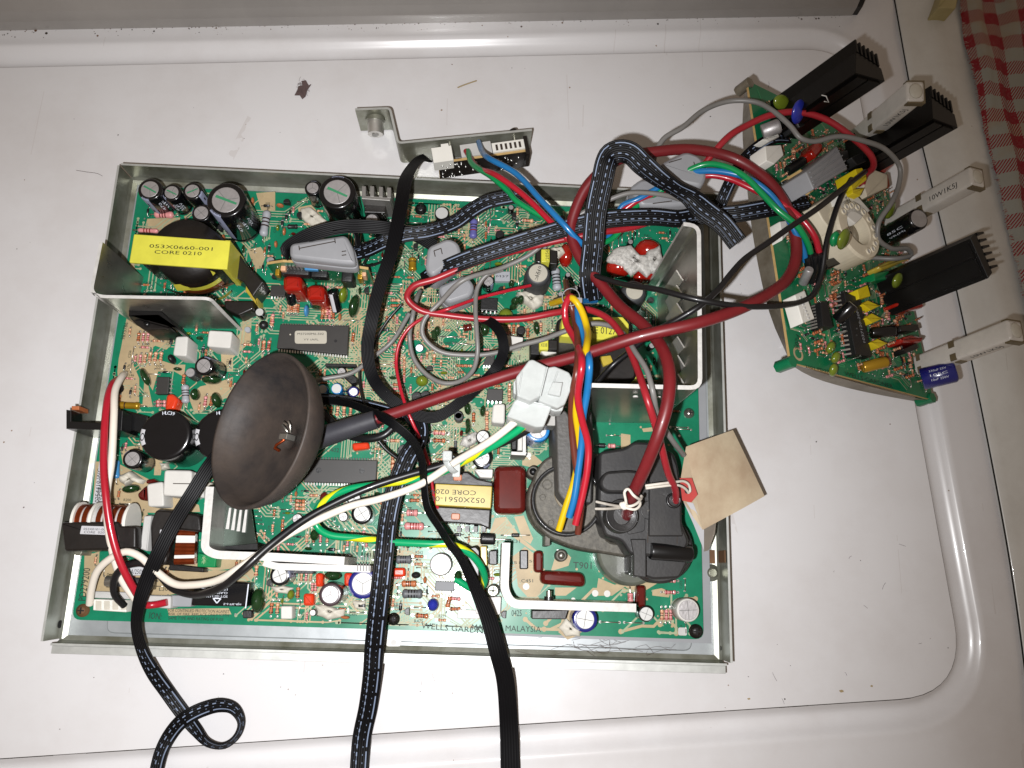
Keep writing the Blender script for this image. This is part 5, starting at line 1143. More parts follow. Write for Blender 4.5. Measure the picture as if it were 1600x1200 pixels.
# mounting screws
for (c, x, y, r, m_) in [('B',1305,355,44,'black_plastic'), ('L',1105,505,46,'core_black'), ('M',1350,475,38,'core_black'), ('K',318,442,48,'rust'), ('J',835,118,38,'steel'), ('D',440,640,40,'black_plastic')]:
    X, Y = px(c, x, y); k = 3.478 if c == 'M' else 4.706; P = U(X, Y, ZP+2); R = r/k*mmpp(X, Y, ZP); T = Matrix.Translation((P.x, P.y, ZP+1.1)); b = MB(); occ(P, R)
    b.lathe([(R, -1.1), (R, 0), (R*.75, .5), (R*.68, 1.3), (R*.5, 1.9), (R*.2, 2.1)], m_, T, 22); o = b.build('board_screw', CH); b = MB(); b.box((P.x, P.y, ZP+3.25), (R*1.0, R*.2, .35), 'slot_dark'); b.box((P.x, P.y, ZP+3.27), (R*.2, R*1.0, .35), 'slot_dark'); b.build('cross_recess', o)

# ---- flyback transformer
FB = []
def fb(pix, h, m, name, ch=1.2, r=2, z0=0, parent=None):
    q = [U(a, b_, ZP+h).to_2d() for a, b_ in pix]; b = MB(); b.prism(round_poly(q, r, 4), ZP+z0, ZP+h, m, ch=ch, smooth=False); return b.build(name, parent or CH)
def circ(X, Y, rp, h, m, name, z0=0, ch=1, parent=None, a0=0, a1=2*math.pi, prof=None, n_=44):
    P = U(X, Y, ZP+h); R = rp*mmpp(X, Y, ZP+h); b = MB(); T = Matrix.Translation((P.x, P.y, ZP)); b.lathe(prof(R) if prof else [(R, z0), (R, h-ch), (R-ch*.3, h-ch*.3), (R-ch, h)], m, T, n_); return b.build(name, parent or CH), P, R
FL = fb([(936, 706), (976, 700), (990, 690), (1016, 691), (1054, 708), (1060, 726), (1066, 770), (1066, 818), (1078, 846), (1066, 872), (985, 868), (972, 846), (945, 838), (934, 800)], 42.0, 'flyback_case', 'flyback_transformer', 1.6, 2.5)
fb([(826, 800), (834, 740), (850, 716), (880, 706), (940, 706), (945, 846), (985, 850), (985, 872), (900, 858), (850, 838)], 22, 'flyback_dusty', 'lower_case', 1.5, 6, parent=FL)
circ(885, 783, 62, 20, 'flyback_dusty', 'potted_ring', parent=FL, prof=lambda R: [(R, 0), (R, 20), (R*.96, 21.5), (R*.9, 21.5)]); circ(886, 781, 56, 30, 'flyback_case', 'potted_drum', parent=FL, prof=lambda R: [(R, 0), (R, 29), (R*.97, 30), (R*.93, 30), (R*.91, 28.5), (R*.3, 28.5)])
circ(886, 781, 50, 31, 'flyback_dusty', 'potting', parent=FL, z0=20, ch=.6); circ(896, 770, 30, 31.5, 'clip_brown', 'amber_ring', parent=FL, z0=28, ch=.3)
circ(899, 768, 28, 34, 'flyback_dusty', 'coil_former', parent=FL, z0=20, ch=1.5)
fb([(868, 640), (884, 640), (893, 660), (893, 770), (915, 795), (905, 804), (880, 780), (872, 770)], 52, 'ferrite', 'ferrite_core', .8, 2.5, 4, FL); fb([(893, 640), (925, 640), (928, 700), (925, 790), (893, 778)], 46, 'flyback_case', 'core_clamp', 1, 3, 0, FL)
b = MB(); q = U(870, 650, ZP+50); b.box((q.x-3, q.y, ZP+40), (6, 10, 14), 'alu_dull', ch=1); b.build('core_clip', FL)
fb([(985, 880), (985, 842), (1010, 842), (1078, 852), (1080, 870), (1062, 904), (1020, 906), (1005, 900), (985, 898)], 36, 'flyback_case', 'focus_block', 1.4, 2, 0, FL)
circ(985, 862, 52, 17, 'flyback_clear', 'moulded_base', parent=FL, z0=0, ch=2); circ(1030, 856, 54, 24, 'flyback_case', 'focus_housing', parent=FL, z0=0, ch=1.5)
fb([(1015, 694), (1050, 709), (1058, 728), (1064, 770), (1064, 816), (1068, 838), (1014, 838)], 45, 'flyback_case', 'stepped_cover', .7, 1.2, 40, FL); fb([(990, 868), (985, 842), (1010, 842), (1010, 903), (990, 900)], 43.3, 'flyback_case', 'stepped_cover', .6, .8, 30, FL)
fb([(937, 752), (945, 737), (985, 734), (1003, 738), (1003, 762), (990, 770), (950, 770), (940, 763)], 50, 'flyback_case', 'raised_pad', 1.5, 6, 30, FL); fb([(982, 778), (1008, 776), (1008, 830), (980, 836)], 42.6, 'flyback_case', 'raised_rib', .3, 2, 40, FL)
circ(972, 806, 26, 52, 'flyback_case', 'anode_socket', parent=FL, z0=20, ch=1.2, prof=lambda R: [(R*1.05, 20), (R, 51), (R*.94, 52), (R*.88, 52), (R*.86, 50), (R*.55, 53), (R*.5, 50)]); circ(1053, 782, 12, 46, 'black_plastic', 'focus_socket', parent=FL, z0=30, ch=.5, prof=lambda R: [(R, 30), (R, 46), (R*.7, 46.2), (R*.65, 44)])
circ(1016, 797, 15, 43.2, 'flyback_case', 'round_boss', parent=FL, z0=40, ch=.2, prof=lambda R: [(R, 40), (R, 42.8), (R*.94, 43.3), (R*.9, 42.9)]); circ(1015, 797, 2.5, 44, 'lead', 'glint_screw', parent=FL, z0=42, ch=.4)  # tiny bright screw stands for a glint on the boss
b = MB(); b.strip([U(1014, 770, ZP+42).to_2d(), U(1012, 848, ZP+42).to_2d()], ZP+42.1, .4, 'grime'); b.strip([U(1058, 830, ZP+42).to_2d(), U(1058, 850, ZP+42).to_2d()], ZP+42.1, .3, 'grime'); b.build('seam_line', FL)
a = U(1016, 861, ZP+42); b_ = U(1081, 866, ZP+38); b = MB(); T = Matrix.Translation(a) @ (b_-a).to_track_quat('Z', 'Y').to_matrix().to_4x4(); L_ = (b_-a).length; b.lathe([(4.2, 0), (4.6, 1), (4.6, L_-2), (4.2, L_-.6), (3, L_)], 'black_plastic', T, 20); b.build('focus_knob', FL)
for i in range(3): q = U(990+i*7, 892, ZP+36); b = MB(); b.box((q.x, q.y, ZP+37), (1.2, 7, 2.4), 'flyback_case', ch=.2); b.build('knob_rib', FL)
for (X, Y, hh) in [(833, 737, 14), (877, 868, 8)]:
    o, P, R = circ(X, Y, 9.5, hh, 'flyback_dusty', 'mounting_lug', parent=FL, z0=0, ch=.8, n_=20); b = MB(); b.ell((0, 0, 0), R*.62, R*.62, R*.5, 'black_plastic' if Y < 800 else 'lead', Matrix.Translation((P.x, P.y, ZP+hh)), 16, 8); b.build('mounting_screw', FL)
b = MB(); q = U(856, 836, ZP+21); b.box((q.x, q.y-3, ZP+10), (3, 6, 20), 'flyback_dusty', ch=.5); q = U(845, 700, ZP+30); b.build('side_rib', FL)
for (X, Y, r_) in [(855, 757, 8), (861, 817, 5), (848, 777, 5)]: circ(X, Y, r_, 31.6, 'flyback_dusty', 'ejector_mark', parent=FL, z0=30.8, prof=lambda R: [(R, 30.8), (R, 31.4), (R*.85, 31.45), (R*.8, 31.15)], n_=16)
for cx_, cy_, rr in [(885, 783, 58), (1000, 800, 70), (1020, 860, 55), (960, 850, 50), (255, 395, 50), (275, 680, 46)]: p = U(cx_, cy_, ZP); OCC.append((p.x, p.y, rr*.385))
for (c, x0_, y0_, x1_, y1_) in [('G',160,540,720,760), ('G',820,450,1200,880), ('K',400,300,700,450), ('K',780,330,1545,420), ('I',0,270,420,690), ('F',900,100,1500,580), ('G',790,160,1210,430)]:
    a = U(*px(c, x0_, y0_), ZP); b_ = U(*px(c, x1_, y1_), ZP)
    for i in range(8):
        for j in range(5): OCC.append((a.x+(b_.x-a.x)*(i+.5)/8, a.y+(b_.y-a.y)*(j+.5)/5, 4))

# ---- the small parts in between: filled where nothing stands yet
random.seed(77); nres = sum(1 for o in CH.children if o.name.split('.')[0] == 'resistor')
def free(x, y, r): return all((x-a)**2+(y-b_)**2 > (r+c_)**2 for a, b_, c_ in OCC)
def fill(x0_, y0_, x1_, y1_, tries, mix):
    global nres
    a = U(x0_, y0_, ZP); b_ = U(x1_, y1_, ZP)
    for _ in range(tries):
        x = random.uniform(a.x, b_.x); y = random.uniform(a.y, b_.y)
        if abs(x) > PW-5 or abs(y) > PD-5: continue
        x = round(x/2.2)*2.2; y = round(y/2.2)*2.2
        k = random.choice(mix); ang = random.choice([0, 0, math.pi/2, math.pi/2, math.pi/2])
        d_ = V((math.cos(ang), math.sin(ang))); r_ = 1.25
        if not all(free(x+d_.x*q, y+d_.y*q, r_) for q in (-2.6, 0, 2.6)): continue
        X = Matrix.Translation((x, y, ZP+.62)) @ Matrix.Rotation(ang+random.uniform(-.04, .04), 4, 'Z')
        if k == 'r':
            if nres >= 296: continue
            sc = random.uniform(.66, .86); inst(random.choice(RM), 'resistor', X @ Matrix.Diagonal((sc, sc, sc, 1)), CH); nres += 1
        elif k == 'j': sc = random.uniform(.55, .95); inst(JM, 'jumper_wire', X @ Matrix.Diagonal((sc, 1, 1, 1)), CH)
        elif k == 'd': inst(DM, 'diode', X, CH)
        elif k == 't': inst(TM, 'transistor', X @ Matrix.Diagonal((.9, .9, .9, 1)), CH)
        elif k == 'g': b = MB(); b.ell((0, 0, 0), random.uniform(2, 2.8), 1.0, random.uniform(2, 3), random.choice(['mylar_green', 'mylar_olive', 'mylar_green', 'res_brown']), X @ Matrix.Translation((0, 0, 2.6)), 10, 6); b.build('mylar_capacitor', CH)
        elif k == 'c': b = MB(); r_ = random.uniform(1.8, 2.4); b.lathe([(r_, 0), (r_, 6.3), (r_*.85, 7)], 'sleeve_black', X, 14); o = b.build('electrolytic_capacitor', CH); b = MB(); b.lathe([(r_*.8, 6.6), (r_*.78, 7.1)], 'can_top', X, 12); b.build('vent_disc', o)
        for q in (-3, 0, 3): OCC.append((x+d_.x*q, y+d_.y*q, 1.1))
        if random.random() < .75:
            word = random.choice('RCJ')+str(random.randint(101, 480)); n_ = V((-d_.y, d_.x)); o_ = V((x, y))+n_*2.3
            LT.append((word, o_, ang))
LT = []
fill(570, 320, 900, 720, 900, 'rrrrrjjjgdt'); fill(395, 440, 600, 560, 350, 'rrrrjgd'); fill(480, 560, 720, 720, 500, 'rrrrjjdg'); fill(400, 700, 720, 985, 900, 'rrrrjjgdtc'); fill(600, 850, 785, 985, 400, 'rrrjdgt'); fill(215, 500, 330, 640, 260, 'rrrgdj'); fill(330, 300, 470, 440, 200, 'rrjdgt'); fill(800, 430, 1020, 640, 500, 'rrrjgdtc'); fill(380, 900, 620, 985, 300, 'rrrjg'); fill(660, 320, 1000, 420, 260, 'rrjjgc'); fill(165, 700, 330, 800, 90, 'rgj'); fill(1000, 900, 1090, 990, 30, 'rj')
# past the first 300, the rest of the tiny resistors and links as one mesh
SR = MB(); cnt = 0
for _ in range(9000):
    x = round(random.uniform(-PW+8, PW-10)/1.9)*1.9; y = round(random.uniform(-PD+6, PD-8)/1.9)*1.9
    if x > 20 and y < 0 and x > 60: continue
    ang = random.choice([0, math.pi/2, math.pi/2]); d_ = V((math.cos(ang), math.sin(ang)))
    if not all(free(x+d_.x*q, y+d_.y*q, .75) for q in (-2, 0, 2)): continue
    T_ = Matrix.Translation((x, y, ZP+.6)) @ Matrix.Rotation(ang, 4, 'Z'); kk = random.random(); cnt += 1
    Tx = T_ @ Matrix.Translation((-1.9, 0, 1.0)) @ Matrix.Rotation(math.pi/2, 4, 'Y')
    if kk < .45:
        SR.lathe([(.4, 0), (.85, .3), (.85, .9), (.68, 1.2), (.68, 2.6), (.85, 2.9), (.85, 3.5), (.4, 3.8)], random.choice(['res_tan', 'res_pink', 'res_brown', 'res_tan']), Tx, 6)
        for t0 in (1.2, 1.8, 2.4): SR.lathe([(.73, t0), (.73, t0+.28)], random.choice(['band_red', 'band_dark', 'band_gold']), Tx, 6, False)
    elif kk < .6: SR.lathe([(.6, .6), (.7, .8), (.7, 3), (.6, 3.2)], 'epoxy', Tx, 6)
    elif kk < .72: SR.ell((0, 0, 1.9), 1.7, .8, 1.9, random.choice(['mylar_green', 'mylar_olive', 'res_brown', 'cap_maroon']), T_, 8, 5)
    SR.tube([T_ @ V(q) for q in [(-2.9, 0, 0), (-2.7, 0, 1.0), (2.7, 0, 1.0), (2.9, 0, 0)]], .22, 'lead', 4, cap=False)
    for q in (-2.9, 2.9): SR.ell((q, 0, 0), .62, .62, .35, 'solder', T_, 6, 3)
    for q in (-2, 0, 2): OCC.append((x+d_.x*q, y+d_.y*q, .8))
    if random.random() < .4: LT.append((random.choice('RCJD')+str(random.randint(10, 480)), V((x, y))+V((-d_.y, d_.x))*1.8, ang))
    if cnt > 520: break
SR.build('small_parts', CH, kind='stuff')
b = MB()
for word, o_, ang in LT: b.text(word, Matrix.Translation((o_.x, o_.y, ZI)) @ Matrix.Rotation(ang, 4, 'Z'), 'ink', None, 1.5)
b.build('part_numbers', BOARD, kind='stuff')
# solder-mask vias and small annular pads scattered over the conductor field
b = MB()
for k in range(700):
    x = random.uniform(-PW+6, PW-8); y = random.uniform(-PD+5, PD-5); b.disc((x, y), random.uniform(.45, .8), random.choice(['trace', 'substrate', 'solder']), ZP+.66+.0004*k % .04, 7)
b.build('via', BOARD, kind='stuff')
# ---------------------------------------------------------------- the leaning neck board
NT, NPHI = math.radians(30), math.radians(13)
NN = V((math.sin(NT)*math.cos(NPHI), math.sin(NT)*math.sin(NPHI), math.cos(NT)))
NP0 = U(1458, 625, 24.5)
def NB(x, y, h=0):
    d = ray(x, y); t_ = ((NP0 + NN*h) - CAMP).dot(NN)/d.dot(NN); return CAMP + d*t_
nO = NB(1236, 566); nX = (NB(1458, 625)-nO); nX = (nX - NN*nX.dot(NN)).normalized(); nY = NN.cross(nX).normalized()
NF = Matrix.Translation(nO) @ Matrix((nX, nY, NN)).transposed().to_4x4(); NFi = NF.inverted()
def nl(x, y, h=0): return NFi @ NB(x, y, h)     # measured point -> coordinates on the board, h above it
NK = thing('neck_board', (nO.x, nO.y, 1), 'smaller green circuit board leaning at the right, with black finned heat sinks', 'circuit board')
TLp, TRp, BRp, BLp = [nl(*p) for p in [(1168, 126), (1372, 226), (1458, 625), (1236, 566)]]
b = MB(); b.prism(round_poly([V((q.x, q.y)) for q in (BLp, BRp, TRp, TLp)], 3), -1.6, 0, 'board_edge', T=NF, top='neck_mask'); NBD = b.build('circuit_board', NK)
def nmk(): return MB()
def nbox(pix, h, m, name, ch=.4, r=.6, h0=0, parent=None, top=None, seg=3):
    q = [nl(x, y, h).to_2d() for x, y in pix]; b = MB(); b.prism(round_poly(q, r, seg) if r else q, h0, h, m, T=NF, ch=ch, top=top); return b.build(name, parent or NK)
# dirty metal skirt under the board's left and near edges, and the feet it leans on
b = MB()
def skirt(edge, outer, dz):
    A = spline([NB(x, y, -1.6) for x, y in edge], 9); n_ = len(A)-1; B = spline([NB(x, y, dz) for x, y in outer], 2); B = [B[round(i*(len(B)-1)/n_)] for i in range(n_+1)]; vs = []
    for p, q in zip(A, B): vs += [p, p.lerp(q, .5)+(q-p).cross(V((0, 0, 1)))*0, q]
    b.add(vs, [[i*3+j, (i+1)*3+j, (i+1)*3+j+1, i*3+j+1] for i in range(n_) for j in range(2)], 'shield_dirty', True)
skirt([(1172, 145), (1190, 280), (1213, 400), (1235, 562)], [(1163, 140), (1160, 205), (1167, 291), (1176, 366), (1191, 445), (1206, 500), (1234, 564)], -16)
skirt([(1236, 568), (1310, 590), (1390, 612), (1454, 627)], [(1234, 569), (1264, 587), (1316, 604), (1390, 620), (1454, 631)], -12)
b.build('underside_skirt', NK)
for (fx, fy) in [(42, 40), (42, 150), (100, 20)]:
    p = NF @ V((fx, fy, -1.6)); b = MB(); b.cyl((p.x, p.y, .1), p, 5, 'black_plastic', 14); b.build('support_foot', NK)
# corner feet
for (x, y) in [(1170, 130), (1236, 566), (1455, 622)]:
    q = nl(x, y); b = MB(); b.lathe([(3.4, -9), (3.4, 1.2)], 'neck_mask' if y > 300 else 'shield_dirty', NF @ Matrix.Translation((q.x, q.y, 0)), 6); b.build('corner_foot', NK)
q = nl(1247, 553); b = MB(); b.disc((0, 0), 4, 'substrate', .1, 20, 2.6); b2 = MB(); b2.add(b.v, b.f, 'substrate', False, NF @ Matrix.Translation((q.x, q.y, 0))); b2.build('plated_ring', NBD)
# conductor lines
random.seed(14); b = MB(); zz = .03; LX, LY = BRp.x, TLp.y
TM2 = MB()
for k in range(150):
    x = random.uniform(6, LX-8); y = random.uniform(4, LY-8); ang = random.choice([0, 1, 2, 2, 2, 3])*math.pi/4; cnt = random.randint(2, 5); zz += .0015; P = [V((x, y))]; a = ang
    for L in range(random.randint(2, 3)): P.append(P[-1]+V((math.cos(a), math.sin(a)))*random.uniform(4, 15)); a += random.choice([-1, 1])*math.pi/4
    P = [V((max(3, min(LX-3, p.x)), max(2, min(LY-3, p.y)))) for p in P]; P = [p for i, p in enumerate(P) if i == 0 or (p-P[i-1]).length > .5]
    if len(P) < 2: continue
    for c_ in range(cnt):
        o_ = V((c_*1.3, c_*.5 if ang else c_*1.3)); Q = [p+o_ for p in P]
        if any(p.x > LX-3 or p.y > LY-3 for p in Q): continue
        t_ = MB(); t_.strip(Q, zz, .55, random.choice(['trace', 'trace_dark'])); TM2.add(t_.v, t_.f, t_.names[0], False, NF)
TM2.build('trace', NBD, kind='stuff')
b = MB()
for k in range(520):
    x = random.uniform(8, LX-5); y = random.uniform(4, LY-6); b.ell((0, 0, 0), .62, .62, .3, random.choice(['solder', 'solder', 'res_tan']), NF @ Matrix.Translation((x, y, .35)), 6, 4)
b.build('solder_joints', NBD, kind='stuff')
b = MB()
def nt_(s_, p0, p1, hh, h=.4, m='ink'): b.tw(s_, NB(*p0, h), NB(*p1, h), NN, hh, m)
nt_('P205', (1247, 524), (1244, 545), 3); nt_('GRN', (1234, 505), (1229, 480), 2.4); nt_('WELLS-GARDNER', (1320, 583), (1395, 604), 2.6); nt_('2001 PD279401', (1258, 572), (1310, 584), 1.8)
b.build('board_lettering', NBD, kind='stuff')
# standing resistors, seen end on
NR = [res_mesh('resistor', 'res_tan', ('band_red', 'band_dark', 'band_red')), res_mesh('resistor', 'res_brown', ('band_dark', 'band_red', 'band_dark')), res_mesh('resistor', 'res_pink', ('band_red', 'band_dark', 'band_red'))]
NOC = []
def nsmall(me, name, x, y, rz=0, up=False, sc=.8):
    q = nl(x, y, 2); M = NF @ Matrix.Translation((q.x, q.y, 4.0 if up else .3)) @ Matrix.Rotation(rz, 4, 'Z')
    if up: M = M @ Matrix.Rotation(math.pi/2, 4, 'Y')
    inst(me, name, M @ Matrix.Diagonal((sc, sc, sc, 1)), NK); NOC.append((q.x, q.y))
random.seed(6)
def qp(c, x, y): return px(c, x, y)
for (c, x, y, a) in [('P',430,730,1.2), ('P',470,860,1.4), ('P',490,1090,0), ('Q',935,890,1.4), ('Q',970,990,1.2), ('R',925,525,1.5), ('R',755,140,1.5), ('R',795,240,1.4), ('Q',300,50,0), ('Q',575,870,.6), ('Q',575,920,.4), ('R',465,120,.5), ('R',470,175,.5), ('Q',1040,1030,.7), ('R',850,265,.8), ('R',745,460,0)]:
    X, Y = px(c, x, y); nsmall(random.choice(NR), 'resistor', X, Y, a, False, 1.0 if c != 'P' else 1.25)
for (c, x, y) in [('Q',320,660),('Q',315,710),('Q',555,700),('Q',565,770),('Q',790,705),('Q',850,1085),('N',1265,1040),('N',1255,1080),('R',450,50),('R',340,345),('R',350,400),('R',350,447),('R',690,300),('R',825,560),('R',720,440),('R',895,605),('R',815,180),('R',835,255)]:
    X, Y = px(c, x, y); nsmall(NR[1], 'resistor', X, Y, 0, True, .9)
def nfree(x, y): return all((x-a)**2+(y-c_)**2 > 6.2 for a, c_ in NOC)
for k in range(700):
    x = random.uniform(8, LX-6); y = random.uniform(5, LY-8)
    if not nfree(x, y): continue
    NOC.append((x, y)); M = NF @ Matrix.Translation((x, y, .4)) @ Matrix.Rotation(random.choice([0, math.pi/2, math.pi/2])+random.uniform(-.1, .1), 4, 'Z')
    if random.random() < .3: M = NF @ Matrix.Translation((x, y, 4.2)) @ Matrix.Rotation(math.pi/2, 4, 'Y')
    sc = random.uniform(.5, .8); inst(random.choice(NR+[JM, DM]), 'resistor', M @ Matrix.Diagonal((sc, sc, sc, 1)), NK)
for o in NK.children:
    if o.type == 'MESH' and o.data.name.startswith('jumper'): o.name = 'jumper_wire'
    elif o.type == 'MESH' and o.data.name.startswith('diode'): o.name = 'diode'

# black finned heat sinks, section measured at the far tip
def sink(tip, h, name='heat_sink', ntooth=6, depth=8.5, face=None, mark=None):
    A, B, C, D = [nl(x, y, h).to_2d() for x, y in tip]   # A-B carries the teeth, D-C opposite
    ab = B-A; out = V((-(B-A).y, (B-A).x)).normalized(); cen = (A+B+C+D)/4
    if ((A+B)/2-cen).dot(out) < 0: out = -out
    A = A-out*depth*.75; B = B-out*depth*.75
    b = MB(); b.prism([D, C, B, A], 3, h-.5, 'heatsink_black', T=NF, ch=.2); o = b.build(name, NK)
    for i in range(ntooth):
        p = A.lerp(B, i/ntooth); q = A.lerp(B, (i+.42)/ntooth); b = MB(); b.prism([p, q, q.lerp(p, .3)+out*depth, p+out*depth], 3, h, 'heatsink_black', T=NF); b.build('fin', o)
    b = MB(); m_ = D.lerp(C, .12), D.lerp(C, .45), D.lerp(C, .5), D.lerp(C, .9)
    for p, q in ((m_[0], m_[1]), (m_[2], m_[3])): b.prism([p, q, q-out*1.4, p-out*1.4], 3, h-2, 'heatsink_black', T=NF)
    b.build('rib', o); return o, (A, B, C, D), out
def fh(base, tip):   # height whose foot lands on the measured base point
    best = None
    for h in range(20, 130):
        q = nl(*tip, h); p0 = NF @ V((q.x, q.y, 0)); d = CR.transposed() @ (p0-CAMP); X = 800+FPX*d.x/-d.z; Y = 600-FPX*d.y/-d.z
        e = (X-base[0])**2+(Y-base[1])**2
        if best is None or e < best[0]: best = (e, h, X, Y)
    return best
print('heights', fh((1225, 149), (1337, 66)), fh((1400, 430), (1540, 362)), fh((1440, 560), (1590, 500)), fh((1352, 217), (1455, 140)))
H1 = 62
s1 = sink([(1337, 66), (1376, 92), (1384, 126), (1338, 113)], H1); s2 = sink([(1455, 138), (1491, 165), (1498, 199), (1459, 184)], H1); s3 = sink([(1534, 362), (1560, 424), (1546, 434), (1518, 372)], H1)
# devices bolted to the sinks
def slab(p0, p1, p2, p3, h0, h1, m, name, **k): return nbox([p0, p1, p2, p3], h1, m, name, h0=h0, **k)
nbox(cp('Q', 1180,735, 1310,670, 1335,765, 1210,805), 16, 'epoxy', 'power_transistor', .5, .6, 6); nbox([(1243, 186), (1262, 175), (1268, 190), (1250, 199)], 17, 'epoxy', 'power_transistor', .5, .6, 6); nbox([(1330, 246), (1352, 236), (1358, 250), (1340, 258)], 16, 'epoxy', 'power_transistor', .5, .6, 6)
b = MB()
for i in range(4):
    a = NB(*px('Q', 1075+i*6, 770+i*16), 5); c_ = NB(*px('Q', 1185+i*4, 735+i*22), 10); b.tube([a, c_], .35, 'lead', 5)
b.build('transistor_leads', NK)
b = MB(); a = NB(*px('P', 690, 430), 44); c_ = NB(*px('P', 715, 470), 44); b.tube([a+V((-1, 1, 0)), a+V((1.5, .5, 0)), c_+V((1, 0, 0)), c_+V((-1.5, .5, 0))], .35, 'alu_edge', 4); a = NB(*px('Q', 1315, 668), 17); c_ = NB(*px('Q', 1335, 765), 17); e_ = NB(*px('Q', 1212, 808), 17); b.tube([a, c_, e_], .3, 'alu_edge', 4); b.build('clip_glint', NK)  # thin bright tubes drawn as glints on the transistor clips

# white wire-wound power resistors: long ceramic blocks with brown clips
def presist(tip, foot, wpx, word, tz, tilt=0):
    """tip, foot: measured axis ends on the near-left long face; built as a block along NN-ish direction"""
    h1 = tz; P1 = NB(*tip, h1); P0 = NB(*foot, 3); d = (P1-P0); L = d.length; d.normalize(); W_ = 11.8; D_ = 10.5
    u = (nY - d*nY.dot(d)).normalized(); v_ = d.cross(u).normalized()
    view = (CAMP-P1).normalized(); 
    T = Matrix.Translation(P0) @ Matrix((u, v_, d)).transposed().to_4x4()
    sg_ = 1 if v_.dot(view) > 0 else -1
    b = MB(); q = [V((-W_/2, -D_/2)), V((W_/2, -D_/2)), V((W_/2, D_/2)), V((-W_/2, D_/2))]; b.prism(round_poly(q, 1.8, 3), 0, L, 'ceramic', T=T, ch=1.6); o = b.build('power_resistor', NK)
    for t0, t1 in ((.40, .46), (.03, .07)):
        b = MB(); e = .35
        b.box((-W_/2-.1, 0, L*(t0+t1)/2), (1.0, 5, L*(t1-t0)), 'clip_brown', T=T); b.box((W_/2+.1, 0, L*(t0+t1)/2), (1.0, 5, L*(t1-t0)), 'clip_brown', T=T)
        b.box((-W_*.33, sg_*D_/2, L*(t0+t1)/2), (W_*.34, .9, L*(t1-t0)), 'clip_brown', T=T); b.box((W_*.33, sg_*D_/2, L*(t0+t1)/2), (W_*.34, .9, L*(t1-t0)), 'clip_brown', T=T); b.build('mounting_clip', o)
    b = MB(); b.prism([V((-W_*.56, -D_*.56)), V((W_*.56, -D_*.56)), V((W_*.56, D_*.4)), V((-W_*.56, D_*.4))], L*.93, L*.985, 'clip_brown', T=T); b.build('end_clip', o)
    b = MB(); b.ell((0, 0, L), W_*.38, D_*.38, .9, 'silicone', T, 14, 6); b.build('cement_end', o)
    return o, T, L, W_, D_, sg_
R_ = [presist((1431, 142), (1335, 222), 0, 0, 66), presist((1528, 276), (1392, 350), 0, 0, 66), presist((1588, 516), (1440, 572), 0, 0, 66)]
for i, (o, T, L, W_, D_, sg_) in enumerate(R_):
    b = MB()
    # lettering along the long face nearest the viewer and along its lower side
    for face in (0, 1):
        if face == 0: nrm = V((0, sg_, 0)); c_ = V((-W_*.12, sg_*(D_/2+.08), L*.70))
        else: nrm = V((-1, 0, 0)); c_ = V((-W_/2-.08, 0, L*.70))
        if face == 1 and i == 1: continue
        if face == 0 and i != 1: continue
        x_ = V((0, 0, 1)); y_ = nrm.cross(x_); Tm = T @ Matrix.Translation(c_) @ Matrix((x_, y_, nrm)).transposed().to_4x4(); b.text('10W1K5J', Tm, 'ink_black', L*.30, 4.2)
    b.build('printing', o)
# CRT socket: ivory ring with the pin holes, and its square housing
b = MB(); c0 = nl(1352, 352, 26); Tc = NF @ Matrix.Translation((c0.x, c0.y, 0)); k = 1.0
b.lathe([(18.5, 4), (19, 5), (19, 20.5), (18, 22), (10.6, 22), (10, 21.4), (9.6, 12), (1, 12)], 'ivory', Tc, 44, smooth=False); CS = b.build('tube_socket', NK)
b = MB(); b.lathe([(7.5, 12), (7.2, 16.4), (1, 16.4)], 'silicone', Tc, 28, False); b.build('socket_well', CS)
for i in range(11):
    a = math.radians(-70+i*22); b = MB(); T_ = Tc @ Matrix.Translation((14.4*math.cos(a), 14.4*math.sin(a), 22.35)); b.lathe([(2.1, -.4), (2.1, .35), (1.5, .4), (1.4, 0)], 'ivory', T_, 12); b.lathe([(1.35, .02), (1.3, .05)], 'film_side', T_, 10); b.build('pin_collar', CS)
nbox(cp('Q', 440,190, 600,80, 720,150, 800,215, 700,300, 600,400, 560,380, 500,300), 17, 'ivory', 'socket_housing', .8, 1.2, 2, CS); nbox(cp('Q', 600,100, 700,60, 850,230, 740,330, 640,250), 22, 'white_plastic', 'socket_housing', .8, 1.0, 2, CS)
b = MB(); b.tw('SZN', NB(*px('Q', 668, 125), 22.3), NB(*px('Q', 708, 190), 22.3), NN, 3.4, 'ink_black'); b.build('printing', CS)
nbox(cp('P', 990,1000, 1060,960, 1165,1000, 1165,1095, 1010,1165, 985,1080), 18, 'ivory', 'socket_cover', .8, 1, 4); nbox(cp('P', 1120,990, 1165,1000, 1180,1085, 1165,1100), 12, 'copper', 'spark_gap', .2, .3, 2)
for pts in (cp('P', 890,1060, 1005,1000, 1010,1040, 905,1120), cp('P', 900,1110, 990,1100, 960,1160, 905,1140), cp('P', 925,960, 975,950, 1010,1020, 950,1050)): nbox(pts, 26, 'cap_yellow', 'yellow_jumper_block', .4, .5, 12)
# grey shielded module and cream frame
o = nbox(cp('P', 560,980, 790,790, 870,960, 620,1110), 26, 'clamp_grey', 'grey_module', .7, .8, 2)
b = MB()
for (x0_, y0_, x1_, y1_) in [(590,985,805,825), (600,1020,830,860), (612,1050,850,900), (618,1075,860,935)]: a = NB(*px('P', x0_, y0_), 26.3); c_ = NB(*px('P', x1_, y1_), 26.3); b.tube([a, c_], .35, 'insulator' , 5)
b.build('module_rib', o); nbox(cp('P', 520,960, 560,980, 620,1120, 590,1140), 14, 'board_edge', 'cream_frame', .3, .4); nbox(cp('P', 800,830, 870,820, 880,880, 840,900), 20, 'black_plastic', 'black_plug', .6, .8)
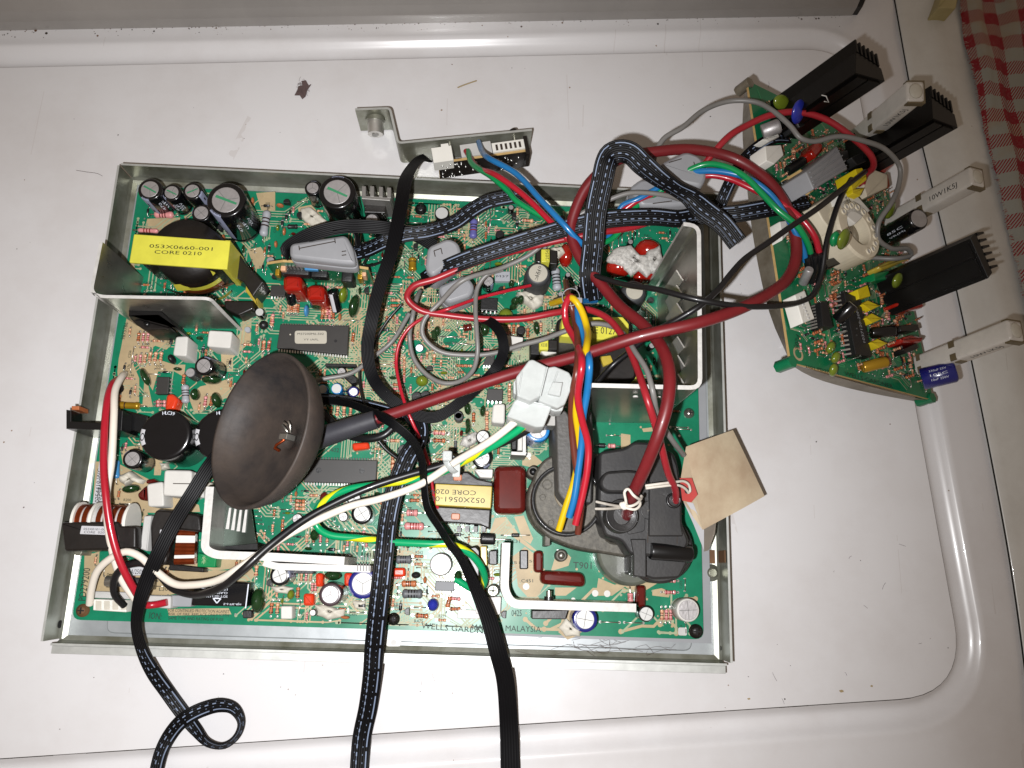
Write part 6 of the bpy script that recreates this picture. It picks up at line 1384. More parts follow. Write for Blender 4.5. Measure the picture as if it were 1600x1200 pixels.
# boxes and capacitors
for pts in (cp('Q', 752,810, 828,778, 850,860, 765,880), cp('Q', 790,920, 830,890, 920,930, 850,965), cp('Q', 815,1020, 860,985, 935,1025, 860,1060), cp('R', 690,400, 730,378, 790,405, 740,432)): nbox(pts, 9, 'cap_yellow', 'film_capacitor', .4, .5)
nbox(cp('Q', 870,690, 985,670, 990,735, 880,745), 9, 'cap_green_box', 'film_capacitor', .5, .6)
for pts in (cp('Q', 1045,910, 1120,850, 1220,880, 1250,940, 1160,960, 1090,950), cp('R', 875,380, 930,355, 1000,370, 990,395), cp('P', 600,830, 640,750, 690,770, 690,820, 640,880), cp('P', 1085,870, 1150,850, 1215,930, 1150,990, 1080,950), cp('Q', 1070,1170, 1150,1140, 1240,1160, 1235,1195, 1090,1200)): nbox(pts, 11, 'disc_red', 'dipped_capacitor', 1.6, 2, h0=1, seg=4)
def nell(c, x, y, rx, ry, rot, h, m, name):
    X, Y = px(c, x, y); q = nl(X, Y, h); k = (3.81 if c == 'R' else 4.706); s_ = .40/k; b = MB(); b.ell((0, 0, 0), rx*s_, 2.2, ry*s_, m, NF @ Matrix.Translation((q.x, q.y, h)) @ Matrix.Rotation(rot, 4, 'Z') @ Matrix.Rotation(-.9, 4, 'X'), 16, 8); NOC.append((q.x, q.y)); return b.build(name, NK)
nell('Q',650,440,75,66,.6,34,'mylar_olive','disc_capacitor'); nell('Q',1045,745,62,54,.5,18,'mylar_olive','disc_capacitor'); nell('Q',990,220,60,70,.4,24,'mylar_olive','disc_capacitor'); nell('P',380,470,75,50,.1,14,'mylar_olive','disc_capacitor'); nell('P',505,540,75,80,.5,24,'disc_blue','disc_capacitor'); nell('Q',585,440,40,50,.4,30,'cap_green_box','disc_capacitor')
nell('R',450,430,40,30,.8,4,'mylar_olive','mylar_capacitor'); nell('R',480,490,40,30,.7,4,'mylar_olive','mylar_capacitor'); nell('R',465,565,30,36,.6,4,'mylar_olive','mylar_capacitor'); nell('P',525,660,40,36,.3,8,'cap_green_box','mylar_capacitor')
nbox(cp('Q', 905,640, 1000,590, 1110,545, 1165,560, 1130,590, 1020,640, 930,672), 14, 'tape_yellow_dull', 'coated_capacitor', 1.2, 1.6, 6); 
def ncyl(c, x0_, y0_, x1_, y1_, r, m, h0, h1, name='electrolytic_capacitor', k=4.706, tip='can_top', band=None):
    a = NB(*px(c, x0_, y0_), h0); e_ = NB(*px(c, x1_, y1_), h1); d = e_-a; L = d.length; R = r/k*.40; T = Matrix.Translation(a) @ d.to_track_quat('Z', 'Y').to_matrix().to_4x4(); b = MB()
    b.lathe([(R*.9, 0), (R, .6), (R, L-1.2), (R*.92, L-.3), (R*.84, L)], m, T, 22); o = b.build(name, NK); b = MB(); b.lathe([(R*.83, L-.2), (R*.8, L+.1)], tip, T, 20); b.build('vent_disc', o)
    if band:
        b = MB(); up = T.inverted().to_3x3() @ (CAMP-a).normalized(); a0 = math.atan2(up.y, up.x)
        for j, word in enumerate(band):
            aa = a0 + .3 - .42*j; e = V((math.cos(aa), math.sin(aa), 0)); x_ = V((0, 0, 1)); b.text(word, T @ Matrix.Translation(e*(R+.07)+V((0, 0, L*.5))) @ Matrix((x_, e.cross(x_), e)).transposed().to_4x4(), 'ink_white', L*.5, R*.2)
        b.build('sleeve_printing', o)
    return o
ncyl('Q',975,420,1205,290,78,'sleeve_black',8,34,band=['VR(M)', '85C']); ncyl('R',990,620,1195,570,62,'sleeve_navy',8,24,band=['10uF 250V', '105C', '330uF 25V'],k=3.81,tip='sleeve_navy'); ncyl('Q',600,1040,720,920,44,'sleeve_black',4,14,tip='can_top'); ncyl('R',690,345,830,330,32,'sleeve_black',4,12,k=3.81); ncyl('R',640,550,785,515,30,'gold',4,12,'tantalum_capacitor',3.81,'sleeve_black')
ncyl('Q',350,765,400,660,30,'can_top',3,12,tip='can_top'); ncyl('P',240,690,370,640,50,'can_top',6,14,tip='film_white'); ncyl('P',425,975,540,900,34,'black_plastic',4,8,'ferrite_bead',tip='black_plastic'); nbox(cp('R', 860,300, 970,290, 980,325, 870,335), 9, 'black_plastic', 'diode_block', .5, .8); nbox(cp('R', 880,440, 960,400, 975,435, 900,465), 8, 'black_plastic', 'transistor', .5, .8); nbox(cp('Q', 500,600, 620,560, 660,580, 660,610, 540,655), 10, 'black_plastic', 'diode_block', .6, .8)
# long chips with their legs
def nchip(pix, h, npin, rows, name='integrated_circuit'):
    q = [nl(x, y, h).to_2d() for x, y in pix]; cc = sum(q, V((0, 0)))/4; b = MB(); b.prism(q, 1, h, 'epoxy', T=NF, ch=.4); o = b.build(name, NK); b = MB()
    for e in rows:
        a_, b_ = q[e], q[(e+1) % 4]; out = ((a_+b_)/2-cc).normalized()
        for i in range(npin): p = a_.lerp(b_, (i+.5)/npin); dv = (b_-a_).normalized()*.5; b.add([(p.x-dv.x, p.y-dv.y, h*.6), (p.x+dv.x, p.y+dv.y, h*.6), (p.x+dv.x+out.x*2.6, p.y+dv.y+out.y*2.6, .3), (p.x-dv.x+out.x*2.6, p.y-dv.y+out.y*2.6, .3)], [[0, 1, 2, 3]], 'solder', False, NF)
    b.build('pins', o, kind='stuff'); return o
o = nchip(cp('R', 530,100, 625,135, 695,485, 600,470), 7, 14, (1, 3)); b = MB(); b.tw('1037120-20M', NB(*px('R', 650, 400), 7.3), NB(*px('R', 605, 200), 7.3), NN, 2.2, 'res_grey'); b.build('printing', o)
nchip(cp('Q', 480,900, 530,900, 575,1090, 500,1080), 9, 8, (3,))
# white connectors
def nconn(pix, h, name='connector'): return nbox(pix, h, 'white_plastic', name, .6, .7, 1)
c1 = nconn(cp('Q', 290,850, 365,815, 440,1025, 350,1060), 9); c2 = nconn(cp('P', 260,790, 380,780, 400,860, 330,925, 270,900), 12); c3 = nconn(cp('P', 350,1090, 440,1080, 450,1140, 360,1150), 9); c4 = nconn(cp('Q', 180,310, 240,300, 250,400, 200,450), 8); nconn(cp('P', 245,740, 350,690, 370,720, 290,760), 8)
for i in range(7): nbox(cp('Q', 330+i*10,865+i*25, 342+i*10,860+i*25, 346+i*10,874+i*25, 334+i*10,879+i*25), 9.4, 'film_side', 'socket', .1, .2, 8.8, c1)

# ---------------------------------------------------------------- small Z bracket with its own remote board
zt = 58
RB = thing('remote_bracket', (U(700, 230, 3).x, U(700, 230, 3).y, 8), 'zinc Z-shaped metal bracket with a small remote control board, standing behind the tray', 'bracket')
def bplate(pix, ht, hb, t, name, m='zinc', edge='zinc_edge', lean=V((0, 0, 0)), par=None):
    global ZP
    z0 = ZP; ZP = 0; o = plate(pix, ht, t, name, m, edge, z0=hb, lean=lean, parent=par or RB, rr=2.5); ZP = z0; return o
bplate([px('S', 70, 98), px('S', 325, 88), px('S', 385, 345), px('S', 1370, 248)], 26, 1.2, 1.5, 'bracket_plate')
bsm = U(*px('S', 215, 200), 15); b = MB(); d_ = V((.12, -1, 0)).normalized(); b.cyl(bsm+V((0, 6, 0)), bsm+V((0, 2.5, -1)), 6.6, 'zinc', 22); b.cyl(bsm+V((0, 2.5, -1)), bsm+V((.6, -7, -2)), 5.0, 'alu', 22); b.cyl(bsm+V((.6, -7, -2)), bsm+V((.7, -7.6, -2)), 2.2, 'alu_dull', 14); b.build('threaded_spacer', RB)
ba = U(*px('S', 680, 490), 25); bb_ = U(*px('S', 1330, 400), 25); ex = (bb_-ba).normalized(); ba.z = bb_.z = 25; en = V((-ex.y, ex.x, 0)); Lb = (bb_-ba).length
TB = Matrix.Translation(ba) @ Matrix((ex, V((0, 0, -1)), en)).transposed().to_4x4()   # x along board, y down, z towards the plate
b = MB(); b.box((Lb/2, 10, 0), (Lb, 20, 1.5), 'board_edge', T=TB); b.box((Lb/2, 10, -.85), (Lb-.5, 19.5, .2), 'core_black', T=TB); RBD = b.build('circuit_board', RB)  # black layer paints the board's unlit face dark
b = MB(); random.seed(9)
for i in range(46): b.ell((0, 0, 0), .7, .7, .9, 'solder', TB @ Matrix.Translation((random.uniform(2, Lb-2), random.choice([3, 6, 9, 14, 18])+random.uniform(-1, 1), -1.1)), 6, 4)
b.build('solder_joints', RBD, kind='stuff')
def rbx(x0_, x1_, z0_, z1_, y0_, y1_, m, name, ch=.4, par=None): b = MB(); b.box(((x0_+x1_)/2, (y0_+y1_)/2, (z0_+z1_)/2), (x1_-x0_, y1_-y0_, z1_-z0_), m, T=TB, ch=0); return b.build(name, par or RB)
k = Lb/650
rbx(-10*k-2, 112*k, -1, 9.5, -2.2, 8, 'white_plastic', 'plug'); rbx(40*k, 95*k, 8, 11.5, -2.0, 5, 'white_plastic', 'plug_latch'); rbx(175*k, 400*k, .8, 9.5, -1.2, 8, 'film_side', 'header')
hd = rbx(405*k, 648*k, .8, 7.5, -1.5, 8, 'white_plastic', 'header')
for i in range(6): rbx((430+i*34)*k, (446+i*34)*k, 2, 6, -1.9, -1.4, 'grime', 'socket', par=hd)
rbx(640*k, 668*k, -4, 9, -2.5, 14, 'core_black', 'end_bracket'); 
for xx in (110, 590): p = TB @ V((xx*k, 6, 8)); b = MB(); b.cyl(p, p+en*8, 1.5, 'steel', 12); b.cyl(p+en*9, p+en*11, 2.6, 'core_black', 12); b.build('standoff', RB)
# ---------------------------------------------------------------- loose wires, ribbons, clamps, tag
def pts3(L): return [U(x, y, z) for x, y, z in L]
def wire(L, r, m, name='wire', parent=None, label=None, cat=None, group=None, seg=8, uvk=False, step=1.8, wob=.0):
    p = spline(pts3(L), step); b = MB(); b.tube(p, r, m, seg, uvk=uvk); return b.build(name, parent, label, cat, None, group)
# ribbon: [(x, y, z, roll degrees)]
def ribbon(L, wd, n_, name='ribbon_cable', label=None, printed=True, parent=None, taper=(1, 1), pfrom=0, group='flat black ribbon cables', th=.5, step=1.6, cat='ribbon cable'):
    P = [tuple(U(q[0], q[1], q[2])) + (q[3] if len(q) > 3 else 0,) for q in L]
    P = spline([Vec4(p) for p in P], step); m_ = len(P); b = MB(); pitch = wd/n_; vs = []; frames = []
    pr = []
    for k in range(n_):
        c = -wd/2+pitch*(k+.5)
        pr += [(c-pitch*.48, th*.45), (c-pitch*.3, th*.88), (c, th), (c+pitch*.3, th*.88), (c+pitch*.48, th*.45)]
    prof = pr + [(x, -y) for x, y in pr[::-1]]; K = len(prof); up = V((0, 0, 1)); Ls = [0]
    prev = None
    for i, p in enumerate(P):
        a = V(P[max(0, i-1)][:3]); c = V(P[min(m_-1, i+1)][:3]); t_ = (c-a).normalized(); p3 = V(p[:3])
        s_ = t_.cross(up)
        if s_.length < .15 and prev: s_ = prev
        s_ = (s_ - t_*s_.dot(t_)).normalized(); prev = s_
        s_ = Matrix.Rotation(math.radians(p[3]), 3, t_) @ s_; nn = s_.cross(t_).normalized(); nn = nn
        if i: Ls.append(Ls[-1]+(p3-V(P[i-1][:3])).length)
        frames.append((p3, s_, nn))
        kx = taper[0]+(taper[1]-taper[0])*i/(m_-1); vs += [p3+s_*(x*kx)+nn*y for x, y in prof]
    fs = []
    for i in range(m_-1):
        for k in range(K): j = (k+1) % K; fs.append([i*K+k, i*K+j, (i+1)*K+j, (i+1)*K+k])
    b.add(vs, fs, 'ribbon_black', True); b.add(vs[:K], [list(range(K))], 'ribbon_black'); b.add(vs[-K:], [list(range(K))[::-1]], 'ribbon_black')
    o = b.build(name, parent, label, cat if label else None, None, group if label else None)
    if printed:
        q = MB()
        def at(L_):
            L_ = max(0, min(Ls[-1]-.001, L_)); lo_ = 0
            import bisect
            lo_ = max(0, bisect.bisect_right(Ls, L_)-1); lo_ = min(lo_, m_-2); f_ = (L_-Ls[lo_])/max(1e-6, Ls[lo_+1]-Ls[lo_]); A, B = frames[lo_], frames[lo_+1]; return A[0].lerp(B[0], f_), A[1].lerp(B[1], f_), A[2].lerp(B[2], f_)
        def dash(l0, l1, x, w_, both=True):
            for sd in ((1, -1) if both else (1,)):
                pv = None; nstep = max(1, int((l1-l0)/2)+1)
                for s_ in range(nstep+1):
                    p_, a_, n__ = at(l0+(l1-l0)*s_/nstep); o_ = n__*((th+.06)*sd)
                    cur = (p_+a_*(x-w_/2)+o_, p_+a_*(x+w_/2)+o_)
                    if pv: q.quad([pv[0], pv[1], cur[1], cur[0]], 'ink_ribbon')
                    pv = cur
        tot = Ls[-1]; rows = [(-wd/2+pitch*(k+.5)) for k in range(n_)]; per = 17.0; l = pfrom + random.uniform(0, 6)
        while l < tot:
            dash(l, min(tot, l+per-2.4), rows[1], pitch*.52)
            for s_ in range(4):
                l0 = l+s_*per/4
                if n_ > 4: dash(l0+.6, l0+2.6, rows[n_//2+1], pitch*.5)
                if n_ > 4: dash(l0+1.6, l0+2.3, rows[2]+pitch*.5, pitch*.26)
                if n_ > 6: dash(l0+.4, l0+.9, rows[-2], pitch*.2)
            if n_ > 7: dash(l+.5, l+per-1, rows[-3], pitch*.14)
            l += per
        q.build('printed_marking', o)
    return o
def Vec4(p): return V(p)
HV = thing('anode_lead', (U(560, 660, 14).x, U(560, 660, 14).y, 16), 'dark red high-voltage cable looping across the chassis, ending in a large black rubber suction cup', 'high-voltage lead')
wire([(979, 806, 62), (984, 786, 78), (991, 767, 90), (1010, 726, 106), (1030, 675, 118), (1043, 630, 121), (1046, 582, 118), (1034, 543, 110), (1004, 507, 96), (968, 478, 86), (940, 445, 80), (905, 400, 76), (892, 360, 76), (903, 318, 80), (922, 285, 84), (965, 250, 88), (1033, 236, 88), (1086, 234, 86), (1150, 249, 84), (1205, 288, 88), (1238, 345, 92), (1244, 400, 92), (1231, 434, 95), (1206, 456, 102), (1152, 484, 112), (1089, 505, 117), (999, 526, 112), (914, 553, 100), (807, 582, 86), (745, 602, 80), (680, 624, 74), (600, 651, 68), (560, 662, 66)], 3.1, 'hv_red', 'cable', HV, seg=14)
def cone_boot():
    a = U(588, 655, 69); c = U(480, 691, 60); p = spline([a, a.lerp(c, .5)+V((0, 0, .5)), c], 1.5); n_ = len(p); b = MB(); b.tube(p, [5.0+1.2*(i/(n_-1)) for i in range(n_)], 'rubber_boot', 22); return b.build('cable_boot', HV)
cone_boot()
# the suction cup: shallow dish tilted to the left
ctr = U(405, 671, 84); CR_ = 42.0
ax = V((-.66, .09, .75)).normalized(); ux = V((.12, .99, -.02)); ux = (ux-ax*ux.dot(ax)).normalized(); uy = ax.cross(ux)
Tc = Matrix.Translation(ctr) @ Matrix((ux, uy, ax)).transposed().to_4x4() @ Matrix.Scale(.975, 4)
b = MB(); prof = [(4, -28), (7, -28), (9, -26), (13, -24), (23, -21.5), (32, -17), (38, -11), (41.2, -4), (42.4, .2), (42.0, 1.0), (40.4, .7), (38.6, -5), (35.5, -10), (29.5, -14.6), (21, -17.6), (12, -19), (6, -19.6), (5.6, -21), (.5, -21)]
b.lathe(prof, 'rubber', Tc, 72, False); CUP = b.build('rubber_cup', HV)
b = MB(); b.box((0, 0, -17.5), (3.2, 7.0, 5.5), 'steel', T=Tc, ch=.5); b.tube([Tc @ V(q) for q in [(-1, 2, -18), (-5, 4.6, -15), (-7, 3.6, -14), (-8, .6, -15)]], .8, 'copper', 8); b.tube([Tc @ V(q) for q in [(3, 1, -18), (6.4, 3.2, -15), (7.5, .8, -14), (6.0, -1.8, -15)]], .75, 'lead', 8); b.tube([Tc @ V(q) for q in [(2.5, -3, -17), (6, -4.4, -15), (8, -2.6, -14.5)]], .6, 'lead', 8); b.build('anode_clip', HV)

wire([(1056, 783, 58), (1055, 765, 68), (1044, 739, 80), (1030, 685, 98), (1012, 626, 112), (994, 572, 100), (975, 530, 88), (950, 498, 78), (914, 483, 70), (871, 488, 60), (818, 498, 54), (765, 499, 52), (701, 493, 52), (655, 484, 54), (636, 465, 56), (645, 448, 60), (680, 436, 62), (744, 410, 64), (829, 386, 66), (882, 374, 68), (935, 364, 70), (1000, 352, 66), (1045, 330, 66), (1080, 285, 76), (1112, 242, 84), (1140, 212, 88), (1165, 197, 88), (1204, 180, 90), (1246, 175, 90), (1289, 186, 88), (1331, 214, 84), (1362, 245, 76), (1364, 262, 68), (1352, 274, 60), (1344, 300, 52)], 1.9, 'wire_red_dull', 'focus_cable', None, 'medium red focus cable looping from the black transformer up to the leaning board', 'cable', seg=10)
GR = 'thin grey screened cables'
wire([(1352, 372+30, 44), (1400, 404, 52), (1424, 398, 50), (1418, 389, 54), (1392, 388, 60), (1372, 372, 66), (1373, 348, 70), (1392, 318, 72), (1404, 290, 70), (1406, 262, 72), (1384, 234, 80), (1352, 221, 86), (1310, 213, 90), (1270, 221, 92), (1250, 215, 94), (1236, 198, 94), (1210, 175, 92), (1182, 160, 88), (1140, 158, 84), (1100, 172, 84), (1065, 200, 86), (1037, 217, 86), (1022, 247, 84), (1024, 275, 76)], 1.5, 'wire_grey', 'grey_cable', None, 'thin grey cable rising over the leaning board and hooking round its white tube socket', 'cable', GR)
wire([(1100, 322, 62), (1082, 319, 68), (1044, 306, 78), (1001, 301, 80), (977, 303, 80), (935, 320, 76), (905, 336, 72), (870, 362, 68), (829, 397, 62), (786, 418, 60), (722, 439, 66), (690, 470, 56), (662, 502, 52), (661, 525, 50), (687, 549, 48), (740, 555, 48), (776, 551, 50), (812, 540, 55), (850, 530, 60), (882, 518, 66), (924, 506, 70), (956, 510, 75), (975, 523, 85), (992, 549, 98), (1011, 580, 108), (1020, 612, 112), (1027, 648, 100), (1049, 686, 84), (1068, 711, 66)], 1.45, 'wire_grey', 'grey_cable', None, 'long grey cable curving under the red leads and dropping beside the black transformer', 'cable', GR)
wire([(786, 421, 54), (760, 430, 52), (746, 450, 50), (743, 481, 52), (745, 520, 54), (746, 552, 52), (738, 580, 46), (715, 597, 38), (690, 598, 36), (664, 583, 34), (646, 559, 34), (640, 525, 36), (644, 498, 42), (650, 470, 40), (656, 455, 34)], 1.4, 'wire_grey', 'grey_cable', None, 'grey cable forming a U-shaped loop above the middle of the board', 'cable', GR)
wire([(640, 489, 44), (612, 534, 34), (583, 558, 34), (549, 583, 36), (502, 593, 38), (470, 603, 36)], 1.35, 'wire_grey', 'grey_cable', None, 'short grey cable crossing under the ribbon towards the rubber cup', 'cable', GR)
wire([(829, 446, 40), (790, 455, 46), (744, 467, 50), (700, 483, 56), (676, 491, 52), (644, 508, 48), (625, 534, 46), (619, 566, 44), (625, 604, 45), (636, 640, 48), (648, 668, 46), (662, 700, 40), (672, 735, 34), (677, 770, 30), (686, 800, 26)], 1.0, 'wire_red', 'red_wire', None, 'thin bright red wire passing beneath the high-voltage cable in the middle of the board', 'wire')

# red, green and blue drive wires
RG = 'red green and blue drive wires'
def rgbw(L, m, col, what, **k): return wire(L, 1.75, m, col+'_wire', None, what, 'wire', RG, seg=10)
rgbw([(731, 236, 28), (738, 256, 40), (769, 277, 56), (795, 300, 60), (806, 313, 62), (850, 340, 64), (882, 356, 66), (903, 368, 68), (935, 380, 68), (960, 370, 66), (985, 335, 70), (1005, 312, 72), (1030, 300, 76), (1060, 275, 84), (1101, 257, 90), (1129, 259, 94), (1161, 274, 97), (1192, 304, 99), (1214, 327, 100), (1246, 354, 98), (1262, 380, 92), (1268, 402, 84)], 'wire_green', 'green', 'green wire looping from the small bracket board up to the leaning board')
rgbw([(728, 236, 27), (746, 262, 42), (774, 273, 60), (816, 303, 66), (859, 345, 72), (880, 366, 74), (903, 386, 70), (930, 372, 64), (945, 352, 64), (975, 328, 70), (1000, 311, 74), (1040, 296, 76), (1070, 282, 80), (1107, 274, 86), (1139, 279, 88), (1167, 291, 90), (1195, 305, 91), (1224, 320, 92), (1254, 344, 94), (1273, 370, 92), (1280, 394, 86)], 'wire_red', 'red', 'bright red wire looping beside the green one from the small bracket board')
rgbw([(748, 222, 30), (753, 236, 42), (765, 248, 62), (806, 271, 68), (848, 316, 76), (882, 352, 80), (905, 377, 76), (924, 388, 72), (945, 378, 66), (962, 345, 66), (972, 322, 70), (995, 312, 74), (1035, 290, 78), (1070, 272, 84), (1105, 267, 90), (1139, 270, 94), (1171, 280, 96), (1203, 303, 97), (1224, 331, 97), (1241, 359, 95), (1254, 388, 90), (1259, 408, 84)], 'wire_blue', 'blue', 'blue wire curving from the small bracket board up to the leaning board')
bt = thing('sleeved_lead_ends', (U(1272, 420, 40).x, U(1272, 420, 40).y, 60), 'dark sleeved ends of the coloured wires entering the white plug on the leaning board', 'wire sleeves')
for (x, y) in [(1266, 398), (1272, 400), (1279, 398), (1261, 404)]: wire([(x, y-2, 87), (x+2, y+18, 80), (x-2, y+34, 72), (x-4, y+60, 62)], 1.9, 'wire_black', 'sleeve', bt)
for i in range(4): wire([(1268+i*2, 428, 74), (1274-i*1.5, 440, 68), (1268+i*2, 458+i*8, 58)], 1.0, 'wire_white' if i % 2 else 'wire_grey', 'wire_tail', bt)
# four-wire bundle with cut ends over the flyback
BG = 'coloured wires of the cut bundle'
wire([(905, 476, 70), (890, 464, 82), (883, 480, 82), (884, 502, 80), (901, 536, 92), (909, 570, 114), (903, 619, 104), (909, 655, 96), (919, 695, 88), (918, 730, 84), (912, 765, 80), (899, 820, 74)], 1.9, 'wire_red', 'red_wire', None, 'red wire of the hanging bundle, cut end resting over the black transformer', 'wire', BG, seg=10)
wire([(930, 470, 62), (905, 474, 76), (903, 491, 80), (912, 534, 88), (921, 568, 110), (917, 615, 100), (911, 650, 94), (909, 690, 86), (903, 740, 80), (897, 780, 76), (889, 808, 72)], 1.9, 'wire_blue', 'blue_wire', None, 'blue wire of the hanging bundle, cut end resting over the black transformer', 'wire', BG, seg=10)
wire([(862, 474, 56), (880, 469, 72), (896, 467, 84), (907, 482, 84), (917, 512, 86), (916, 545, 104), (906, 590, 106), (900, 640, 96), (904, 690, 84), (900, 740, 76), (884, 793, 70), (873, 829, 66)], 1.9, 'wire_yellow', 'yellow_wire', None, 'yellow wire of the hanging bundle, cut end resting over the black transformer', 'wire', BG, seg=10)
wire([(884, 440, 60), (888, 462, 78), (896, 491, 76), (903, 540, 96), (901, 580, 108), (894, 619, 100), (893, 661, 90), (898, 714, 82), (908, 780, 74), (903, 834, 66)], 1.8, 'wire_brown', 'brown_wire', None, 'brown wire of the hanging bundle running behind the red one', 'wire', BG, seg=10)
b = MB(); a = U(892, 464, 84); b.lathe([(4.7, -1.0), (5.0, 0), (4.7, 1.0), (4.4, 0), (4.7, -1.0)], 'clamp_grey', Matrix.Translation(a) @ Matrix.Rotation(.5, 4, 'X'), 20, False); b.box(a+V((4.6, -2, 0)), (3, 3, 3), 'clamp_grey', ch=.6); b.build('cable_tie', label='pale cable tie gathering the yellow, red and blue wires beside the ribbon', cat='cable tie')

# mains lead: white, black and green-yellow with a clear plug
PL = thing('power_lead', (U(845, 620, 40).x, U(845, 620, 40).y, 16), 'power lead of white, black and green-yellow wires ending in a translucent white plug', 'power cable')
wire([(812, 652, 90), (799, 664, 88), (765, 690, 80), (711, 722, 66), (656, 757, 60), (592, 780, 58), (550, 790, 58), (499, 811, 58), (444, 839, 62), (401, 869, 66), (370, 890, 64), (336, 908, 56), (300, 914, 50), (272, 912, 46), (241, 890, 44), (219, 870, 44), (198, 862, 44), (177, 870, 42), (153, 891, 36), (143, 920, 28), (140, 944, 22)], 2.0, 'wire_white', 'white_wire', PL, seg=12)
wire([(838, 664, 80), (790, 690, 70), (728, 712, 60), (694, 726, 58), (635, 743, 56), (582, 760, 56), (529, 783, 58), (476, 812, 62), (422, 852, 68), (380, 890, 70), (350, 915, 62), (325, 926, 56), (300, 929, 48), (268, 918, 42), (246, 895, 42), (222, 880, 42), (196, 885, 40), (180, 902, 36), (179, 928, 30), (194, 946, 22)], 2.0, 'wire_black', 'black_wire', PL, seg=12)
wire([(826, 660, 86), (807, 674, 82), (776, 694, 76), (722, 722, 62), (690, 738, 58), (656, 748, 54), (592, 757, 52), (539, 766, 50), (507, 783, 48), (493, 802, 46), (495, 822, 44), (512, 835, 44), (561, 841, 44), (614, 847, 46), (677, 850, 48), (705, 851, 48), (733, 864, 46), (752, 886, 40), (757, 908, 32), (748, 922, 26), (732, 917, 22), (712, 905, 20)], 2.05, 'earth_wire', 'earth_wire', PL, seg=12, uvk=True)
def pb(pix, z1, z0, m='nylon', name='plug_body', ch=1.2, r=1.5): b = MB(); b.prism(round_poly([U(x, y, z1).to_2d() for x, y in pix], r, 4), z0, z1, m, ch=ch); return b.build(name, PL)
PK = dict(ch=.7, r=.9)
pb(xy('F', 690,435, 720,430, 825,485, 775,700, 700,740, 600,700, 595,560), 108, 88, **PK); pb(xy('F', 825,490, 880,480, 985,525, 1022,592, 955,760, 900,790, 760,735), 103, 84, name='socket_body', **PK); pb(xy('F', 580,735, 640,695, 700,740, 860,775, 800,925, 740,930, 525,850), 99, 80, name='plug_shroud', **PK)
pb(xy('F', 862,596, 938,600, 918,700, 828,682), 106.5, 102, name='latch_window', ch=.3, r=.3); pb(xy('F', 575,600, 600,565, 600,690, 575,680), 98, 86, name='side_key', ch=.4, r=.6); pb(xy('F', 850,770, 955,745, 935,810, 880,815, 845,800), 97, 84, name='side_key', ch=.5, r=.6)
for (p0, p1, zz) in [((825, 488), (772, 700), 108.1), ((700, 742), (862, 776), 99.1), ((640, 520), (610, 690), 108.1), ((900, 520), (845, 676), 103.1)]:
    b = MB(); b.tube([U(*px('F', *p0), zz), U(*px('F', *p1), zz)], .45, 'nylon', 6); b.build('moulding_ridge', PL)
b = MB(); a = U(705, 724, 64); dd = (U(656, 757, 60)-U(765, 690, 78)).normalized(); Tt = Matrix.Translation(a) @ dd.to_track_quat('Z', 'Y').to_matrix().to_4x4(); b.lathe([(5.6, -1.6), (6.0, -1), (6.0, 1), (5.6, 1.6)], 'nylon', Tt, 20, False); q = U(699, 713, 70); b.box(q, (5, 5.5, 4.5), 'nylon', ch=1); a2 = U(713, 735, 64); b.box(a2, (4, 7, 1.2), 'nylon', ch=.4); b.build('cable_tie', PL)

# red and white pair at the left
wire([(184, 593, 20), (176, 600, 30), (169, 619, 38), (164, 661, 46), (162, 723, 50), (165, 770, 52), (173, 827, 50), (187, 876, 46), (208, 918, 38), (228, 945, 28), (240, 945, 26), (261, 941, 26)], 2.0, 'wire_red', 'red_wire', None, 'red wire bowing down the left edge of the tray beside the white one', 'wire', seg=12)
wire([(195, 584, 16), (190, 589, 26), (180, 610, 36), (178, 651, 44), (174, 723, 46), (167, 770, 44), (168, 815, 42), (176, 862, 38), (190, 905, 32), (211, 936, 26)], 2.0, 'wire_white', 'white_wire', None, 'off-white wire bowing down the left edge of the tray beside the red one', 'wire', seg=12)
# thin black twin leads
TB_ = 'thin black leads'
wire([(1352, 268, 70), (1336, 280, 78), (1310, 300, 88), (1277, 326, 100), (1230, 358, 108), (1199, 380, 108), (1163, 405, 108), (1140, 430, 110), (1125, 449, 112), (1093, 478, 117), (1057, 500, 112), (1020, 520, 102), (982, 551, 90), (956, 572, 84), (924, 612, 84), (915, 650, 80)], 1.55, 'wire_black', 'black_lead', None, 'black lead running diagonally from the leaning board down over the metal shield', 'cable', TB_)
wire([(1330, 280, 72), (1312, 312, 84), (1292, 376, 88), (1283, 430, 84), (1272, 458, 84), (1255, 470, 90), (1216, 478, 104), (1152, 478, 114), (1089, 468, 117), (1025, 452, 106), (978, 445, 92), (929, 431, 80), (910, 425, 70)], 1.55, 'wire_black', 'black_lead', None, 'black lead sweeping level from the shield to the leaning board then up across it', 'cable', TB_)
wire([(627, 476, 36), (606, 500, 34), (589, 528, 30), (584, 545, 26)], .8, 'wire_black', 'black_lead', None, 'very thin black lead beside the top of the plain ribbon', 'wire', TB_)
wire([(562, 570, 26), (562, 595, 26), (568, 628, 28), (575, 642, 28)], .8, 'wire_black', 'black_lead', None, 'very thin black lead dropping beside the blue capacitors', 'wire', TB_)
wire([(500, 640, 30), (540, 678, 36), (575, 686, 42), (600, 680, 44), (616, 666, 44)], 2.2, 'wire_black', 'black_lead', None, 'black lead curving beneath the rubber boot of the cup', 'wire', TB_)
wire([(588, 684, 34), (603, 702, 32), (618, 714, 30), (632, 724, 28)], 1.1, 'wire_black', 'black_lead', None, 'short black lead between the red capacitor and the printed ribbon', 'wire', TB_)
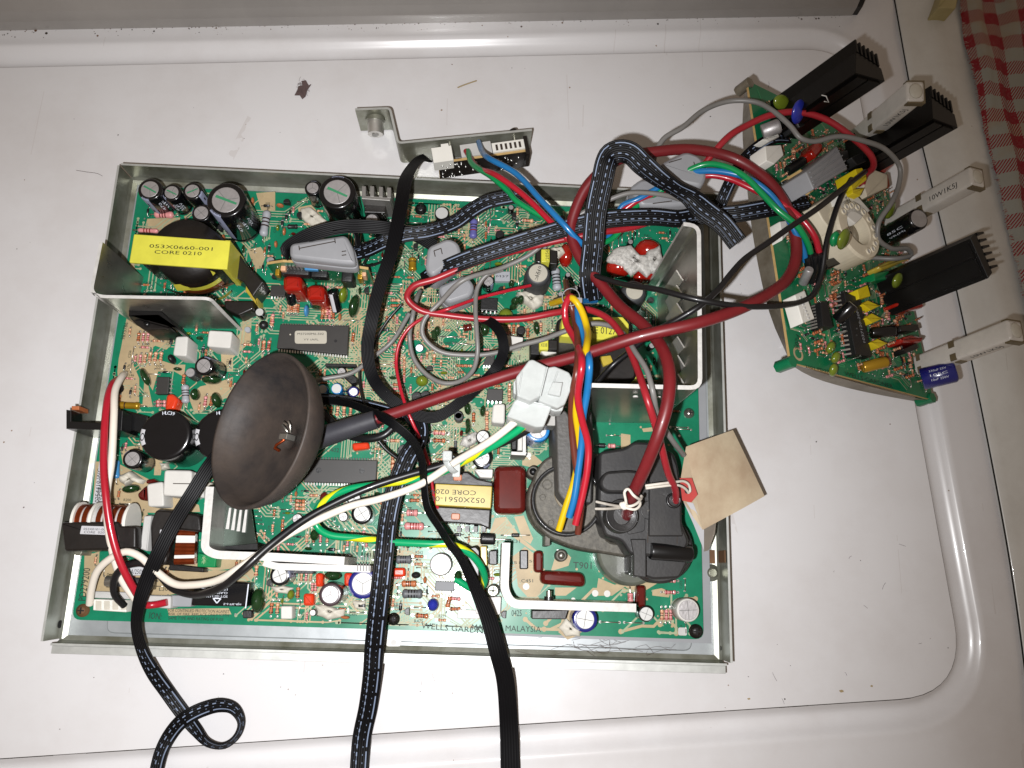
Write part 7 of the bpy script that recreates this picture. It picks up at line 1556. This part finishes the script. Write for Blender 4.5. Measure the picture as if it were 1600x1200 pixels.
wire([(631, 372, 50), (601, 345+20, 44), (575, 400, 40), (568, 415, 36), (590, 412, 40), (612, 398, 46)], .7, 'wire_black', 'black_lead', None, 'thin black lead hooked under the ribbon by the left grey clamp', 'wire', TB_)

# ribbons
random.seed(12)
ribbon([(668, 247, 22), (655, 250, 30, 20), (643, 262, 40, 20), (633, 284, 54), (626, 324, 66), (610, 399, 72), (592, 452, 72), (580, 503, 70), (574, 545, 64), (580, 584, 58), (594, 608, 52), (616, 628, 48), (650, 648, 46), (680, 652, 46), (712, 634, 48), (745, 606, 54), (770, 582, 62), (786, 552, 62), (784, 525, 62), (770, 506, 58), (750, 497, 46), (742, 492, 40)], 9.0, 9, taper=(.95, .62), label='plain black ribbon cable hanging from the small bracket down across the board', printed=False)
ribbon([(470, 622, 34, 60), (500, 624, 38, 62), (538, 629, 46, 62), (570, 640, 60, 58), (612, 661, 82, 55), (640, 684, 80, 55), (657, 714, 68, 58), (662, 750, 60, 60), (668, 793, 58, 60), (688, 826, 54, 62), (703, 850, 56, 62), (720, 872, 52, 60), (744, 920, 44, 40), (763, 965, 38, 15), (779, 1022, 32), (789, 1060, 24), (795, 1130, 10), (798, 1225, 5)], 10.4, 7, taper=(.5, 1.08), label='plain black ribbon cable leaving the tray at the bottom, right of the printed one', printed=False)
ribbon([(640, 640, 40), (655, 668, 42), (652, 690, 44), (637, 714, 46), (616, 769, 46), (606, 816, 46), (601, 861, 48), (594, 924, 46), (588, 977, 40), (584, 1019, 32), (582, 1051, 22), (575, 1105, 10), (565, 1155, 4), (560, 1225, 4)], 10.6, 8, label='black ribbon cable with white dashes leaving the tray at the bottom centre')
ribbon([(362, 688, 44), (345, 706, 46), (327, 729, 50), (300, 772, 52), (272, 817, 50), (247, 866, 48), (230, 905, 44), (217, 944, 40, 15), (213, 977, 34, 25), (221, 1013, 27, 20), (240, 1051, 16), (262, 1082, 8), (284, 1112, 6), (306, 1140, 7, 20), (326, 1161, 10, 45), (350, 1165, 11, 62), (370, 1150, 11, 75), (377, 1128, 11, 80), (366, 1108, 11, 60), (345, 1102, 10, 35), (318, 1108, 9, 15), (290, 1122, 9, 0), (268, 1145, 4, 0), (252, 1175, 4, 10), (240, 1225, 4, 10)], 8.2, 7, pfrom=125, label='black printed ribbon cable curling into a loop at the bottom left')
ribbon([(660, 440, 50), (680, 427, 58), (722, 408, 66), (786, 386, 72), (850, 366, 76), (903, 351, 78), (945, 343, 80), (1020, 339, 80), (1060, 342, 78), (1086, 338, 76), (1118, 336, 80), (1150, 334, 84), (1192, 327, 86), (1235, 319, 84), (1262, 314, 78)], 10.5, 9, label='black printed ribbon cable running level from the middle clamp to the leaning board')
ribbon([(812, 305, 56), (795, 308, 56), (760, 316, 56), (735, 330, 56), (710, 348, 56), (668, 362, 58), (631, 367, 58), (600, 378, 58), (575, 390, 52), (545, 398, 46)], 9.5, 9, label='black printed ribbon cable arching from the tray rim to the left grey clamp')
ribbon([(452, 400, 52, 60), (448, 390, 56, 50), (470, 374, 60, 35), (500, 362, 62, 30), (539, 354, 62, 20), (571, 354, 62, 15), (607, 357, 60, 10), (650, 368, 52), (680, 385, 46)], 8, 8, label='plain black ribbon cable draped over the left grey clamp', printed=False)
ribbon([(560, 384, 56, 60), (556, 366, 58, 60), (545, 358, 60, 50), (520, 360, 61, 40)], 5, 5, label='short curl of black ribbon at the end of the left grey clamp', printed=False)
ribbon([(926, 470, 70), (922, 430, 80), (926, 388, 84), (931, 331, 92), (941, 282, 100), (948, 252, 106), (955, 240, 110, 10), (972, 236, 112, 25), (986, 240, 112, 40), (1003, 256, 110, 44), (1030, 278, 106, 66), (1056, 295, 102, 80), (1078, 308, 100, 66), (1098, 326, 98, 24), (1129, 350, 96, 4), (1153, 380, 94, 0)], 12, 11, label='wide black printed ribbon folded over the rear tray wall, cut off at its right end')
ribbon([(1232, 216, 64), (1210, 216, 72), (1192, 224, 76), (1167, 245, 76), (1154, 262, 74), (1141, 285, 72), (1133, 302, 70), (1125, 320, 66), (1118, 334, 60)], 7.2, 7, label='narrow black printed ribbon cable dropping from the upper plug of the leaning board')
ribbon([(480, 625, 30), (510, 624, 30), (540, 627, 28), (575, 634, 26), (606, 642, 26), (640, 652, 28)], 6.5, 7, label='printed ribbon cable emerging from under the rubber cup', printed=True)

# grey snap-on ferrite clamps
def clamp(pix, z1, z0, label, slots=(), name='ferrite_clamp', m='clamp_grey', extra=None, dy=None):
    c = U(*pix[0], z0); R0 = thing(name, (c.x, c.y, z0), label, 'ferrite clamp', 'grey ferrite clamps round the cables'); b = MB(); q = [U(x, y, z1).to_2d() for x, y in pix]; b.prism(round_poly(q, 3.2, 5), (z0+z1)/2+.3, z1, m, ch=2.0); b.build('upper_shell', R0); b = MB(); b.prism(offset_poly(round_poly(q, 3.2, 5), -.5), z0, (z0+z1)/2, m, ch=.6); b.build('lower_shell', R0)
    b = MB()
    for (x0_, y0_, x1_, y1_) in slots: a = U(x0_, y0_, z1+.06); e = U(x1_, y1_, z1+.06); b.tube([a, e], .28, 'grime', 5)
    if slots: b.build('latch_seam', R0)
    return R0
clamp([(452, 380), (541, 366), (552, 388), (556, 412), (540, 412), (452, 402)], 60, 47, 'grey ferrite clamp lying above the upright daughter board', [(468, 388, 524, 377), (467, 384, 468, 391), (523, 373, 524, 380), (534, 393, 541, 392), (534, 399, 541, 398)])
clamp([(668, 385), (700, 371), (716, 378), (722, 398), (676, 432), (664, 420)], 62, 40, 'rounded grey ferrite clamp in the middle with ribbon looped through it', [(678, 392, 689, 388), (678, 392, 680, 401), (689, 388, 691, 397)])
clamp([(684, 447), (728, 428), (742, 446), (736, 462), (700, 474), (688, 462)], 50, 32, 'lower grey ferrite clamp tucked under the red focus cable')
clamp([(1030, 256), (1072, 235), (1095, 243), (1105, 262), (1104, 280), (1096, 292), (1060, 285)], 88, 62, 'grey ferrite clamp round the red, green and blue wires, right of the folded ribbon', [(1045, 254, 1065, 248), (1084, 253, 1086, 260), (1086, 260, 1091, 259)])
clamp([(984, 292), (1002, 278), (1050, 284), (1098, 300), (1092, 318), (1050, 322), (1000, 322)], 74, 50, 'grey ferrite clamp lying on the rear tray wall, under the wide ribbon', [(1014, 296, 1018, 301), (1020, 318, 1050, 314)])

# paper tag with red eyelet, and the string
TG = thing('paper_tag', (U(1130, 740, 30).x, U(1130, 740, 30).y, 27), 'blank tan paper tag hanging over the right wall, tied on with white string', 'paper tag')
def sheet(pix, m, name, parent, bend=0, nx=10):
    a, b_, c, d = [U(x, y, z) for x, y, z in pix]; bb2 = MB(); vs = []
    for j in range(nx+1):
        for i in range(nx+1):
            u, v = i/nx, j/nx; p = a.lerp(b_, u).lerp(d.lerp(c, u), v); p.z += bend*math.sin(math.pi*u)*math.sin(1.2+v*1.5) + .4*math.sin(u*7+v*3); vs.append(p)
    fs = [[j*(nx+1)+i, j*(nx+1)+i+1, (j+1)*(nx+1)+i+1, (j+1)*(nx+1)+i] for j in range(nx) for i in range(nx)]
    vs2 = [p-V((0, 0, .35)) for p in vs]; bb2.add(vs, [f_[::-1] for f_ in fs], m, True); bb2.add(vs2, fs, m, True); return bb2.build(name, parent)
sheet([(1072, 698, 62), (1145, 672, 42), (1195, 775, 34), (1098, 828, 46)], 'paper_tag', 'tag_card', TG, 2.5)
b = MB(); q = [U(x, y, z) for x, y, z in [(1072, 698, 61.8), (1064, 745, 60), (1068, 784, 56), (1083, 808, 50), (1098, 828, 46)]]; b.quad([q[0], q[1], q[2], q[3], q[4]], 'paper_tag'); b.build('tag_shoulder', TG)
b = MB(); b.quad([U(x, y, z) for x, y, z in [(1062, 747, 61), (1081, 747, 61.5), (1090, 773, 59), (1080, 785, 57), (1066, 782, 57)]], 'paper_red'); b.build('eyelet_patch', TG)
b = MB(); c_ = U(1074, 767, 61.4); b.disc(c_, 1.6, 'slot_dark', c_.z, 14); b.build('eyelet_hole', TG)
b = MB(); b.quad([U(x, y, z) for x, y, z in [(1068, 784, 55), (1083, 786, 54), (1100, 828, 44), (1100, 860, 36), (1084, 820, 46)]], 'label_white'); b.quad([U(x, y, z) for x, y, z in [(1098, 828, 44), (1119, 815, 40), (1117, 834, 36), (1107, 860, 32), (1100, 862, 34)]], 'paper_grey'); b.build('folded_stub', TG)
ST = thing('string', (U(985, 790, 60).x, U(985, 790, 60).y, 60), 'white cotton string knotted round the thick red cable where it enters the black transformer', 'string')
for k, L in enumerate([[(932, 784, 64), (950, 788, 72), (972, 792, 88)], [(931, 795, 64), (950, 795, 72), (972, 793, 88)], [(972, 793, 88), (978, 786, 92), (976, 768, 96), (981, 764, 97), (990, 774, 99), (1001, 780, 93), (1002, 775, 90)], [(972, 792, 88), (980, 794, 92), (992, 796, 92), (1000, 789, 90), (999, 781, 88)], [(975, 789, 90), (985, 791, 94), (996, 786, 92), (1003, 776, 88)], [(1008, 759, 76), (1030, 756, 76), (1056, 753, 72), (1068, 752, 68), (1076, 757, 65), (1078, 768, 62), (1074, 770, 61)], [(1009, 763, 76), (1032, 760, 75), (1058, 758, 71), (1070, 763, 66), (1076, 770, 62)]]): wire(L, .72, 'string', 'strand', ST, seg=8, step=1)
b = MB()
for i in range(5): c_ = U(972+random.uniform(-3, 5), 791+random.uniform(-4, 4), 91); b.ell(c_, 1.7, 1.4, 1.1, 'string', None, 10, 6)
b.build('knot', ST)
